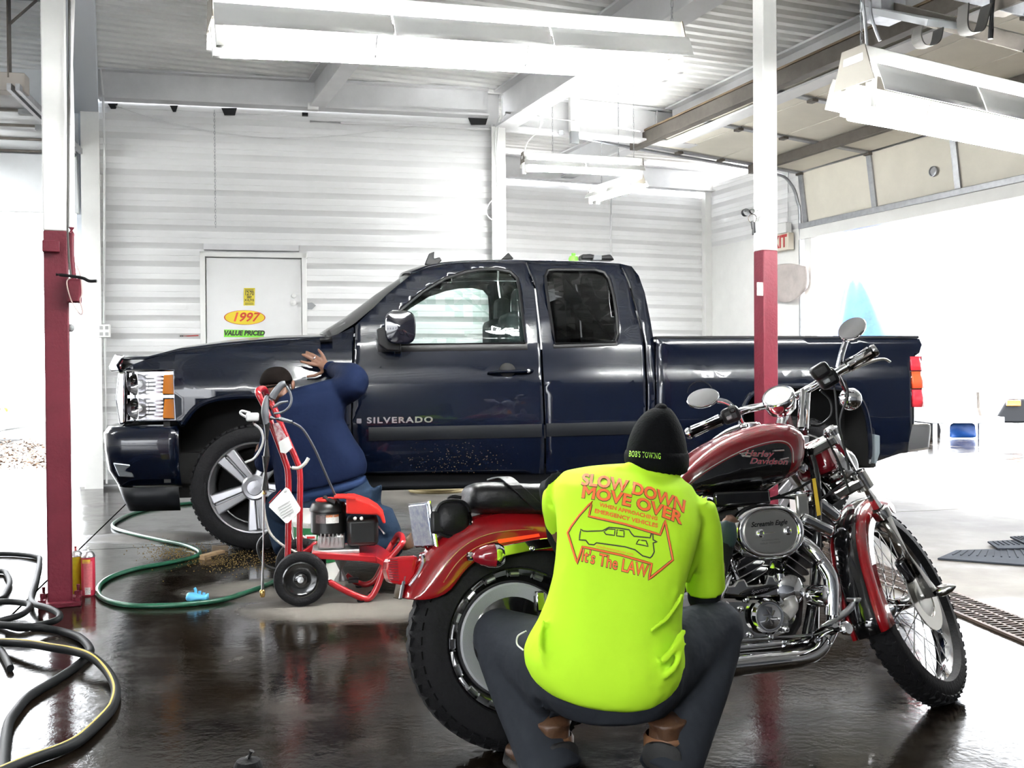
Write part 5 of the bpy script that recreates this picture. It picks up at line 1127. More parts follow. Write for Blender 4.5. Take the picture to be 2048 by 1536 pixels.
shirt_text("It's The LAW", 1229, 1128, math.radians(14), 25, fit_wx("It's The LAW", 25, 134), .012, 0, .028)
shirt_text('slowdownmoveover.com', 1229, 1101, math.radians(13), 6, fit_wx('slowdownmoveover.com', 6, 76), .0, 0, 0)
arrow = [(1184, 1004), (1178, 1033), (1250, 1049), (1320, 1070), (1330, 1042), (1335, 1070), (1340, 1095), (1345, 1120), (1297, 1159), (1303, 1128), (1240, 1110), (1165, 1094), (1155, 1127), (1136, 1066), (1143, 1053), (1160, 1030)]
def poly_line(name, pts, r, m, lift, closed=True, bvh=SB, parent=shirt, fb=sfb):
    P = []
    n = len(pts)
    for i in range(n if closed else n-1):
        a = pts[i]; b = pts[(i+1) % n]; k = max(2, int(math.hypot(b[0]-a[0], b[1]-a[1])/7))
        for j in range(k): P.append((lerp(a[0], b[0], j/k), lerp(a[1], b[1], j/k)))
    if not closed: P.append(pts[-1])
    Q = [cast(bvh, x, y, lift) or bvh.find_nearest(fb(x, y))[0] for x, y in P]
    return MB().tube(Q, r, 5, closed=closed).build(name, m, parent)
poly_line('print_frame', arrow, .0038, M_pbk, .0002); poly_line('print_frame', arrow, .0026, M_por, .0022)
tow = [(1162, 1058), (1166, 1062), (1174, 1063), (1205, 1062), (1218, 1055), (1240, 1057), (1258, 1060), (1263, 1068), (1268, 1073), (1300, 1076), (1302, 1068), (1305, 1068), (1306, 1080), (1314, 1084), (1306, 1086), (1308, 1104), (1304, 1112), (1300, 1116), (1285, 1112), (1270, 1100), (1250, 1094), (1193, 1086), (1188, 1090), (1178, 1089), (1172, 1081), (1159, 1080), (1160, 1070)]
poly_line('print_truck', tow, .0018, M_pbk, .001)
for w in ([(1208, 1064), (1216, 1058), (1230, 1059), (1229, 1071), (1212, 1069)], [(1234, 1060), (1248, 1062), (1248, 1074), (1233, 1072)], [(1277, 1080), (1292, 1082), (1296, 1093), (1272, 1088)]): poly_line('print_truck', w, .0016, M_pbk, .001)
text_drape('lettering', "BOB'S TOWING", mat('hat_green', (.45, .9, .08), .7), cuff, HB, 1290, 911, 1, .085, 11, .002, bold=.0, space=1.12, wx=fit_wx("BOB'S TOWING", 11, 62, 0., 1.12), fb=lambda x, y: at(x, y, 2.72), step=5, up=(.0, -1))
# ---------- person in navy, kneeling at the truck's front wheel
p2 = empty('person', (at(650, 1000, 5.65).x, 5.65, 0), 'person in navy sweatshirt and jeans kneeling with one hand on the truck fender', 'person')
b2 = MB(); D = 5.62
b2.ball(at(553, 770, D+.02), (.072, .088, .098), 16, 12, RT, UP); b2.ball(at(534, 780, D+.08), .018, 8, 6); b2.ball(at(540, 772, D+.09), .012, 8, 6)
b2.ball(at(586, 770, D-.02), (.012, .025, .03), 10, 8); b2.ball(at(546, 792, D+.06), (.04, .04, .03), 10, 8)
b2.tube([at(565, 785, D), at(590, 810, D), at(615, 840, D)], [.055, .058, .09], 14)
b2.tube([at(625, 830, D), at(630, 900, D), at(640, 990, D)], [.12, .13, .12], 16, flat=.7)
HD = TF.wp(643, 729, -.02).y
b2.tube([at(672, 800, D), at(706, 768, D-.04), at(690, 752, D+.12), at(662, 738, HD-.06)], [.065, .055, .045, .03], 14, smooth=4)
b2.tube([at(585, 805, D), at(548, 870, D+.02), at(530, 920, D+.12), at(520, 900, D+.25)], [.06, .05, .042, .03], 12, smooth=4)
fdp = lambda x, y, w=-.022: TF.wp(x, y, w)
hand(b2, at(664, 739, HD-.05), fdp(645, 729, -.03), [(fdp(651, 722, -.03), fdp(645, 710, -.034), fdp(637, 700)), (fdp(642, 720, -.03), fdp(628, 711, -.036), fdp(613, 704)), (fdp(637, 725, -.03), fdp(621, 717, -.036), fdp(605, 709)), (fdp(635, 731, -.03), fdp(619, 727, -.036), fdp(602, 723)), (fdp(648, 742, -.03), fdp(632, 750, -.036), fdp(615, 753))], .0115)
w_ = at(520, 900, D+.25); hand(b2, w_, w_+V((-.02, .06, .0)), [(w_+V((-.03+.02*k, .09, .01)), w_+V((-.03+.02*k, .13, .015)), w_+V((-.03+.02*k, .165, .0))) for k in range(4)]+[(w_+V((.03, .07, 0)), w_+V((.05, .1, -.01)), w_+V((.05, .13, -.02)))])
leg2 = ([(690, 985, D), (660, 1045, D+.12), (628, 1082, D+.18)], [(628, 1082, D+.18), (720, 1085, D+.02), (800, 1088, D-.05)])
leg3 = ([(610, 985, D), (580, 1010, D+.2), (560, 1010, D+.4)], [(560, 1010, D+.4), (565, 1060, D+.3), (572, 1100, D+.22)])
for a, b in (leg2, leg3): limb(b2, a, [.09, .08, .06]); limb(b2, b, [.06, .055, .045])
b2.build('body', M_skin, p2, remesh=.0065, relax=2, angle=0)
tq = MB()
tq.rings([slab_ring((590, 776), (668, 756), D, .07), slab_ring((562, 790), (700, 778), D, .12), slab_ring((548, 815), (694, 802), D, .15), slab_ring((543, 850), (688, 838), D, .165), slab_ring((543, 885), (708, 876), D, .175), slab_ring((545, 920), (728, 905), D, .18), slab_ring((548, 955), (735, 928), D, .185), slab_ring((553, 990), (732, 946), D, .18)])
tq.tube([at(672, 790, D), at(708, 768, D-.06), at(703, 752, D), at(688, 746, D+.12), at(668, 740, HD-.09)], [.085, .082, .075, .062, .05], 16, smooth=5)
tq.tube([at(582, 805, D), at(550, 870, D+.0), at(532, 925, D+.1), at(524, 908, D+.2)], [.085, .075, .062, .05], 14, smooth=4)
tq.build('sweatshirt', M_navy, p2, remesh=.011, relax=4, angle=0)
MB().tube([at(668, 740, HD-.10), at(661, 737, HD-.06)], [.050, .048], 14).build('cuff', M_navy, p2)
MB().rings([slab_ring((553, 975), (733, 938), D+.01, .178), slab_ring((556, 1005), (736, 962), D+.01, .18), slab_ring((562, 1012), (730, 975), D+.01, .165)]).build('shirt_tail', cloth('blue_tee', (.014, .028, .075)), p2, sub=1)
jq = MB(); jq.rings([slab_ring((560, 985), (732, 952), D+.02, .16), slab_ring((560, 1020), (748, 985), D+.02, .18), slab_ring((580, 1045), (752, 1022), D+.03, .15)])
for a, b in (leg2, leg3): limb(jq, a, [.13, .115, .09], 16); limb(jq, b, [.09, .085, .07], 16); jq.ball(at(*a[-1]), .09, 12, 8)
jq.tube([at(735, 985, D), at(760, 1030, D-.02), at(785, 1070, D-.05)], [.1, .08, .06], 14)
jq.build('jeans', M_jean, p2, remesh=.013, relax=3, angle=0)
cap = MB().rings([slab_ring(a, b, D+.01, t, p=2.1) for a, b, t in (((540, 734), (562, 732), .03), ((528, 741), (574, 738), .07), ((521, 752), (582, 748), .095), ((518, 764), (586, 759), .105), ((518, 776), (587, 764), .105))]); cap.build('cap', mat('cap_black', (.006, .0045, .004), .95, spec=.05), p2, sub=1)
MB().tube([at(518, 777, D), at(550, 772, D-.10), at(587, 765, D)], .006, 6, smooth=4).build('cap_band', mat('cap_black', (.018, .014, .012), .85), p2)
bpt = sub('boot', at(805, 1085, D-.05), p2)
MB().tube([at(790, 1080, D-.05), at(812, 1080, D-.06), at(818, 1098, D-.06)], [.05, .052, .035], 12).build('boot_upper', M_boot, bpt, remesh=.01)
rg = fdp(629, 716, -.04); MB().lathe([(.0125, -.003), (.0135, 0), (.0125, .003)], rg, (fdp(637, 722)-fdp(621, 712)), 14).build('ring', mat('silver', (.85, .85, .85), .15, metal=1.), p2)
# ------------------------------------------------------------------ pressure washer
WO = ground(602, 1211)
WFm = Frame((WO.x, WO.y, 0), yaw(9)); wp = WFm.wp
M_wred = mat('washer_red', (.34, .007, .012), .3, coat=.4, var=.12, vscale=8)
M_wred2 = mat('washer_shroud', (.55, .018, .012), .35)
M_wblk = mat('washer_black', (.007, .0075, .0075), .38)
M_cast = mat('cast_alum', (.42, .42, .41), .42, metal=.7, var=.2, vscale=30)
M_brass = mat('brass', (.62, .40, .14), .25, metal=1.)
ws = empty('pressure_washer', WFm.w(.25, .2, 0), 'red petrol pressure washer on two wheels standing by the truck front wheel', 'pressure washer')
def wsub(n, loc, parent=ws): return sub(n, loc, parent)
for y0, cx_ in ((0., 602), (.40, 0)):
    c = WFm.w(WFm.px(602, 1157, 0).x-(.0 if y0 == 0 else .02), y0, .129); w = wsub('wheel', c)
    pr = [(.082, -.03), (.09, -.036), (.112, -.038), (.125, -.03), (.129, -.012), (.129, .012), (.125, .03), (.112, .038), (.09, .036), (.082, .03)]
    MB().lathe(pr, c, -WFm.y, 40).build('tyre', M_rubber, w)
    MB().lathe([(.086, .034), (.080, .036), (.074, .018), (.05, .010), (.034, .012), (.030, .026), (.024, .03), (.001, .03)], c, -WFm.y, 32).build('hub_disc', mat('wheel_black', (.01, .01, .01), .18, coat=.6), w)
    MB().lathe([(.016, .03), (.015, .036), (.001, .037)], c, -WFm.y, 14).build('axle_cap', M_steel, w)
MB().tube([WFm.w(0, -.02, .129), WFm.w(0, .42, .129)], .009, 8).build('axle', M_steel, ws)
hf = wsub('handle_frame', wp(580, 1000, .05))
near = [wp(x, y, .05) for x, y in ((571, 1150), (576, 1100), (577, 1000), (576, 945), (568, 915), (548, 862), (530, 815), (517, 788))]
far_ = [wp(x, y, .30) for x, y in ((610, 1128), (600, 1105), (600, 1000), (600, 945), (592, 918), (570, 868), (550, 820), (536, 795))]
MB().tube(near+[wp(518, 780, .09), wp(528, 778, .22)]+far_[::-1], .0155, 12, smooth=5).build('handle_tube', M_wred, hf)
MB().tube([wp(x, y, .02) for x, y in ((652, 1160), (680, 1176), (705, 1188), (729, 1197), (743, 1193), (757, 1168), (771, 1128), (791, 1103), (805, 1085))]+[wp(803, 1072, .12), wp(796, 1070, .25)]+[wp(x, y, .36) for x, y in ((788, 1083), (778, 1099), (763, 1136), (749, 1160), (731, 1169), (710, 1163), (692, 1150))], .0155, 12, smooth=4).build('base_tube', M_wred, ws)
dk = [(624, 1105, .02), (752, 1112, .02), (777, 1127, .02), (786, 1107, .36), (757, 1090, .36), (634, 1083, .36)]
top_ = [wp(*q) for q in dk]
MB().prism([p-UZ*.008 for p in top_], UZ*.008).build('deck_plate', M_wred, ws, smooth=False)
for i, j in ((0, 1), (1, 2)): MB().prism([top_[i], top_[j], top_[j]-UZ*.028, top_[i]-UZ*.028], -WFm.y*.012).build('deck_flange', M_wred, ws, smooth=False, bevel=.003)
MB().bar(wp(620, 1110, .02), wp(592, 1125, .02), .03, .03).build('deck_arm', M_wred, ws, bevel=.006)
MB().bar(wp(636, 1085, .36), wp(606, 1108, .34), .03, .03).build('deck_arm', M_wred, ws, bevel=.006)
for x, y, yy in ((722, 1203, .02), (718, 1172, .36)):
    p = wp(x, y, yy); MB().lathe([(.016, 0), (.02, .01), (.018, p.z), (.014, p.z+.004)], V((p.x, p.y, 0)), UZ, 12).build('rubber_foot', M_rubber, ws)
eg = wsub('engine', wp(690, 1080, .19)); ec = wp(657, 1030, .16); er = .087
q0 = wp(657, 1066, .16).z; q1 = wp(657, 1022, .16).z; q2 = wp(657, 1004, .16).z
MB().lathe([(.078, q0), (er, q0+.01), (er, q1), (er+.006, q1+.004), (er+.006, q1+.012), (.080, q2-.004), (.06, q2+.006), (.001, q2+.01)], V((ec.x, ec.y, 0)), UZ, 32).build('blower_housing', M_wblk, eg)
MB().lathe([(.052, q2+.004), (.054, q2+.012), (.045, q2+.02), (.001, q2+.022)], V((ec.x-.01, ec.y, 0)), UZ, 24).build('fan_cap', M_wred2, eg)
MB().tube([wp(650, 995, .14), wp(658, 1000, .10), wp(672, 1006, .08)], .012, 8).build('starter_grip', M_wblk, eg)
MB().tube([wp(684, 1003, .10), wp(684, 1026, .10)], .016, 12).build('oil_filler', M_wblk, eg)
lb = ec-WFm.y*0
def cyl_patch(x0, x1, y0, y1, m, nm):
    d = er+.0012; rows = []
    for y in (y0, y1):
        row = []
        for k in range(9):
            t = lerp(x0, x1, k/8); row.append(V((ec.x, ec.y, 0))+WFm.x*(d*math.sin(t))-WFm.y*(d*math.cos(t))+UZ*y)
        rows.append(row)
    return MB().grid(rows).build(nm, m, eg)
zl0 = wp(657, 1047, .075).z; zl1 = wp(657, 1030, .075).z
cyl_patch(-.75, -.15, zl0, zl1, mat('label_dark', (.16, .12, .12), .4, var=.5, vscale=90), 'brand_label')
cyl_patch(-.12, .62, zl0, zl1, mat('label_white', (.75, .75, .72), .5, var=.25, vscale=140), 'warning_label')
cyl_patch(-.12, .62, lerp(zl0, zl1, .72), zl1+.0003, mat('label_orange', (.85, .22, .02), .5), 'warning_stripe')
MB().box(wp(663, 1080, .16), (.13, .15, .07), WFm.x).build('crankcase', M_cast, eg, bevel=.012)
for k in range(6): MB().box(wp(642+k*8, 1078, .078), (.006, .012, .05), WFm.x).build('case_rib', M_cast, eg, smooth=False)
MB().box(wp(672, 1098, .16), (.23, .19, .02), WFm.x).build('mount_flange', M_cast, eg, bevel=.006)
MB().box(wp(725, 1060, .16), (.155, .17, .14), WFm.x).build('fuel_tank', M_wblk, eg, bevel=.022)
sh_ = [(692, 1028), (692, 996), (708, 996), (738, 1006), (756, 1017), (768, 1030), (772, 1047), (766, 1048), (760, 1034), (754, 1030)]
MB().prism([wp(x, y, .06) for x, y in sh_], WFm.y*.2).build('engine_shroud', M_wred2, eg, smooth=False, bevel=.008)
MB().prism([wp(x, y, .055) for x, y in ((668, 992), (690, 992), (712, 995), (712, 1000), (690, 998), (668, 997))], WFm.y*.1).build('shroud_lip', M_wred2, eg, smooth=False, bevel=.003)
for x in (710, 723): MB().ball(wp(x, 1037, .06), .009, 8, 6).build('fuel_fitting', mat('white_plastic', (.75, .75, .72), .4), eg)
MB().tube([wp(756, 1052, .1), wp(769, 1068, .06)], .005, 6).build('throttle_rod', M_steel, eg)
MB().tube([wp(682, 1118, .16), wp(682, 1160, .16)], .035, 18).build('pump_body', M_cast, ws)
MB().box(wp(707, 1160, .16), (.05, .06, .02), WFm.x).build('pump_outlet', M_wblk, ws, bevel=.004)
MB().tube([wp(x, y, .10) for x, y in ((640, 1128), (600, 1108), (565, 1090), (540, 1065), (530, 1030), (527, 990), (532, 920))], .006, 8, smooth=5).build('power_cable', mat('cord_grey', (.45, .44, .40), .5), ws)
MB().tube([wp(x, y, .30) for x, y in ((540, 1060), (520, 1080), (516, 1100), (530, 1130), (560, 1140))], .007, 8, smooth=5).build('chemical_tube', M_wblk, ws)
# holster sleeve, hook and card on the handle
MB().prism([wp(x, y, .03) for x, y in ((545, 848), (556, 845), (585, 895), (580, 902), (570, 907), (562, 905))], WFm.y*.012).build('quick_guide', mat('guide_clear', (.62, .58, .58), .2, var=.6, vscale=50, col2=(.35, .06, .08)), hf, smooth=False)
MB().prism([wp(x, y, .026) for x, y in ((557, 884), (576, 873), (584, 896), (572, 907), (561, 905))], WFm.y*.012).build('guide_end', mat('guide_white', (.72, .72, .70), .5), hf, smooth=False)
MB().tube([wp(x, y, .04) for x, y in ((580, 935), (597, 936), (610, 927), (617, 916))], .0085, 8, smooth=4).build('hose_hook', mat('hook_white', (.62, .62, .55), .4), hf)
MB().box(wp(505, 834, .03), (.06, .03, .04), WFm.x, UZ-WFm.x*.2).build('plug', mat('plug_grey', (.55, .55, .55), .5), ws, bevel=.008)
MB().tube([wp(x, y, .04) for x, y in ((500, 838), (482, 828), (484, 822), (500, 826))], .006, 8, smooth=4).build('plug_loop', mat('plug_grey', (.55, .55, .55), .5), ws)
MB().tube([wp(x, y, .05) for x, y in ((505, 845), (522, 860), (526, 885), (510, 915), (490, 925))], .006, 8, smooth=5).build('plug_cord', mat('plug_grey', (.55, .55, .55), .5), ws)
cd = wsub('hang_card', wp(570, 1010, -.01))
cp_ = [wp(x, y, -.012) for x, y in ((571, 975), (578, 978), (601, 1016), (600, 1022), (576, 1046), (571, 1046), (538, 1014), (539, 1008))]
MB().prism(cp_, WFm.y*.003).build('card', mat('card_white', (.85, .85, .83), .5), cd, smooth=False)
for k in range(5): MB().bar(wp(556+k*2, 1016+k*5, -.0135), wp(580+k*2, 1002+k*5, -.0135), .002, .003).build('print_line', mat('print_grey', (.45, .45, .45), .6), cd, smooth=False)
MB().lathe([(.006, -.002), (.006, .002)], wp(571, 982, -.0125), -WFm.y, 10).build('eyelet', M_wblk, cd)
MB().bar(wp(538, 1006, -.0135), wp(562, 980, -.0135), .006, .003).build('card_stripe', M_wred2, cd, smooth=False)
# ---- spray gun with lance hanging on the frame
gn_ = empty('spray_gun', WFm.w(*WFm.px(535, 980, -.03)), 'black spray gun with long steel lance hanging on the washer handle', 'spray gun')
M_gun = mat('gun_grey', (.10, .105, .115), .42); g_ = lambda x, y: wp(x, y, -.03)
MB().tube([g_(x, y) for x, y in ((536, 788), (532, 805), (530, 825), (533, 848))], [.012, .02, .023, .018], 12, smooth=4, flat=.8).build('gun_body', M_gun, gn_)
MB().tube([g_(x, y) for x, y in ((541, 800), (552, 783), (563, 770), (571, 767))], [.018, .017, .016, .013], 12, smooth=4).build('grip', M_gun, gn_)
MB().tube([g_(x, y) for x, y in ((571, 769), (580, 785), (583, 800), (578, 814), (565, 824), (548, 827))], .0055, 8, smooth=5).build('trigger_guard', M_gun, gn_)
MB().tube([g_(x, y) for x, y in ((546, 816), (560, 806), (576, 803))], [.008, .007, .005], 8, smooth=4).build('trigger', M_gun, gn_)
MB().tube([g_(x, y) for x, y in ((534, 845), (533, 915))], .017, 12).build('barrel', M_wblk, gn_)
MB().tube([g_(x, y) for x, y in ((532, 912), (530, 980))], .0195, 12).build('barrel_sleeve', M_wblk, gn_)
MB().tube([g_(529, 977), g_(528, 988)], .013, 10).build('brass_fitting', M_brass, gn_)
MB().tube([g_(528, 985), g_(525, 1182)], .0072, 10).build('lance', M_steel, gn_)
MB().lathe([(.010, 0), (.013, .012), (.013, .03), (.009, .036)], g_(525, 1194), UZ, 12).build('nozzle', M_brass, gn_)
MB().box(g_(542, 806), (.012, .02, .02), WFm.x).build('safety_catch', M_wred2, gn_, bevel=.002)
MB().tube([g_(x, y) for x, y in ((540, 836), (560, 838), (584, 844))], [.013, .011, .008], 10).build('hose_boot', M_gun, gn_)
hz_ = [wp(x, y, yy) for x, y, yy in ((583, 844, -.03), (605, 858, -.02), (628, 895, .0), (648, 940, .03), (668, 985, .08), (680, 1010, .12), (690, 1040, .2))]
MB().tube(hz_, .0058, 8, smooth=6).build('pressure_hose', mat('hose_grey', (.06, .06, .065), .4), gn_)
# ---- bucket behind the washer
bg_ = at(634, 745, 5.42); bg_.z = 0; bq = empty('bucket', bg_, 'white plastic bucket with a green label behind the pressure washer', 'bucket'); bz1 = at(634, 1009, bg_.y).z
M_pail = mat('pail_white', (.74, .74, .70), .45)
MB().lathe([(.125, 0), (.14, bz1*.75), (.146, bz1*.78), (.146, bz1*.82), (.142, bz1*.84), (.15, bz1*.97), (.152, bz1), (.145, bz1), (.12, .02), (.001, .02)], bg_, UZ, 36).build('pail', M_pail, bq)
def pail_patch(a0, a1, z0, z1, m, nm): return MB().grid([[bg_+V((math.sin(t)*(r_+.002), -math.cos(t)*(r_+.002), z)) for t in [lerp(a0, a1, k/12) for k in range(13)]] for z, r_ in ((z0, .1255+.015*z0/(bz1*.75)), (z1, .1255+.015*z1/(bz1*.75)))]).build(nm, m, bq)
pail_patch(-1.0, .9, bz1*.26, bz1*.73, mat('label_green', (.01, .14, .04), .5), 'label')
tx_ = bg_+V((0, -.142, bz1*.47)); me = text_mesh('SE', .12, .006, .1)
M_wht = mat('letter_white', (.8, .8, .78), .5); M_lred = mat('letter_red', (.6, .02, .02), .5)
text_on('lettering', 'SE', M_wht, bq, tx_+V((-.04, .001, .02)), V((1, 0, 0)), UZ, .11, bold=.008, thick=.001); text_on('lettering', 'SE', M_lred, bq, tx_+V((-.04, -.002, .02)), V((1, 0, 0)), UZ, .11, bold=.0, thick=.001)
bpy.data.meshes.remove(me)
MB().tube([bg_+V((-.15, 0, bz1*.9)), bg_+V((-.10, -.13, bz1*.55)), bg_+V((0, -.17, bz1*.5)), bg_+V((.10, -.13, bz1*.55)), bg_+V((.15, 0, bz1*.9))], .004, 8, smooth=5).build('bail', M_steel, bq)
# ------------------------------------------------------------------ raised sectional door on the side wall
zdoor = lambda y: 3.60+.075*(-y-.11)
d1 = tag(empty('door_1', SR.w(XR0+2.4, 0, 2.9)), kind='structure')
secs = [((-.02, 2.92), (-.115, 3.585))]+[((-.13-k*.585, zdoor(-.13-k*.585)), (-.13-(k+1)*.585+.012, zdoor(-.13-(k+1)*.585))) for k in range(4)]
NS = 4
for k, ((ya, za), (yb, zb)) in enumerate(secs):
    MB().prism([SR.w(XR0, ya, za), SR.w(XR1, ya, za), SR.w(XR1, yb, zb), SR.w(XR0, yb, zb)], SR.y*.045*(1 if k == 0 else 0)+UZ*(.045 if k else .012)).build('door_panel', M_cream, d1, smooth=False, bevel=.004)
    for j in range(NS+1):
        x = XR0+.05+(XR1-XR0-.1)*j/NS
        n_ = V((0, 0, -1)) if k else -SR.y
        MB().bar(SR.w(x, ya, za)+n_*.012, SR.w(x, yb, zb)+n_*.012, .075, .022, hint=n_).build('stile', M_galv, d1, smooth=False)
        if k: MB().box(SR.w(x, ya, za)+n_*.03, (.09, .07, .03), SR.x).build('hinge', M_dksteel, d1, smooth=False, bevel=.004)
def strut(y, z, m, h=.09, w=.07, nm='strut'):
    a = SR.w(XR0, y, z); b = SR.w(XR1, y, z)
    MB().bar(a-UZ*h/2, b-UZ*h/2, w, h).build(nm, m, d1, smooth=False, bevel=.004)
strut(-.84, zdoor(-.84)-.01, M_dksteel, .11, .07); strut(-2.47, zdoor(-2.47)+.06, M_dksteel, .14, .10, 'end_channel')
MB().bar(SR.w(XR0, -2.42, zdoor(-2.42)+.09), SR.w(XR1, -2.42, zdoor(-2.42)+.09), .16, .02).build('channel_flange', mat('rust_steel', (.22, .15, .09), .6, var=.3), d1, smooth=False)
MB().bar(SR.w(XR0-.03, -.06, 2.93), SR.w(XR1+.03, -.06, 2.93), .08, .07).build('bottom_bar', M_galv, d1, smooth=False, bevel=.006)
for x in (XR0-.04, XR1+.04):
    MB().tube([SR.w(x, -.06, 0), SR.w(x, -.06, 2.8), SR.w(x, -.10, 3.25), SR.w(x, -.22, 3.48), SR.w(x, -.45, 3.58), SR.w(x, -1.2, zdoor(-1.2)-.04), SR.w(x, -2.4, zdoor(-2.4)-.04), SR.w(x, -3.35, zdoor(-3.35)-.02)], .032, 8, smooth=4, flat=.6).build('track', M_galv, d1)
MB().lathe([(.055, 0), (.055, .02), (.045, .022), (.042, .012), (.001, .012)], on_plane(1868, 343, SR.w(0, -.07, 3.2), SR.y), -SR.y, 24).build('lock_disc', M_galv, d1)
# lintel and jamb trims
MB().bar(SR.w(XR0-.05, -.03, 2.83), SR.w(XR1+.05, -.03, 2.83), .10, .13).build('trim_2', M_white, None, smooth=False); tag(bpy.data.objects['trim_2'], kind='structure')
MB().bar(SR.w(XR0+.09, .0, 0), SR.w(XR0+.09, .0, 2.8), .13, .09, hint=SR.y).build('trim_3', M_white, None, smooth=False); tag(bpy.data.objects['trim_3'], kind='structure')
# timber block, slotted hanger and track end
tbp = on_plane(1148, 225, M0+XD*.95-YD*.12+UZ*4, YD)
o = empty('track_hanger', tbp, 'wooden block on the cross beam holding the slotted steel track hanger', 'bracket')
MB().box(tbp, (.11, .06, .42), XD).build('timber_block', M_white, o, smooth=False, bevel=.004); MB().box(tbp-UZ*.27, (.09, .05, .14), XD).build('timber_end', M_grey, o, smooth=False)
te = SR.w(XR0-.04, -3.35, zdoor(-3.35)); ha = on_plane(1122, 265, tbp, YD)
MB().bar(ha, te, .05, .05).build('slotted_angle', M_galv, o, smooth=False)
hl2 = MB()
for k in range(9): hl2.box(lerp(ha, te, .1+k*.09)-YD*.027, (.03, .004, .016), (te-ha)).build('slot', M_black, o, smooth=False) if k == 0 else MB().box(lerp(ha, te, .1+k*.09)-YD*.027, (.03, .004, .016), (te-ha)).build('slot', M_black, o, smooth=False)
# ------------------------------------------------------------------ raised door of the neighbouring bay
d2 = tag(empty('door_2', S1.w(XL-1.5, 0, 2.7)), kind='structure')
xl0, xl1 = XL-3.3, XL+.06
zs2 = [((-.02, 2.71), (-.10, 3.26))]+[((-.12-k*.53, 3.29+.0*k), (-.12-(k+1)*.53+.012, 3.29)) for k in range(4)]
for k, ((ya, za), (yb, zb)) in enumerate(zs2):
    MB().prism([S1.w(xl0, ya, za), S1.w(xl1, ya, za), S1.w(xl1, yb, zb), S1.w(xl0, yb, zb)], UZ*.045 if k else S1.y*.045).build('door_panel', M_doorgrey, d2, smooth=False, bevel=.003)
    if k:
        MB().bar(S1.w(xl0, ya-.006, za-.012), S1.w(xl1, ya-.006, za-.012), .03, .02).build('panel_rail', M_dksteel, d2, smooth=False)
        MB().box(S1.w(xl1-.06, ya, za-.02), (.1, .06, .05), S1.x).build('hinge', M_grey, d2, smooth=False)
for dx in (.07, .13): MB().bar(S1.w(xl1+dx-.05, -.3, 3.26), S1.w(xl1+dx-.05, -2.5, 3.26), .03, .05).build('track', M_galv, d2, smooth=False)
MB().box(S1.w(xl1, -2.35, 3.32), (.22, .14, .14), S1.x).build('roller_box', mat('box_tan', (.35, .32, .29), .6), d2, smooth=False, bevel=.006)
MB().bar(S1.w(xl1, -2.4, 3.35), S1.w(xl1, -2.4, 4.0), .045, .012).build('hanger_strap', M_dksteel, d2, smooth=False)
MB().bar(S1.w(xl1, -2.4, 3.75), S1.w(xl1+.35, -2.4, 4.1), .03, .01).build('hanger_brace', M_dksteel, d2, smooth=False)
MB().bar(S1.w(xl0, -2.4, 3.97), S1.w(xl1+.4, -2.4, 3.97), .04, .05).build('hanger_rail', M_grey, d2, smooth=False)
# ------------------------------------------------------------------ support posts
def post(name, px, w, gy, red_y, label, d=None):
    p = ground(px, gy) if d is None else V((at(px, 745, d).x, d, 0)); ax = XD
    r = empty(name, (p.x, p.y, 0), label, 'post'); zr_ = at(px, red_y, p.y).z
    MB().box((p.x, p.y, zr_/2), (w, w, zr_), ax).build('lower_shaft', M_red_paint, r, bevel=.006)
    MB().box((p.x, p.y, (zr_+ROOF)/2), (w, w, ROOF-zr_), ax).build('upper_shaft', M_white, r, bevel=.006)
    MB().box((p.x, p.y, .012), (w*1.75, w*1.75, .024), ax).build('base_plate', M_red_paint, r, smooth=False, bevel=.004)
    for sx in (-1, 1):
        for sy in (-1, 1):
            c = V((p.x, p.y, .024))+ax*(sx*w*.72)+YD*(sy*w*.72); b_ = sub('anchor_bolt', c, r)
            MB().lathe([(.018, 0), (.018, .018), (.001, .018)], c, UZ, 6).build('nut', M_red_paint, b_, smooth=False); MB().tube([c, c+UZ*.05], .009, 8).build('stud', M_red_paint, b_)
    return r, p
PL, pL = post('support_post', 121, .108, 1208, 464, 'red and white square support post beside the black hose coil')
PR, pR = post('support_post', 1532, .097, 0, 502, 'red and white square support post between the truck and the motorcycle', d=5.72)
# fittings on the left post
lp_ = lambda x, y, off=-.075: at(x, y, pL.y+off)
MB().box(lp_(102, 493), (.075, .05, .055), XD).build('bracket', M_red_paint, PL, bevel=.004)
MB().tube([lp_(x, y, 0) for x, y in ((144, 0), (143, 250), (143, 455))], .014, 10).build('conduit', M_conduit, PL)
MB().tube([lp_(x, y, 0) for x, y in ((143, 455), (142, 500), (144, 530), (147, 558))], .015, 10, smooth=4).build('conduit_red', M_red_paint, PL)
MB().tube([lp_(x, y, -.06) for x, y in ((138, 0), (137, 200), (135, 455), (138, 520), (142, 555))], .005, 6).build('wire', M_wire, PL)
jb = sub('junction_box', lp_(148, 582, -.02), PL)
MB().box(lp_(148, 582, -.02), (.066, .06, .115), XD).build('box_body', M_red_paint, jb, bevel=.005); MB().box(lp_(150, 582, -.055), (.058, .006, .10), XD).build('box_lid', M_red_paint, jb, bevel=.003)
MB().tube([lp_(x, y, -.08) for x, y in ((150, 525), (160, 548), (164, 585), (160, 600), (165, 622), (160, 628), (145, 606), (136, 580), (134, 562), (142, 556))], .0028, 6, smooth=5).build('loose_wire', mat('wire_tan', (.45, .33, .30), .6), PL)
MB().tube([lp_(x, y, -.12) for x, y in ((113, 549), (140, 552), (165, 556), (178, 562), (193, 562))], .0075, 8, smooth=4).build('rubber_arm', M_black, PL)
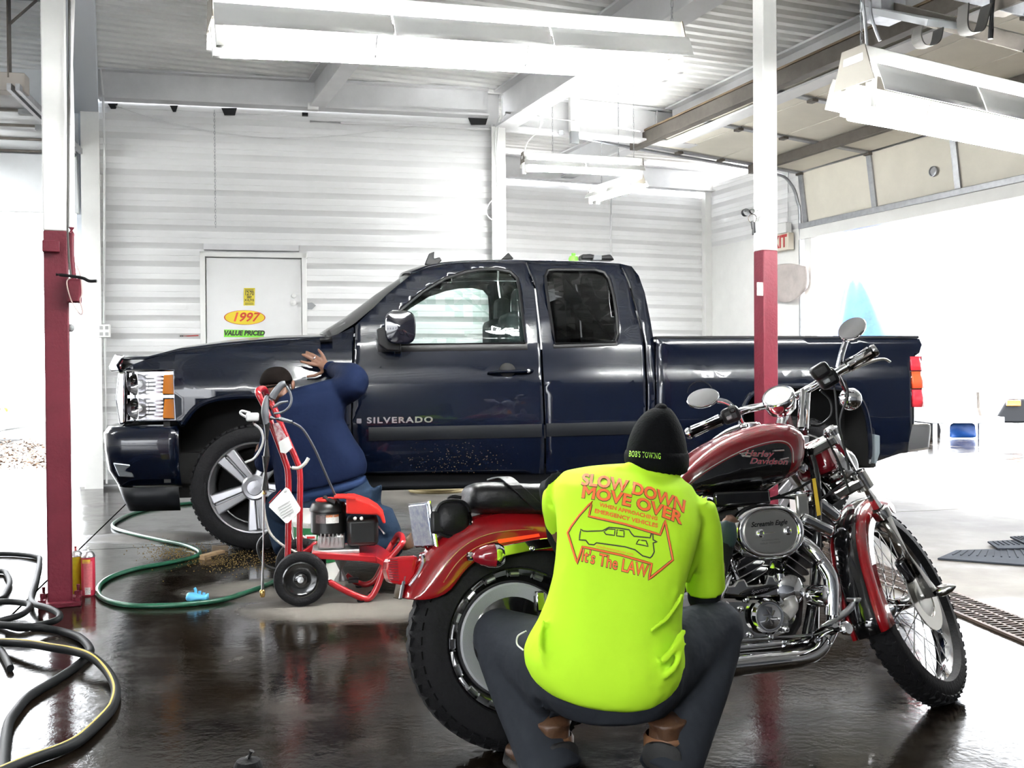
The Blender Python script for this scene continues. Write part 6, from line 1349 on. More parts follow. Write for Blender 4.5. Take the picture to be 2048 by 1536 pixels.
MB().tube([lp_(141, 648, 0), lp_(141, 664, 0)], .02, 10).build('knob', M_grey, PL) if False else MB().ball(lp_(141, 656, .05), .02, 10, 8).build('knob', M_grey, PL)
# fittings on the right post
rp_ = lambda x, y, off=-.08: at(x, y, pR.y+off)
MB().box(rp_(1521, 578, -.062), (.048, .003, .075), XD).build('paper_tag', mat('tag_paper', (.55, .60, .55), .6, var=.5, vscale=120), PR, smooth=False)
ky = empty('key_bunch', rp_(1508, 445), 'bunch of black keys hanging from a hook on the white part of the post', 'keys')
MB().tube([rp_(1516, 421), rp_(1504, 424), rp_(1500, 428)], .004, 6).build('hook', M_steel, ky)
for x, y, r_ in ((1491, 425, .021), (1503, 423, .014)): MB().lathe([(r_, -.012), (r_*1.05, 0), (r_, .012), (.001, .014)], rp_(x, y), V((.3, -1, .1)), 14).build('key_fob', M_black, ky)
MB().tube([rp_(1505+8*math.cos(t), 437+9*math.sin(t)) for t in [i*math.tau/14 for i in range(14)]], .0028, 6, closed=True).build('key_ring', M_dksteel, ky)
for x0, y0, x1, y1 in ((1503, 442, 1505, 458), (1506, 444, 1506, 470), (1509, 444, 1510, 466)): MB().bar(rp_(x0, y0), rp_(x1, y1), .022, .008).build('key', M_black, ky, smooth=False, bevel=.003)
# ------------------------------------------------------------------ white service door with stickers
d3 = tag(empty('door_3', S1.w(S1.px(505, 900).x, 0, 0)), kind='structure')
sx0, sx1 = S1.px(413, 600, -.07).x, S1.px(603, 600, -.07).x; szt = S1.px(505, 517, -.07).z
MB().box(S1.w((sx0+sx1)/2, -.045, szt/2), (sx1-sx0, .05, szt), S1.x).build('door_leaf', M_wall, d3, smooth=False, bevel=.004)
for a in (sx0-.035, sx1+.03): MB().box(S1.w(a, -.05, szt/2+.03), (.05, .09, szt+.06), S1.x).build('door_frame', M_white, d3, smooth=False, bevel=.003)
MB().box(S1.w((sx0+sx1)/2, -.05, szt+.035), (sx1-sx0+.12, .09, .05), S1.x).build('door_frame', M_white, d3, smooth=False, bevel=.003)
MB().box(S1.w((sx0+sx1)/2-.02, -.05, szt+.11), (sx1-sx0+.0, .10, .06), S1.x).build('drip_cap', M_beam, d3, smooth=False)
MB().lathe([(.028, 0), (.028, .008), (.012, .02), (.012, .04), (.03, .05), (.001, .06)], S1.wp(586, 606, -.07), -S1.y, 16).build('door_knob', M_white, d3)
MB().lathe([(.024, 0), (.02, .012), (.001, .013)], S1.wp(588, 592, -.07), -S1.y, 16).build('dead_bolt', M_white, d3)
dz = lambda x, y, off=-.0735: S1.wp(x, y, off)
def sticker(nm, label, parts): pass
s1_ = MB().prism([dz(*q) for q in ((488, 576), (510, 576), (509, 611), (487, 611))], -S1.y*.001).build('window_sticker', mat('sticker_yellow', (.72, .60, .03), .5), None, smooth=False); tag(s1_, 'small yellow sticker with 12:70 printed black on the white door', 'sticker')
M_pr = mat('sticker_ink', (.03, .03, .02), .6)
for s, y, h in (('12:70', 587, .058), ('2007', 594.5, .03), ('X15,715', 600.5, .034)): text_on('lettering', s, M_pr, s1_, dz(498.5, y, -.0755), S1.x, UZ, h, bold=.0012, wx=.72 if h > .05 else .8)
for y in (579, 581.5, 606, 608.5): MB().bar(dz(490, y, -.0752), dz(507, y, -.0752), .0006, .005).build('print_line', M_pr, s1_, smooth=False)
oc_ = dz(489.5, 635); s2_ = MB().rings([[oc_-S1.y*h+S1.x*(.203*g*math.cos(t))+UZ*(.074*g*math.sin(t)) for t in [i*math.tau/40 for i in range(40)]] for g, h in ((1, 0), (1, .0012))]).build('oval_sticker', mat('oval_red', (.55, .04, .02), .5), None, smooth=False); tag(s2_, 'yellow oval sticker reading 1997 in red on the white door', 'sticker')
MB().rings([[oc_-S1.y*h+S1.x*(.203*g*math.cos(t))+UZ*(.074*g*math.sin(t)) for t in [i*math.tau/40 for i in range(40)]] for g, h in ((.955, .0012), (.955, .002))]).build('oval_field', mat('oval_yellow', (.80, .62, .02), .5), s2_, smooth=False)
text_on('lettering', '1997', mat('oval_ink', (.62, .05, .01), .5), s2_, dz(489.5, 635, -.0765), S1.x, UZ, .125, bold=.003, shear=.3, wx=1.05)
s3_ = MB().prism([dz(*q) for q in ((448, 659), (528, 661), (528, 675), (448, 674))], -S1.y*.001).build('slogan_sticker', mat('sticker_green', (.22, .72, .05), .5), None, smooth=False); tag(s3_, 'bright green VALUE PRICED strip sticker on the white door', 'sticker')
text_on('lettering', 'VALUE PRICED', M_pr, s3_, dz(488.5, 666.5, -.0755), S1.x, UZ, .066, bold=.0035, shear=.2, wx=.92)
# small things on the rear wall
w1 = lambda x, y, off=-.02: S1.wp(x, y, off)
o = MB().tube([w1(361, 672), w1(375, 672), w1(397, 671)], .006, 6).build('marker_pen', mat('pen_red', (.5, .05, .05), .5), None); tag(o, 'red and black marker stuck on the ribbed wall left of the white door', 'marker')
MB().tube([w1(360, 672, -.026), w1(366, 672, -.026)], .008, 6).build('pen_cap', M_black, o)
o = MB().prism([w1(x, y, -.06) for x, y in ((615, 606), (624, 605), (632, 611), (624, 619), (615, 619))], -S1.y*.01).build('wall_plate', M_grey, None, smooth=False); tag(o, 'grey rounded plate fixed to the ribbed wall right of the white door', 'plate')
o = empty('outlet_box', w1(208, 662, -.12), 'white four-socket outlet box on the corner column', 'outlet'); ob = S1.wp(209, 662, -.19)
MB().box(ob, (.11, .05, .125), S1.x).build('box_body', M_white, o, bevel=.006)
for sx in (-1, 1):
    for sz in (-1, 1): MB().box(ob+S1.x*(sx*.026)+UZ*(sz*.03)-S1.y*.026, (.030, .004, .034), S1.x).build('socket', mat('socket_grey', (.35, .35, .35), .6), o, smooth=False)
o = MB().tube([S1.wp(x, y, -.17) for x, y in ((208, 647), (209, 480), (209, 300), (206, 190), (200, 130))], .011, 8).build('wall_conduit', M_conduit, None); tag(o, 'white vertical conduit rising above the outlet box', 'conduit')
o = MB().tube([w1(210, 676, -.17), S1.w(S1.px(210, 676, -.17).x, -.17, .05)], .011, 8).build('wall_conduit', M_conduit, None); tag(o, 'white conduit running down below the outlet box', 'conduit')
o = MB().tube([pb-UZ*.05-V((-.15, .12, 0)), pb-UZ*.06-YD*6-V((-.15, .12, 0))], .017, 8).build('overhead_conduit', M_galv, None); tag(o, 'shiny conduit running along the blue-grey box beam', 'conduit')
ch = MB()
zc0, zc1 = S1.px(430, 452, -.16).z, S1.px(430, 212, -.16).z; n = int((zc1-zc0)/.03)
for k in range(n):
    c = S1.w(S1.px(430, 330, -.16).x, -.16, zc0+k*.03); ax = S1.x if k % 2 else S1.y
    ch.tube([c+ax*(.007*math.cos(t))+UZ*(.02*math.sin(t)) for t in [i*math.tau/6 for i in range(6)]], .0028, 4, closed=True)
o = ch.build('pull_chain', M_galv, None); tag(o, 'thin steel chain hanging down the ribbed wall', 'chain')
for x0, x1, y0, y1 in ((340, 356, 212, 224), (443, 474, 217, 231), (936, 975, 236, 250), (216, 236, 208, 218)):
    o = MB().prism([S1.wp(x, y, -.03) for x, y in ((x0, y0), (x1, y0), (x1-4, y1), (x0+6, y1))], S1.y*-.02).build('wall_gap', M_black, None, smooth=False); tag(o, kind='structure')
o = MB().tube([S1.wp(x, y, -.08) for x, y in ((620, 243), (800, 250), (965, 258), (980, 256), (986, 248))], .013, 8, smooth=3).build('wall_conduit', M_conduit, None); tag(o, 'white horizontal conduit under the eave beam left of the wired column', 'conduit')
o = MB().tube([S1.wp(x, y, -.14) for x, y in ((232, 212), (300, 234), (400, 258), (520, 274), (640, 274), (760, 262), (860, 250))], .004, 6, smooth=5).build('sagging_cable', M_conduit, None); tag(o, 'thin pale cable sagging across the top of the ribbed wall', 'cable')
o = MB().box(S1.wp(626, 214, -.2), (.11, .08, .07), S1.x).build('sensor_box', M_white, None, bevel=.005); tag(o, 'small white box fixed below the rafter above the white door', 'box')
MB().box(S1.wp(610, 229, -.2), (.06, .05, .03), S1.x).build('sensor_clip', M_black, o, bevel=.004)
mc = lambda x, y, off=-.16: on_plane(x, y, M0+V((0, off, 0)), S1.y)
for i, (pts, lab) in enumerate((([(1000, 232), (993, 250), (990, 300), (996, 355), (1003, 385), (997, 392), (980, 405), (972, 425), (985, 440), (1002, 435), (1005, 420), (1000, 395), (994, 370)], 'looped pale wire hanging on the white column'), ([(1018, 222), (1000, 245), (993, 300), (994, 360), (1000, 375), (999, 350)], 'pale wire running down the white column from the rafter'))):
    o = MB().tube([mc(x, y) for x, y in pts], .006, 6, smooth=5).build('column_wire', M_conduit, None); tag(o, lab, 'cable')
cz = lambda x, y: on_plane(x, y, M0+XD*.3-YD*.3+UZ*3.6, YD)
o = MB().tube([cz(x, y) for x, y in ((1045, 217), (1070, 222), (1082, 240), (1075, 262), (1055, 285), (1049, 305))], .008, 8, smooth=5).build('light_cord', M_conduit, None); tag(o, 'curling white cord feeding the level shop light over the cab', 'cable')
MB().box(cz(1040, 219), (.1, .06, .07), XD).build('cord_box', M_white, o, bevel=.004)
o = MB().tube([cz(1010, 225), cz(1150, 242), cz(1280, 262)], .011, 8).build('beam_conduit', M_conduit, None); tag(o, 'white conduit along the face of the cross beam', 'conduit')
o = MB().tube([on_plane(x, y, S2.w(0, -.06, 0), S2.y) for x, y in ((1222, 345), (1222, 430), (1222, 520))], .014, 8).build('annex_conduit', M_conduit, None); tag(o, 'white vertical conduit on the far annex wall', 'conduit')
MB().tube([on_plane(x, y, S2.w(0, -.06, 0), S2.y) for x, y in ((1222, 345), (1235, 342), (1280, 325), (1340, 305))], .012, 8).build('conduit_bend', M_conduit, o)
# exit sign, towel
er_ = lambda x, y, off=-.06: on_plane(x, y, SR.w(0, off, 0), SR.y)
o = empty('exit_sign', er_(1562, 476), 'beige exit sign box partly hidden behind the red and white post', 'exit sign')
ex0, ex1 = SR.px(1535, 476, -.1).x, SR.px(1577, 476, -.1).x; ez0, ez1 = SR.px(1560, 502, -.1).z, SR.px(1560, 468, -.1).z
M_exb = mat('exit_beige', (.66, .60, .50), .5)
MB().box(SR.w((ex0+ex1)/2, -.06, (ez0+ez1)/2), (ex1-ex0, .09, ez1-ez0), SR.x).build('sign_box', M_exb, o, bevel=.006)
MB().box(SR.w((ex0+ex1)/2, -.06, ez1+.07), ((ex1-ex0)*.8, .09, .13), SR.x).build('battery_box', M_white, o, bevel=.006)
text_on('lettering', 'EXIT', mat('exit_red', (.45, .03, .03), .5), o, SR.w((ex0+ex1)/2+.0, -.107, (ez0+ez1)/2), SR.x, UZ, .22, bold=.008, wx=.85)
MB().tube([SR.w((ex0+ex1)/2+.12, -.03, ez1+.1), SR.w((ex0+ex1)/2+.12, -.03, 3.7)], .012, 8).build('sign_conduit', M_conduit, o)
cl_pts = [[(1535, 530), (1555, 528), (1575, 525), (1592, 527), (1606, 530), (1616, 532)], [(1535, 560), (1556, 560), (1580, 562), (1598, 560), (1612, 558), (1619, 556)], [(1535, 590), (1556, 590), (1580, 592), (1595, 585), (1610, 580), (1618, 572)], [(1535, 600), (1556, 603), (1575, 606), (1583, 603), (1604, 590), (1616, 576)]]
rows = [[er_(x, y, -.10-.05*math.sin(i*1.9+j*.6)) for i, (x, y) in enumerate(r)] for j, r in enumerate(cl_pts)]
o = MB().grid(rows).build('towel', mat('towel_grey', (.50, .45, .43), .9, var=.2, bump=.4, bscale=20), None, solid=.012, sub=2); tag(o, 'crumpled grey cloth hanging on the wall beside the door track', 'cloth')
# ------------------------------------------------------------------ opener rail and straps, upper right
o = empty('door_opener_rail', at(1900, 60, 4.6), 'greasy steel door opener rail with straps, top right under the roof', 'opener rail')
r0, r1 = at(1765, 14, 5.2), at(2060, 90, 4.4)
for off in (0, .16): MB().bar(r0+V((0, 0, off)), r1+V((0, 0, off)), .05, .07).build('rail', M_dksteel if off == 0 else M_galv, o, smooth=False, bevel=.004)
MB().bar(at(1762, 22, 5.2), at(1900, 50, 4.7), .25, .03).build('rail_plate', M_grey, o, smooth=False)
MB().box(at(1770, 15, 5.15), (.16, .12, .14), XD).build('rail_bracket', M_galv, o, smooth=False, bevel=.004)
MB().bar(at(1990, 20, 4.6), at(2060, -10, 4.4), .1, .06).build('cross_strut', M_dksteel, o, smooth=False)
def strap(pts, d, nm='strap'):
    P = smooth_path([at(x, y, d) for x, y in pts], 5)
    MB().rings([[p+YD*(s_*.03)+V((0, 0, 0))+RT*h for s_, h in ((-1, 0), (1, 0), (1, .006), (-1, .006))] for p in P]).build(nm, mat('strap_black', (.04, .038, .035), .6), o, smooth=False)
strap([(1835, 55), (1832, 75), (1840, 92), (1856, 94), (1870, 84), (1876, 58)], 4.7); strap([(1926, 10), (1924, 50), (1930, 66), (1942, 68), (1958, 60), (1972, 10)], 4.5)
MB().tube([at(1985, 0, 4.5), at(1982, 60, 4.5), at(1981, 78, 4.5)], .012, 8).build('pull_knob', M_black, o)
for i, pts in enumerate(([(1722, -5), (1729, 30), (1735, 105)], [(1740, -5), (1742, 30), (1752, 62), (1760, 82)])):
    q = MB().tube([at(x, y, 4.5) for x, y in pts], .008, 8, smooth=4).build('flex_conduit', M_galv, None); tag(q, ('flexible metal conduit dropping to the shop light below the sectional door', 'dark loose cable dangling beside the sectional door light')[i], 'cable')
# ------------------------------------------------------------------ hoses and things on the floor
def hose(nm, px, r, m, label, z=None, smooth=6, scale=None, zs=None):
    P = []
    for i, (x, y) in enumerate(px): P.append(ground(x, y, zs[i] if zs else r))
    o = MB().tube(P, r, 12, smooth=smooth).build(nm, m, None); return tag(o, label, 'hose'), P
M_ghose = mat('green_hose', (.015, .10, .055), .3, var=.3, vscale=30)
M_bhose = mat('black_hose', (.008, .009, .010), .55, spec=.12, var=.3, vscale=20)
hose('garden_hose', [(470, 1000), (380, 1006), (330, 1012), (270, 1025), (232, 1043), (228, 1055), (262, 1067), (320, 1080), (370, 1090), (398, 1102), (390, 1113), (340, 1125), (270, 1138), (220, 1155), (197, 1175), (203, 1195), (240, 1208), (300, 1212), (380, 1208), (450, 1198), (520, 1175), (560, 1160), (640, 1140)], .0125, M_ghose, 'green garden hose looping from under the truck bumper to the washer')
Z = lambda L: [(x/3.369, 1080+y/3.369) for x, y in L]
hose('air_hose', Z([(-420, 200), (-200, 110), (0, 95), (150, 100), (250, 115), (268, 140), (240, 280), (210, 380), (230, 430), (330, 460), (400, 500), (380, 540), (250, 575), (130, 595), (0, 560), (-150, 500)]), .0145, M_bhose, 'black rubber hose bent in a corner beside the red post base', zs=[.015]*8+[.03, .045, .045, .035]+[.018]*4)
hose('air_hose', Z([(-250, 240), (0, 210), (50, 240), (65, 290), (40, 350), (0, 400), (-150, 430), (-60, 420), (0, 415), (120, 420), (200, 440), (150, 500), (0, 545), (-200, 600)]), .0145, M_bhose, 'black rubber hose curling at the left edge of the frame', zs=[.016]*7+[.03]+[.046]*6)
hose('air_hose', Z([(-300, 500), (-100, 560), (170, 585), (300, 595), (430, 620), (540, 660), (600, 720), (600, 770), (500, 860), (380, 940), (200, 1050), (110, 1150), (60, 1230), (40, 1330), (30, 1440), (20, 1600)]), .016, M_bhose, 'black hose sweeping down to the bottom left corner', zs=[.046]*3+[.03]+[.017]*12)
h5 = Z([(-300, 700), (0, 690), (200, 700), (350, 725), (500, 750), (620, 790), (720, 880), (780, 1000), (760, 1120), (680, 1220), (550, 1340), (420, 1410), (250, 1470), (100, 1530), (-60, 1600)])
o5, P5 = hose('striped_hose', h5, .0165, M_bhose, 'black hose with a yellow stripe arching over the other hoses', zs=[.02, .03, .045, .05, .05, .05, .03]+[.018]*8)
MB().tube([p+UZ*.0135+V((-.007, 0, 0)) for p in P5], .0045, 6, smooth=6).build('stripe', mat('stripe_yellow', (.45, .33, .06), .5), o5)
hose('air_hose', Z([(-60, 700), (0, 740), (40, 800), (70, 865)]), .0135, M_bhose, 'short hose end poking in at the left edge below the striped hose')
def can(px, py, m, label, topm, capm):
    g_ = ground(px, py); r = empty('spray_can', g_, label, 'spray can', 'spray cans by the post'); R_ = .0335
    MB().lathe([(.031, 0), (.0335, .004), (.0335, .195), (.001, .195)], g_, UZ, 24).build('can_body', m, r)
    MB().lathe([(.0335, .195), (.033, .2), (.027, .212), (.018, .22), (.014, .222), (.001, .222)], g_, UZ, 24).build('can_shoulder', M_steel, r)
    MB().tube([g_+UZ*.22, g_+UZ*.243], .0075, 10).build('nozzle', capm, r); MB().lathe([(.0345, .193), (.0345, .197)], g_, UZ, 24).build('can_rim', M_steel, r)
    return r, g_
cy_, gy = can(152, 1188, mat('can_yellow', (.55, .50, .02), .35, var=.15, vscale=60), 'yellow spray can half hidden behind the red post', M_steel, mat('cap_red', (.4, .05, .05), .5))
cr_, gr = can(177, 1190, mat('can_red', (.48, .03, .06), .3), 'red spray can with a barcode standing beside the red post', M_steel, mat('cap_white', (.8, .8, .78), .5))
def can_patch(g_, r, a0, a1, z0, z1, m, nm): MB().grid([[g_+V((math.sin(t)*.0342, -math.cos(t)*.0342, z)) for t in [lerp(a0, a1, k/8) for k in range(9)]] for z in (z0, z1)]).build(nm, m, r)
can_patch(gr, cr_, -.3, 1.0, .03, .175, mat('can_pink', (.62, .16, .18), .4, var=.2, vscale=90), 'text_panel'); can_patch(gr, cr_, -.1, .7, .008, .045, mat('barcode', (.75, .75, .73), .5, var=.6, vscale=160), 'barcode_label'); can_patch(gr, cr_, -.5, .7, .165, .185, mat('can_gold', (.7, .5, .05), .4), 'brand_band')
# crumpled blue glove
gb = ground(395, 1206); rnd = random.Random(3); mb = MB(); rows = []
for i in range(7):
    t = i/6; rows.append([gb+V((lerp(-.055, .055, t)+rnd.uniform(-.006, .006), math.cos(a)*.03*(1-.5*abs(t-.5))+rnd.uniform(-.008, .008), max(.002, .022+math.sin(a)*.022*(1+.5*math.sin(t*7)))+rnd.uniform(0, .008))) for a in [k*math.tau/10 for k in range(10)]])
o = MB().rings(rows).build('nitrile_glove', mat('glove_blue', (.10, .42, .68), .45), None, sub=1); tag(o, 'crumpled light blue rubber glove lying under the green hose', 'glove')
for k in range(3): MB().tube([gb+V((-.01+k*.018, .01, .03)), gb+V((-.015+k*.02, .02, .06-.008*k)), gb+V((-.02+k*.025, .02, .07-.015*k))], .007, 6).build('finger', mat('glove_blue', (.10, .42, .68), .45), o)
# wood
a, b = ground(404, 1120), ground(446, 1112)
o = MB().bar(a+UZ*.02, b+UZ*.03, .045, .018).build('wood_wedge', mat('wood', (.36, .24, .13), .7, var=.3, vscale=30), None, smooth=False, bevel=.002); tag(o, 'small pale wood wedge lying near the truck front tyre', 'wood')
MB().bar(a+UZ*.006+V((.0, .0, 0)), a+(b-a)*.3+UZ*.006, .05, .012).build('splinter', mat('wood', (.36, .24, .13), .7), o, smooth=False)
a, b = ground(424, 1103), ground(456, 1101)
o = MB().bar(a+UZ*.018, b+UZ*.018, .06, .036).build('wood_block', mat('wood_dark', (.12, .09, .06), .8), None, smooth=False, bevel=.003); tag(o, 'dark wet wood block against the truck front tyre', 'wood')
# granules of absorbent
gm = MB(); rnd = random.Random(11)
for _ in range(1500):
    k = rnd.random()
    if k < .5: px, py = rnd.gauss(370, 40), rnd.gauss(1104, 10)
    else: px, py = rnd.gauss(470, 60), rnd.gauss(1120, 12)
    q = ground(px, py); s_ = rnd.uniform(.0012, .003); gm.box((q.x, q.y, s_*.5), (s_*2, s_*1.4, s_), V((rnd.uniform(-1, 1), rnd.uniform(-1, 1), 0)).normalized())
o = gm.build('grit', mat('grit_yellow', (.20, .13, .03), .8), None, smooth=False); tag(o, 'yellow absorbent granules scattered by the truck front tyre', 'granules', kind='stuff')
# pale coiled hose beyond the truck
c = ground(880, 985); o = MB()
P = []
for k in range(48):
    t = k/48*math.tau*2; P.append(c+V((math.cos(t)*(.26+.02*math.sin(t*.5)), math.sin(t)*.24, .014+.018*k/24)))
o = o.tube(P, .014, 8).build('coiled_hose', mat('tan_hose', (.40, .32, .16), .5), None); tag(o, 'tan hose coiled on the floor on the far side of the truck', 'hose')
# black rubber foot at the bottom edge
kb = ground(497, 1552); o = empty('rubber_stopper', kb, 'black rubber stopper at the bottom edge of the frame', 'stopper')
MB().lathe([(.001, 0), (.024, .004), (.038, .016), (.040, .03), (.032, .044), (.001, .05)], kb, UZ, 20).build('stopper_body', M_rubber, o); MB().tube([kb+UZ*.05, kb+UZ*.07+V((.01, .0, 0))], .008, 8).build('stopper_stem', M_black, o)
# thin hose by the front wheel
hose('drain_hose', [(1660, 1100), (1680, 1125), (1705, 1150), (1730, 1165)], .012, M_bhose, 'black hose on the floor behind the motorcycle front wheel', zs=[.03]*4)
# trench drain
da, db = V((1.86, 6.55, 0)), V((2.24, 3.55, 0)); dd = (db-da).normalized(); dn = V((-dd.y, dd.x, 0)); Ld = (db-da).length
o = empty('drain_grate', (da+db)/2, 'rusty steel trench drain grate in the floor beyond the motorcycle', 'drain grate')
M_rst = mat('drain_rust', (.10, .07, .055), .6, metal=.3, var=.4, vscale=20)
MB().box((da+db)/2+UZ*.001, (Ld, .23, .002), dd).build('drain_pan', mat('pan_black', (.006, .006, .006), .9), o, smooth=False)
for s_ in (-1, -.33, .33, 1): MB().bar(da+dn*(s_*.11)+UZ*.007, db+dn*(s_*.11)+UZ*.007, .012 if abs(s_) < 1 else .02, .012).build('rail', M_rst, o, smooth=False)
nb = int(Ld/.034)
for k in range(nb): MB().bar(da+dd*(.017+k*.034)-dn*.108+UZ*.008, da+dd*(.017+k*.034)+dn*.108+UZ*.008, .009, .010).build('bar', M_rst, o, smooth=False)
# rubber floor mats
M_mat = mat('floor_mat', (.035, .04, .05), .85, spec=.08, var=.2, vscale=8)
def floor_mat_(px, label, z):
    P = [ground(x, y) for x, y in px]; c = sum(P, V())/len(P); r = empty('rubber_mat', c, label, 'mat')
    MB().prism([p+UZ*(.002+z) for p in P], UZ*.01).build('sheet', M_mat, r, smooth=False, bevel=.002)
    n = 14
    for k in range(1, n):
        a = lerp(P[0], P[1], k/n); b = lerp(P[3], P[2], k/n); MB().bar(lerp(a, b, .12)+UZ*(.014+z), lerp(a, b, .62)+UZ*(.014+z), .008, .006).build('rib', M_mat, r, smooth=False)
    return r
floor_mat_([(1912, 1104), (2090, 1098), (2140, 1140), (1875, 1120)], 'black ribbed rubber mat lying nearest the motorcycle front wheel', 0)
floor_mat_([(1975, 1090), (2100, 1082), (2150, 1102), (1995, 1104)], 'black rubber mat overlapping behind the nearest mat', .012)
floor_mat_([(2020, 1084), (2110, 1078), (2160, 1094), (2048, 1097)], 'black rubber mat at the right frame edge on the pile', .024)
# things on the cab roof
rz = TF.px(1100, 517, .9).z
def on_roof(x, w=.95): return TF.wp(x, 520, w)
b0 = on_roof(1147); b0.z = TF.px(1147, 521, .95).z
o = empty('green_bottle', b0, 'lime green squeeze bottle lying on the truck cab roof', 'bottle')
hb_ = at(1147, 503, b0.y).z-b0.z
MB().lathe([(.036, 0), (.038, hb_*.5), (.03, hb_*.75), (.014, hb_*.85)], b0-UZ*.02, UZ, 16).build('bottle_body', mat('bottle_green', (.32, .75, .12), .3), o); MB().lathe([(.014, hb_*.85), (.016, hb_*.9), (.016, hb_*1.1), (.001, hb_*1.12)], b0-UZ*.02, UZ, 12).build('bottle_cap', mat('bottle_capg', (.25, .8, .08), .4), o)
o = empty('work_glove', on_roof(1190), 'black work gloves lying on the rear of the cab roof', 'gloves')
P = [TF.wp(x, y, .9) for x, y in ((1162, 519), (1164, 508), (1180, 507), (1200, 511), (1222, 508), (1230, 520))]
MB().prism(P, TF.y*.12).build('glove_body', M_black, o, smooth=False, bevel=.012); MB().prism([TF.wp(x, y, .89) for x, y in ((1188, 510), (1204, 510), (1204, 520), (1186, 520))], TF.y*.1).build('glove_cuff', M_grey, o, smooth=False, bevel=.006)
o = MB().prism([TF.wp(x, y, .9) for x, y in ((1002, 519), (1017, 505), (1028, 517))], TF.y*.1).build('rubber_wedge', M_black, None, smooth=False, bevel=.006); tag(o, 'black rubber wedge standing on the middle of the cab roof', 'wedge')
# ------------------------------------------------------------------ outside
o = empty('parked_car', at(10, 860, 17), 'white car nose seen through the open bay at the left edge', 'car'); M_cw = mat('car_white', (.75, .75, .74), .25, coat=1.)
co = ground(-30, 870); cf = Frame((co.x, co.y, -.2), V((1, .1, 0)))
body = [(-4, .35), (.62, .3), (.75, .42), (.78, .62), (.7, .78), (.35, .88), (-.5, .98), (-4, 1.0)]
MB().prism([cf.w(x, -.8, z) for x, z in body], cf.y*1.6).build('car_body', M_cw, o, smooth=False, bevel=.06)
MB().prism([cf.w(x, -.7, z) for x, z in ((-.5, .97), (-1.3, 1.5), (-3.4, 1.5), (-3.9, 1.0))], cf.y*1.4).build('car_cabin', G_dark, o, smooth=False)
MB().box(cf.w(.62, -.75, .7), (.2, .1, .1), cf.x).build('head_lamp', M_amber, o, bevel=.02); MB().lathe([(.2, -.1), (.31, -.1), (.32, 0), (.31, .1), (.2, .1)], cf.w(-.3, -.78, .32), cf.y, 24).build('wheel', M_rubber, o)
lm = MB(); rnd = random.Random(5)
for _ in range(1500):
    q = ground(rnd.uniform(-60, 100), rnd.uniform(885, 938)); s_ = rnd.uniform(.02, .05); q.z = rnd.uniform(-.02, .05); lm.add([q+V((rnd.uniform(-s_, s_), rnd.uniform(-s_, s_), rnd.uniform(0, s_))) for _ in range(3)], [(0, 1, 2)])
o = lm.build('leaves', mat('dead_leaves', (.14, .09, .06), .8, var=.4), None, smooth=False); tag(o, 'drift of wet brown leaves outside the open bay', 'leaves', kind='stuff')
# blue tarpaulin over a tall frame
M_tarp = mat('tarp_blue', (.002, .03, .17), .5, var=.5, vscale=2.5, col2=(.02, .10, .36))
tb0 = 17.5; rows = []
prof_t = [(555, 1700, 1722), (580, 1688, 1742), (610, 1682, 1760), (640, 1676, 1782), (680, 1668, 1806), (715, 1664, 1818), (745, 1660, 1826)]
for i, (y, xl, xr) in enumerate(prof_t):
    n = 24; c = at((xl+xr)/2, y, tb0); hw_ = (xr-xl)/2*tb0/F_PX
    rows.append([c+V((math.cos(t)*hw_*(1+.10*math.sin(t*7+i*.4)), math.sin(t)*hw_*.8*(1+.14*math.sin(t*5+i*.6)), -.28*(i/7)*0)) for t in [k*math.tau/n for k in range(n)]])
o = MB().rings(rows).build('tarpaulin', M_tarp, None, sub=1); tag(o, 'blue tarpaulin draped over a tall load outside the side door', 'tarpaulin')
fz = at(1745, 742, tb0); o = empty('added_trailer', (fz.x, fz.y, -.2), 'added white trailer under the blue tarpaulin, paling its floor reflection', 'trailer')  # trailer added to keep the tarp's blue out of the floor reflection
MB().box((fz.x, fz.y, (fz.z+.15)/2+.02), (2.0, 1.3, fz.z-.2), V((1, 0, 0))).build('added_trailer_box', mat('added_trailer_white', (.7, .7, .7), .6), o, smooth=False, bevel=.02)
for sx in (-.6, .6): MB().lathe([(.12, -.08), (.27, -.08), (.28, 0), (.27, .08), (.12, .08)], V((fz.x+sx, fz.y-.68, .08)), V((0, 1, 0)), 20).build('wheel', M_rubber, o)
tt = at(1900, 838, 16.2); o = empty('work_bench', (tt.x, tt.y, -.2), 'low grey flat bench standing outside behind the truck tail', 'bench')
a, b = at(1845, 838, 16.0), at(1985, 838, 16.0)
MB().bar(a, b, .8, .1).build('bench_top', mat('bench_grey', (.35, .36, .38), .6), o, smooth=False, bevel=.01)
for x in (1870, 1960): 
    p = at(x, 842, 15.8); MB().bar(p, V((p.x, p.y, -.2)), .05, .05).build('bench_leg', M_galv, o, smooth=False)
MB().tube([at(1956, 784, 16), at(1957, 815, 16), at(1962, 832, 16)], .03, 8).build('bench_clamp', M_dksteel, o)
rows = [[at(x+rnd.uniform(-3, 3), y, 16.05+rnd.uniform(-.1, .1)) for x in (1898, 1912, 1926, 1940, 1954)] for y in (846, 856, 868, 876)]
o = MB().grid(rows).build('folded_tarp', M_tarp, None, solid=.03, sub=1); tag(o, 'folded blue tarp hanging under the grey bench outside', 'tarpaulin')
g0 = ground(2035, 862, -.2); o = empty('parked_truck', g0, 'dark vehicle front corner with an orange lamp at the right edge outside', 'truck')
pv = Frame((at(2022, 850, 16.5).x, 16.5, -.2), V((1, -.1, 0)))
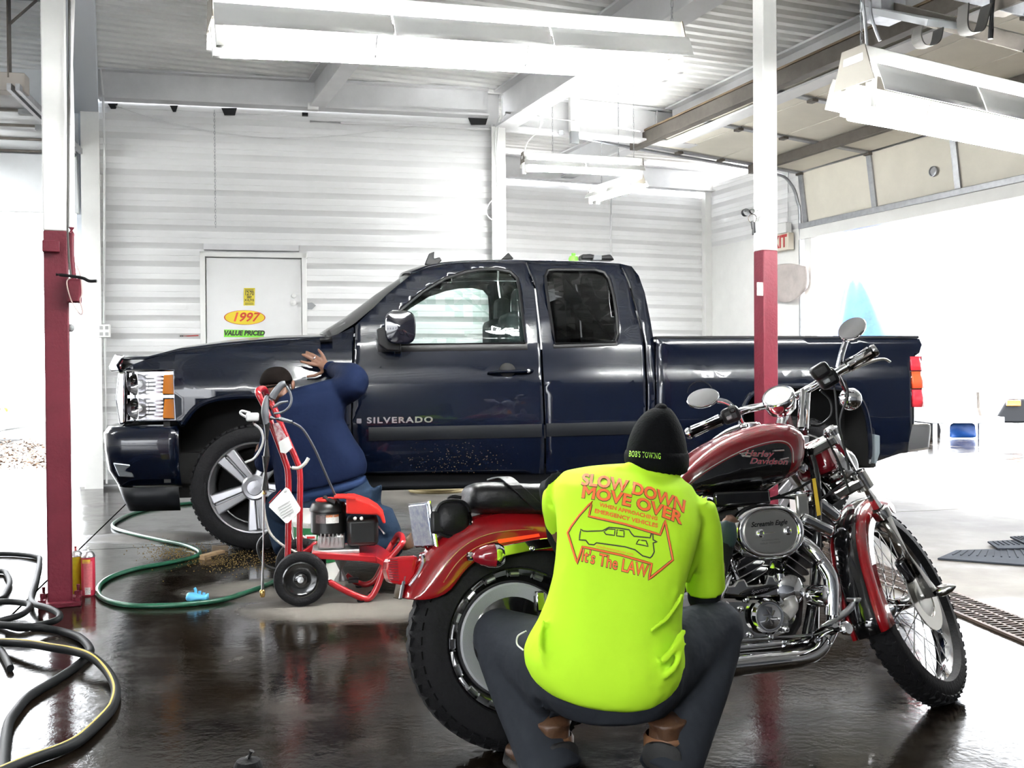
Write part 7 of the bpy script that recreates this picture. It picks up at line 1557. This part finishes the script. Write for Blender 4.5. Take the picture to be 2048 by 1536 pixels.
MB().prism([pv.w(x, 0, z) for x, z in ((-.25, .45), (0, .55), (.05, .95), (.3, 1.02), (3, 1.1), (3, .4), (.6, .35))], pv.y*1.8).build('vehicle_body', mat('vehicle_white', (.7, .7, .7), .3), o, smooth=False, bevel=.03)
MB().prism([pv.w(x, -.02, z) for x, z in ((-.28, .42), (-.05, .82), (1.2, .82), (1.2, .42))], pv.y*.3).build('bumper', M_trimk, o, smooth=False, bevel=.03)
MB().box(pv.w(.02, -.05, .75), (.22, .06, .1), pv.x).build('marker_lamp', M_amber, o, bevel=.01); MB().lathe([(.2, -.12), (.36, -.12), (.38, 0), (.36, .12), (.2, .12)], pv.w(.75, .05, .38), pv.y, 24).build('wheel', M_rubber, o)
# bare trees far outside
M_bark = mat('bark', (.55, .53, .52), .9)
def tree(px, d, h, seed, label):
    r = random.Random(seed); b = at(px, 800, d); b.z = -.2; t = empty('bare_tree', b, label, 'tree', 'bare trees outside'); mb = MB()
    def br(p, dr, L, rad, dep):
        e = p+dr*L; mb.tube([p, lerp(p, e, .5)+V((r.uniform(-.05, .05)*L, 0, 0)), e], [rad, rad*.85, rad*.65], 6)
        if dep > 0:
            for _ in range(3): br(lerp(p, e, r.uniform(.6, 1)), (dr+V((r.uniform(-.8, .8), r.uniform(-.5, .5), r.uniform(-.1, .5)))).normalized(), L*r.uniform(.5, .75), rad*.55, dep-1)
    br(b, V((0, 0, 1)), h*.38, h*.018, 4); mb.build('branches', M_bark, t)
tree(1740, 38, 9, 1, 'bare tree outside above the blue tarpaulin'); tree(1985, 42, 10, 4, 'bare tree outside at the right edge of the frame')

# low white building across the road, seen only as a reflection in the paintwork
o = empty('street_building', (-6, -34, -.2), 'long low white building across the road behind the camera', 'building')
MB().box((-6, -36, 2.2), (30, 6, 4.8)).build('wall', mat('building_white', (.75, .76, .78), .7), o, smooth=False)
for k in range(8): MB().box((-18+k*3.4, -32.98, 2.2), (1.4, .06, 1.2)).build('window', mat('building_glass', (.05, .07, .1), .1), o, smooth=False)
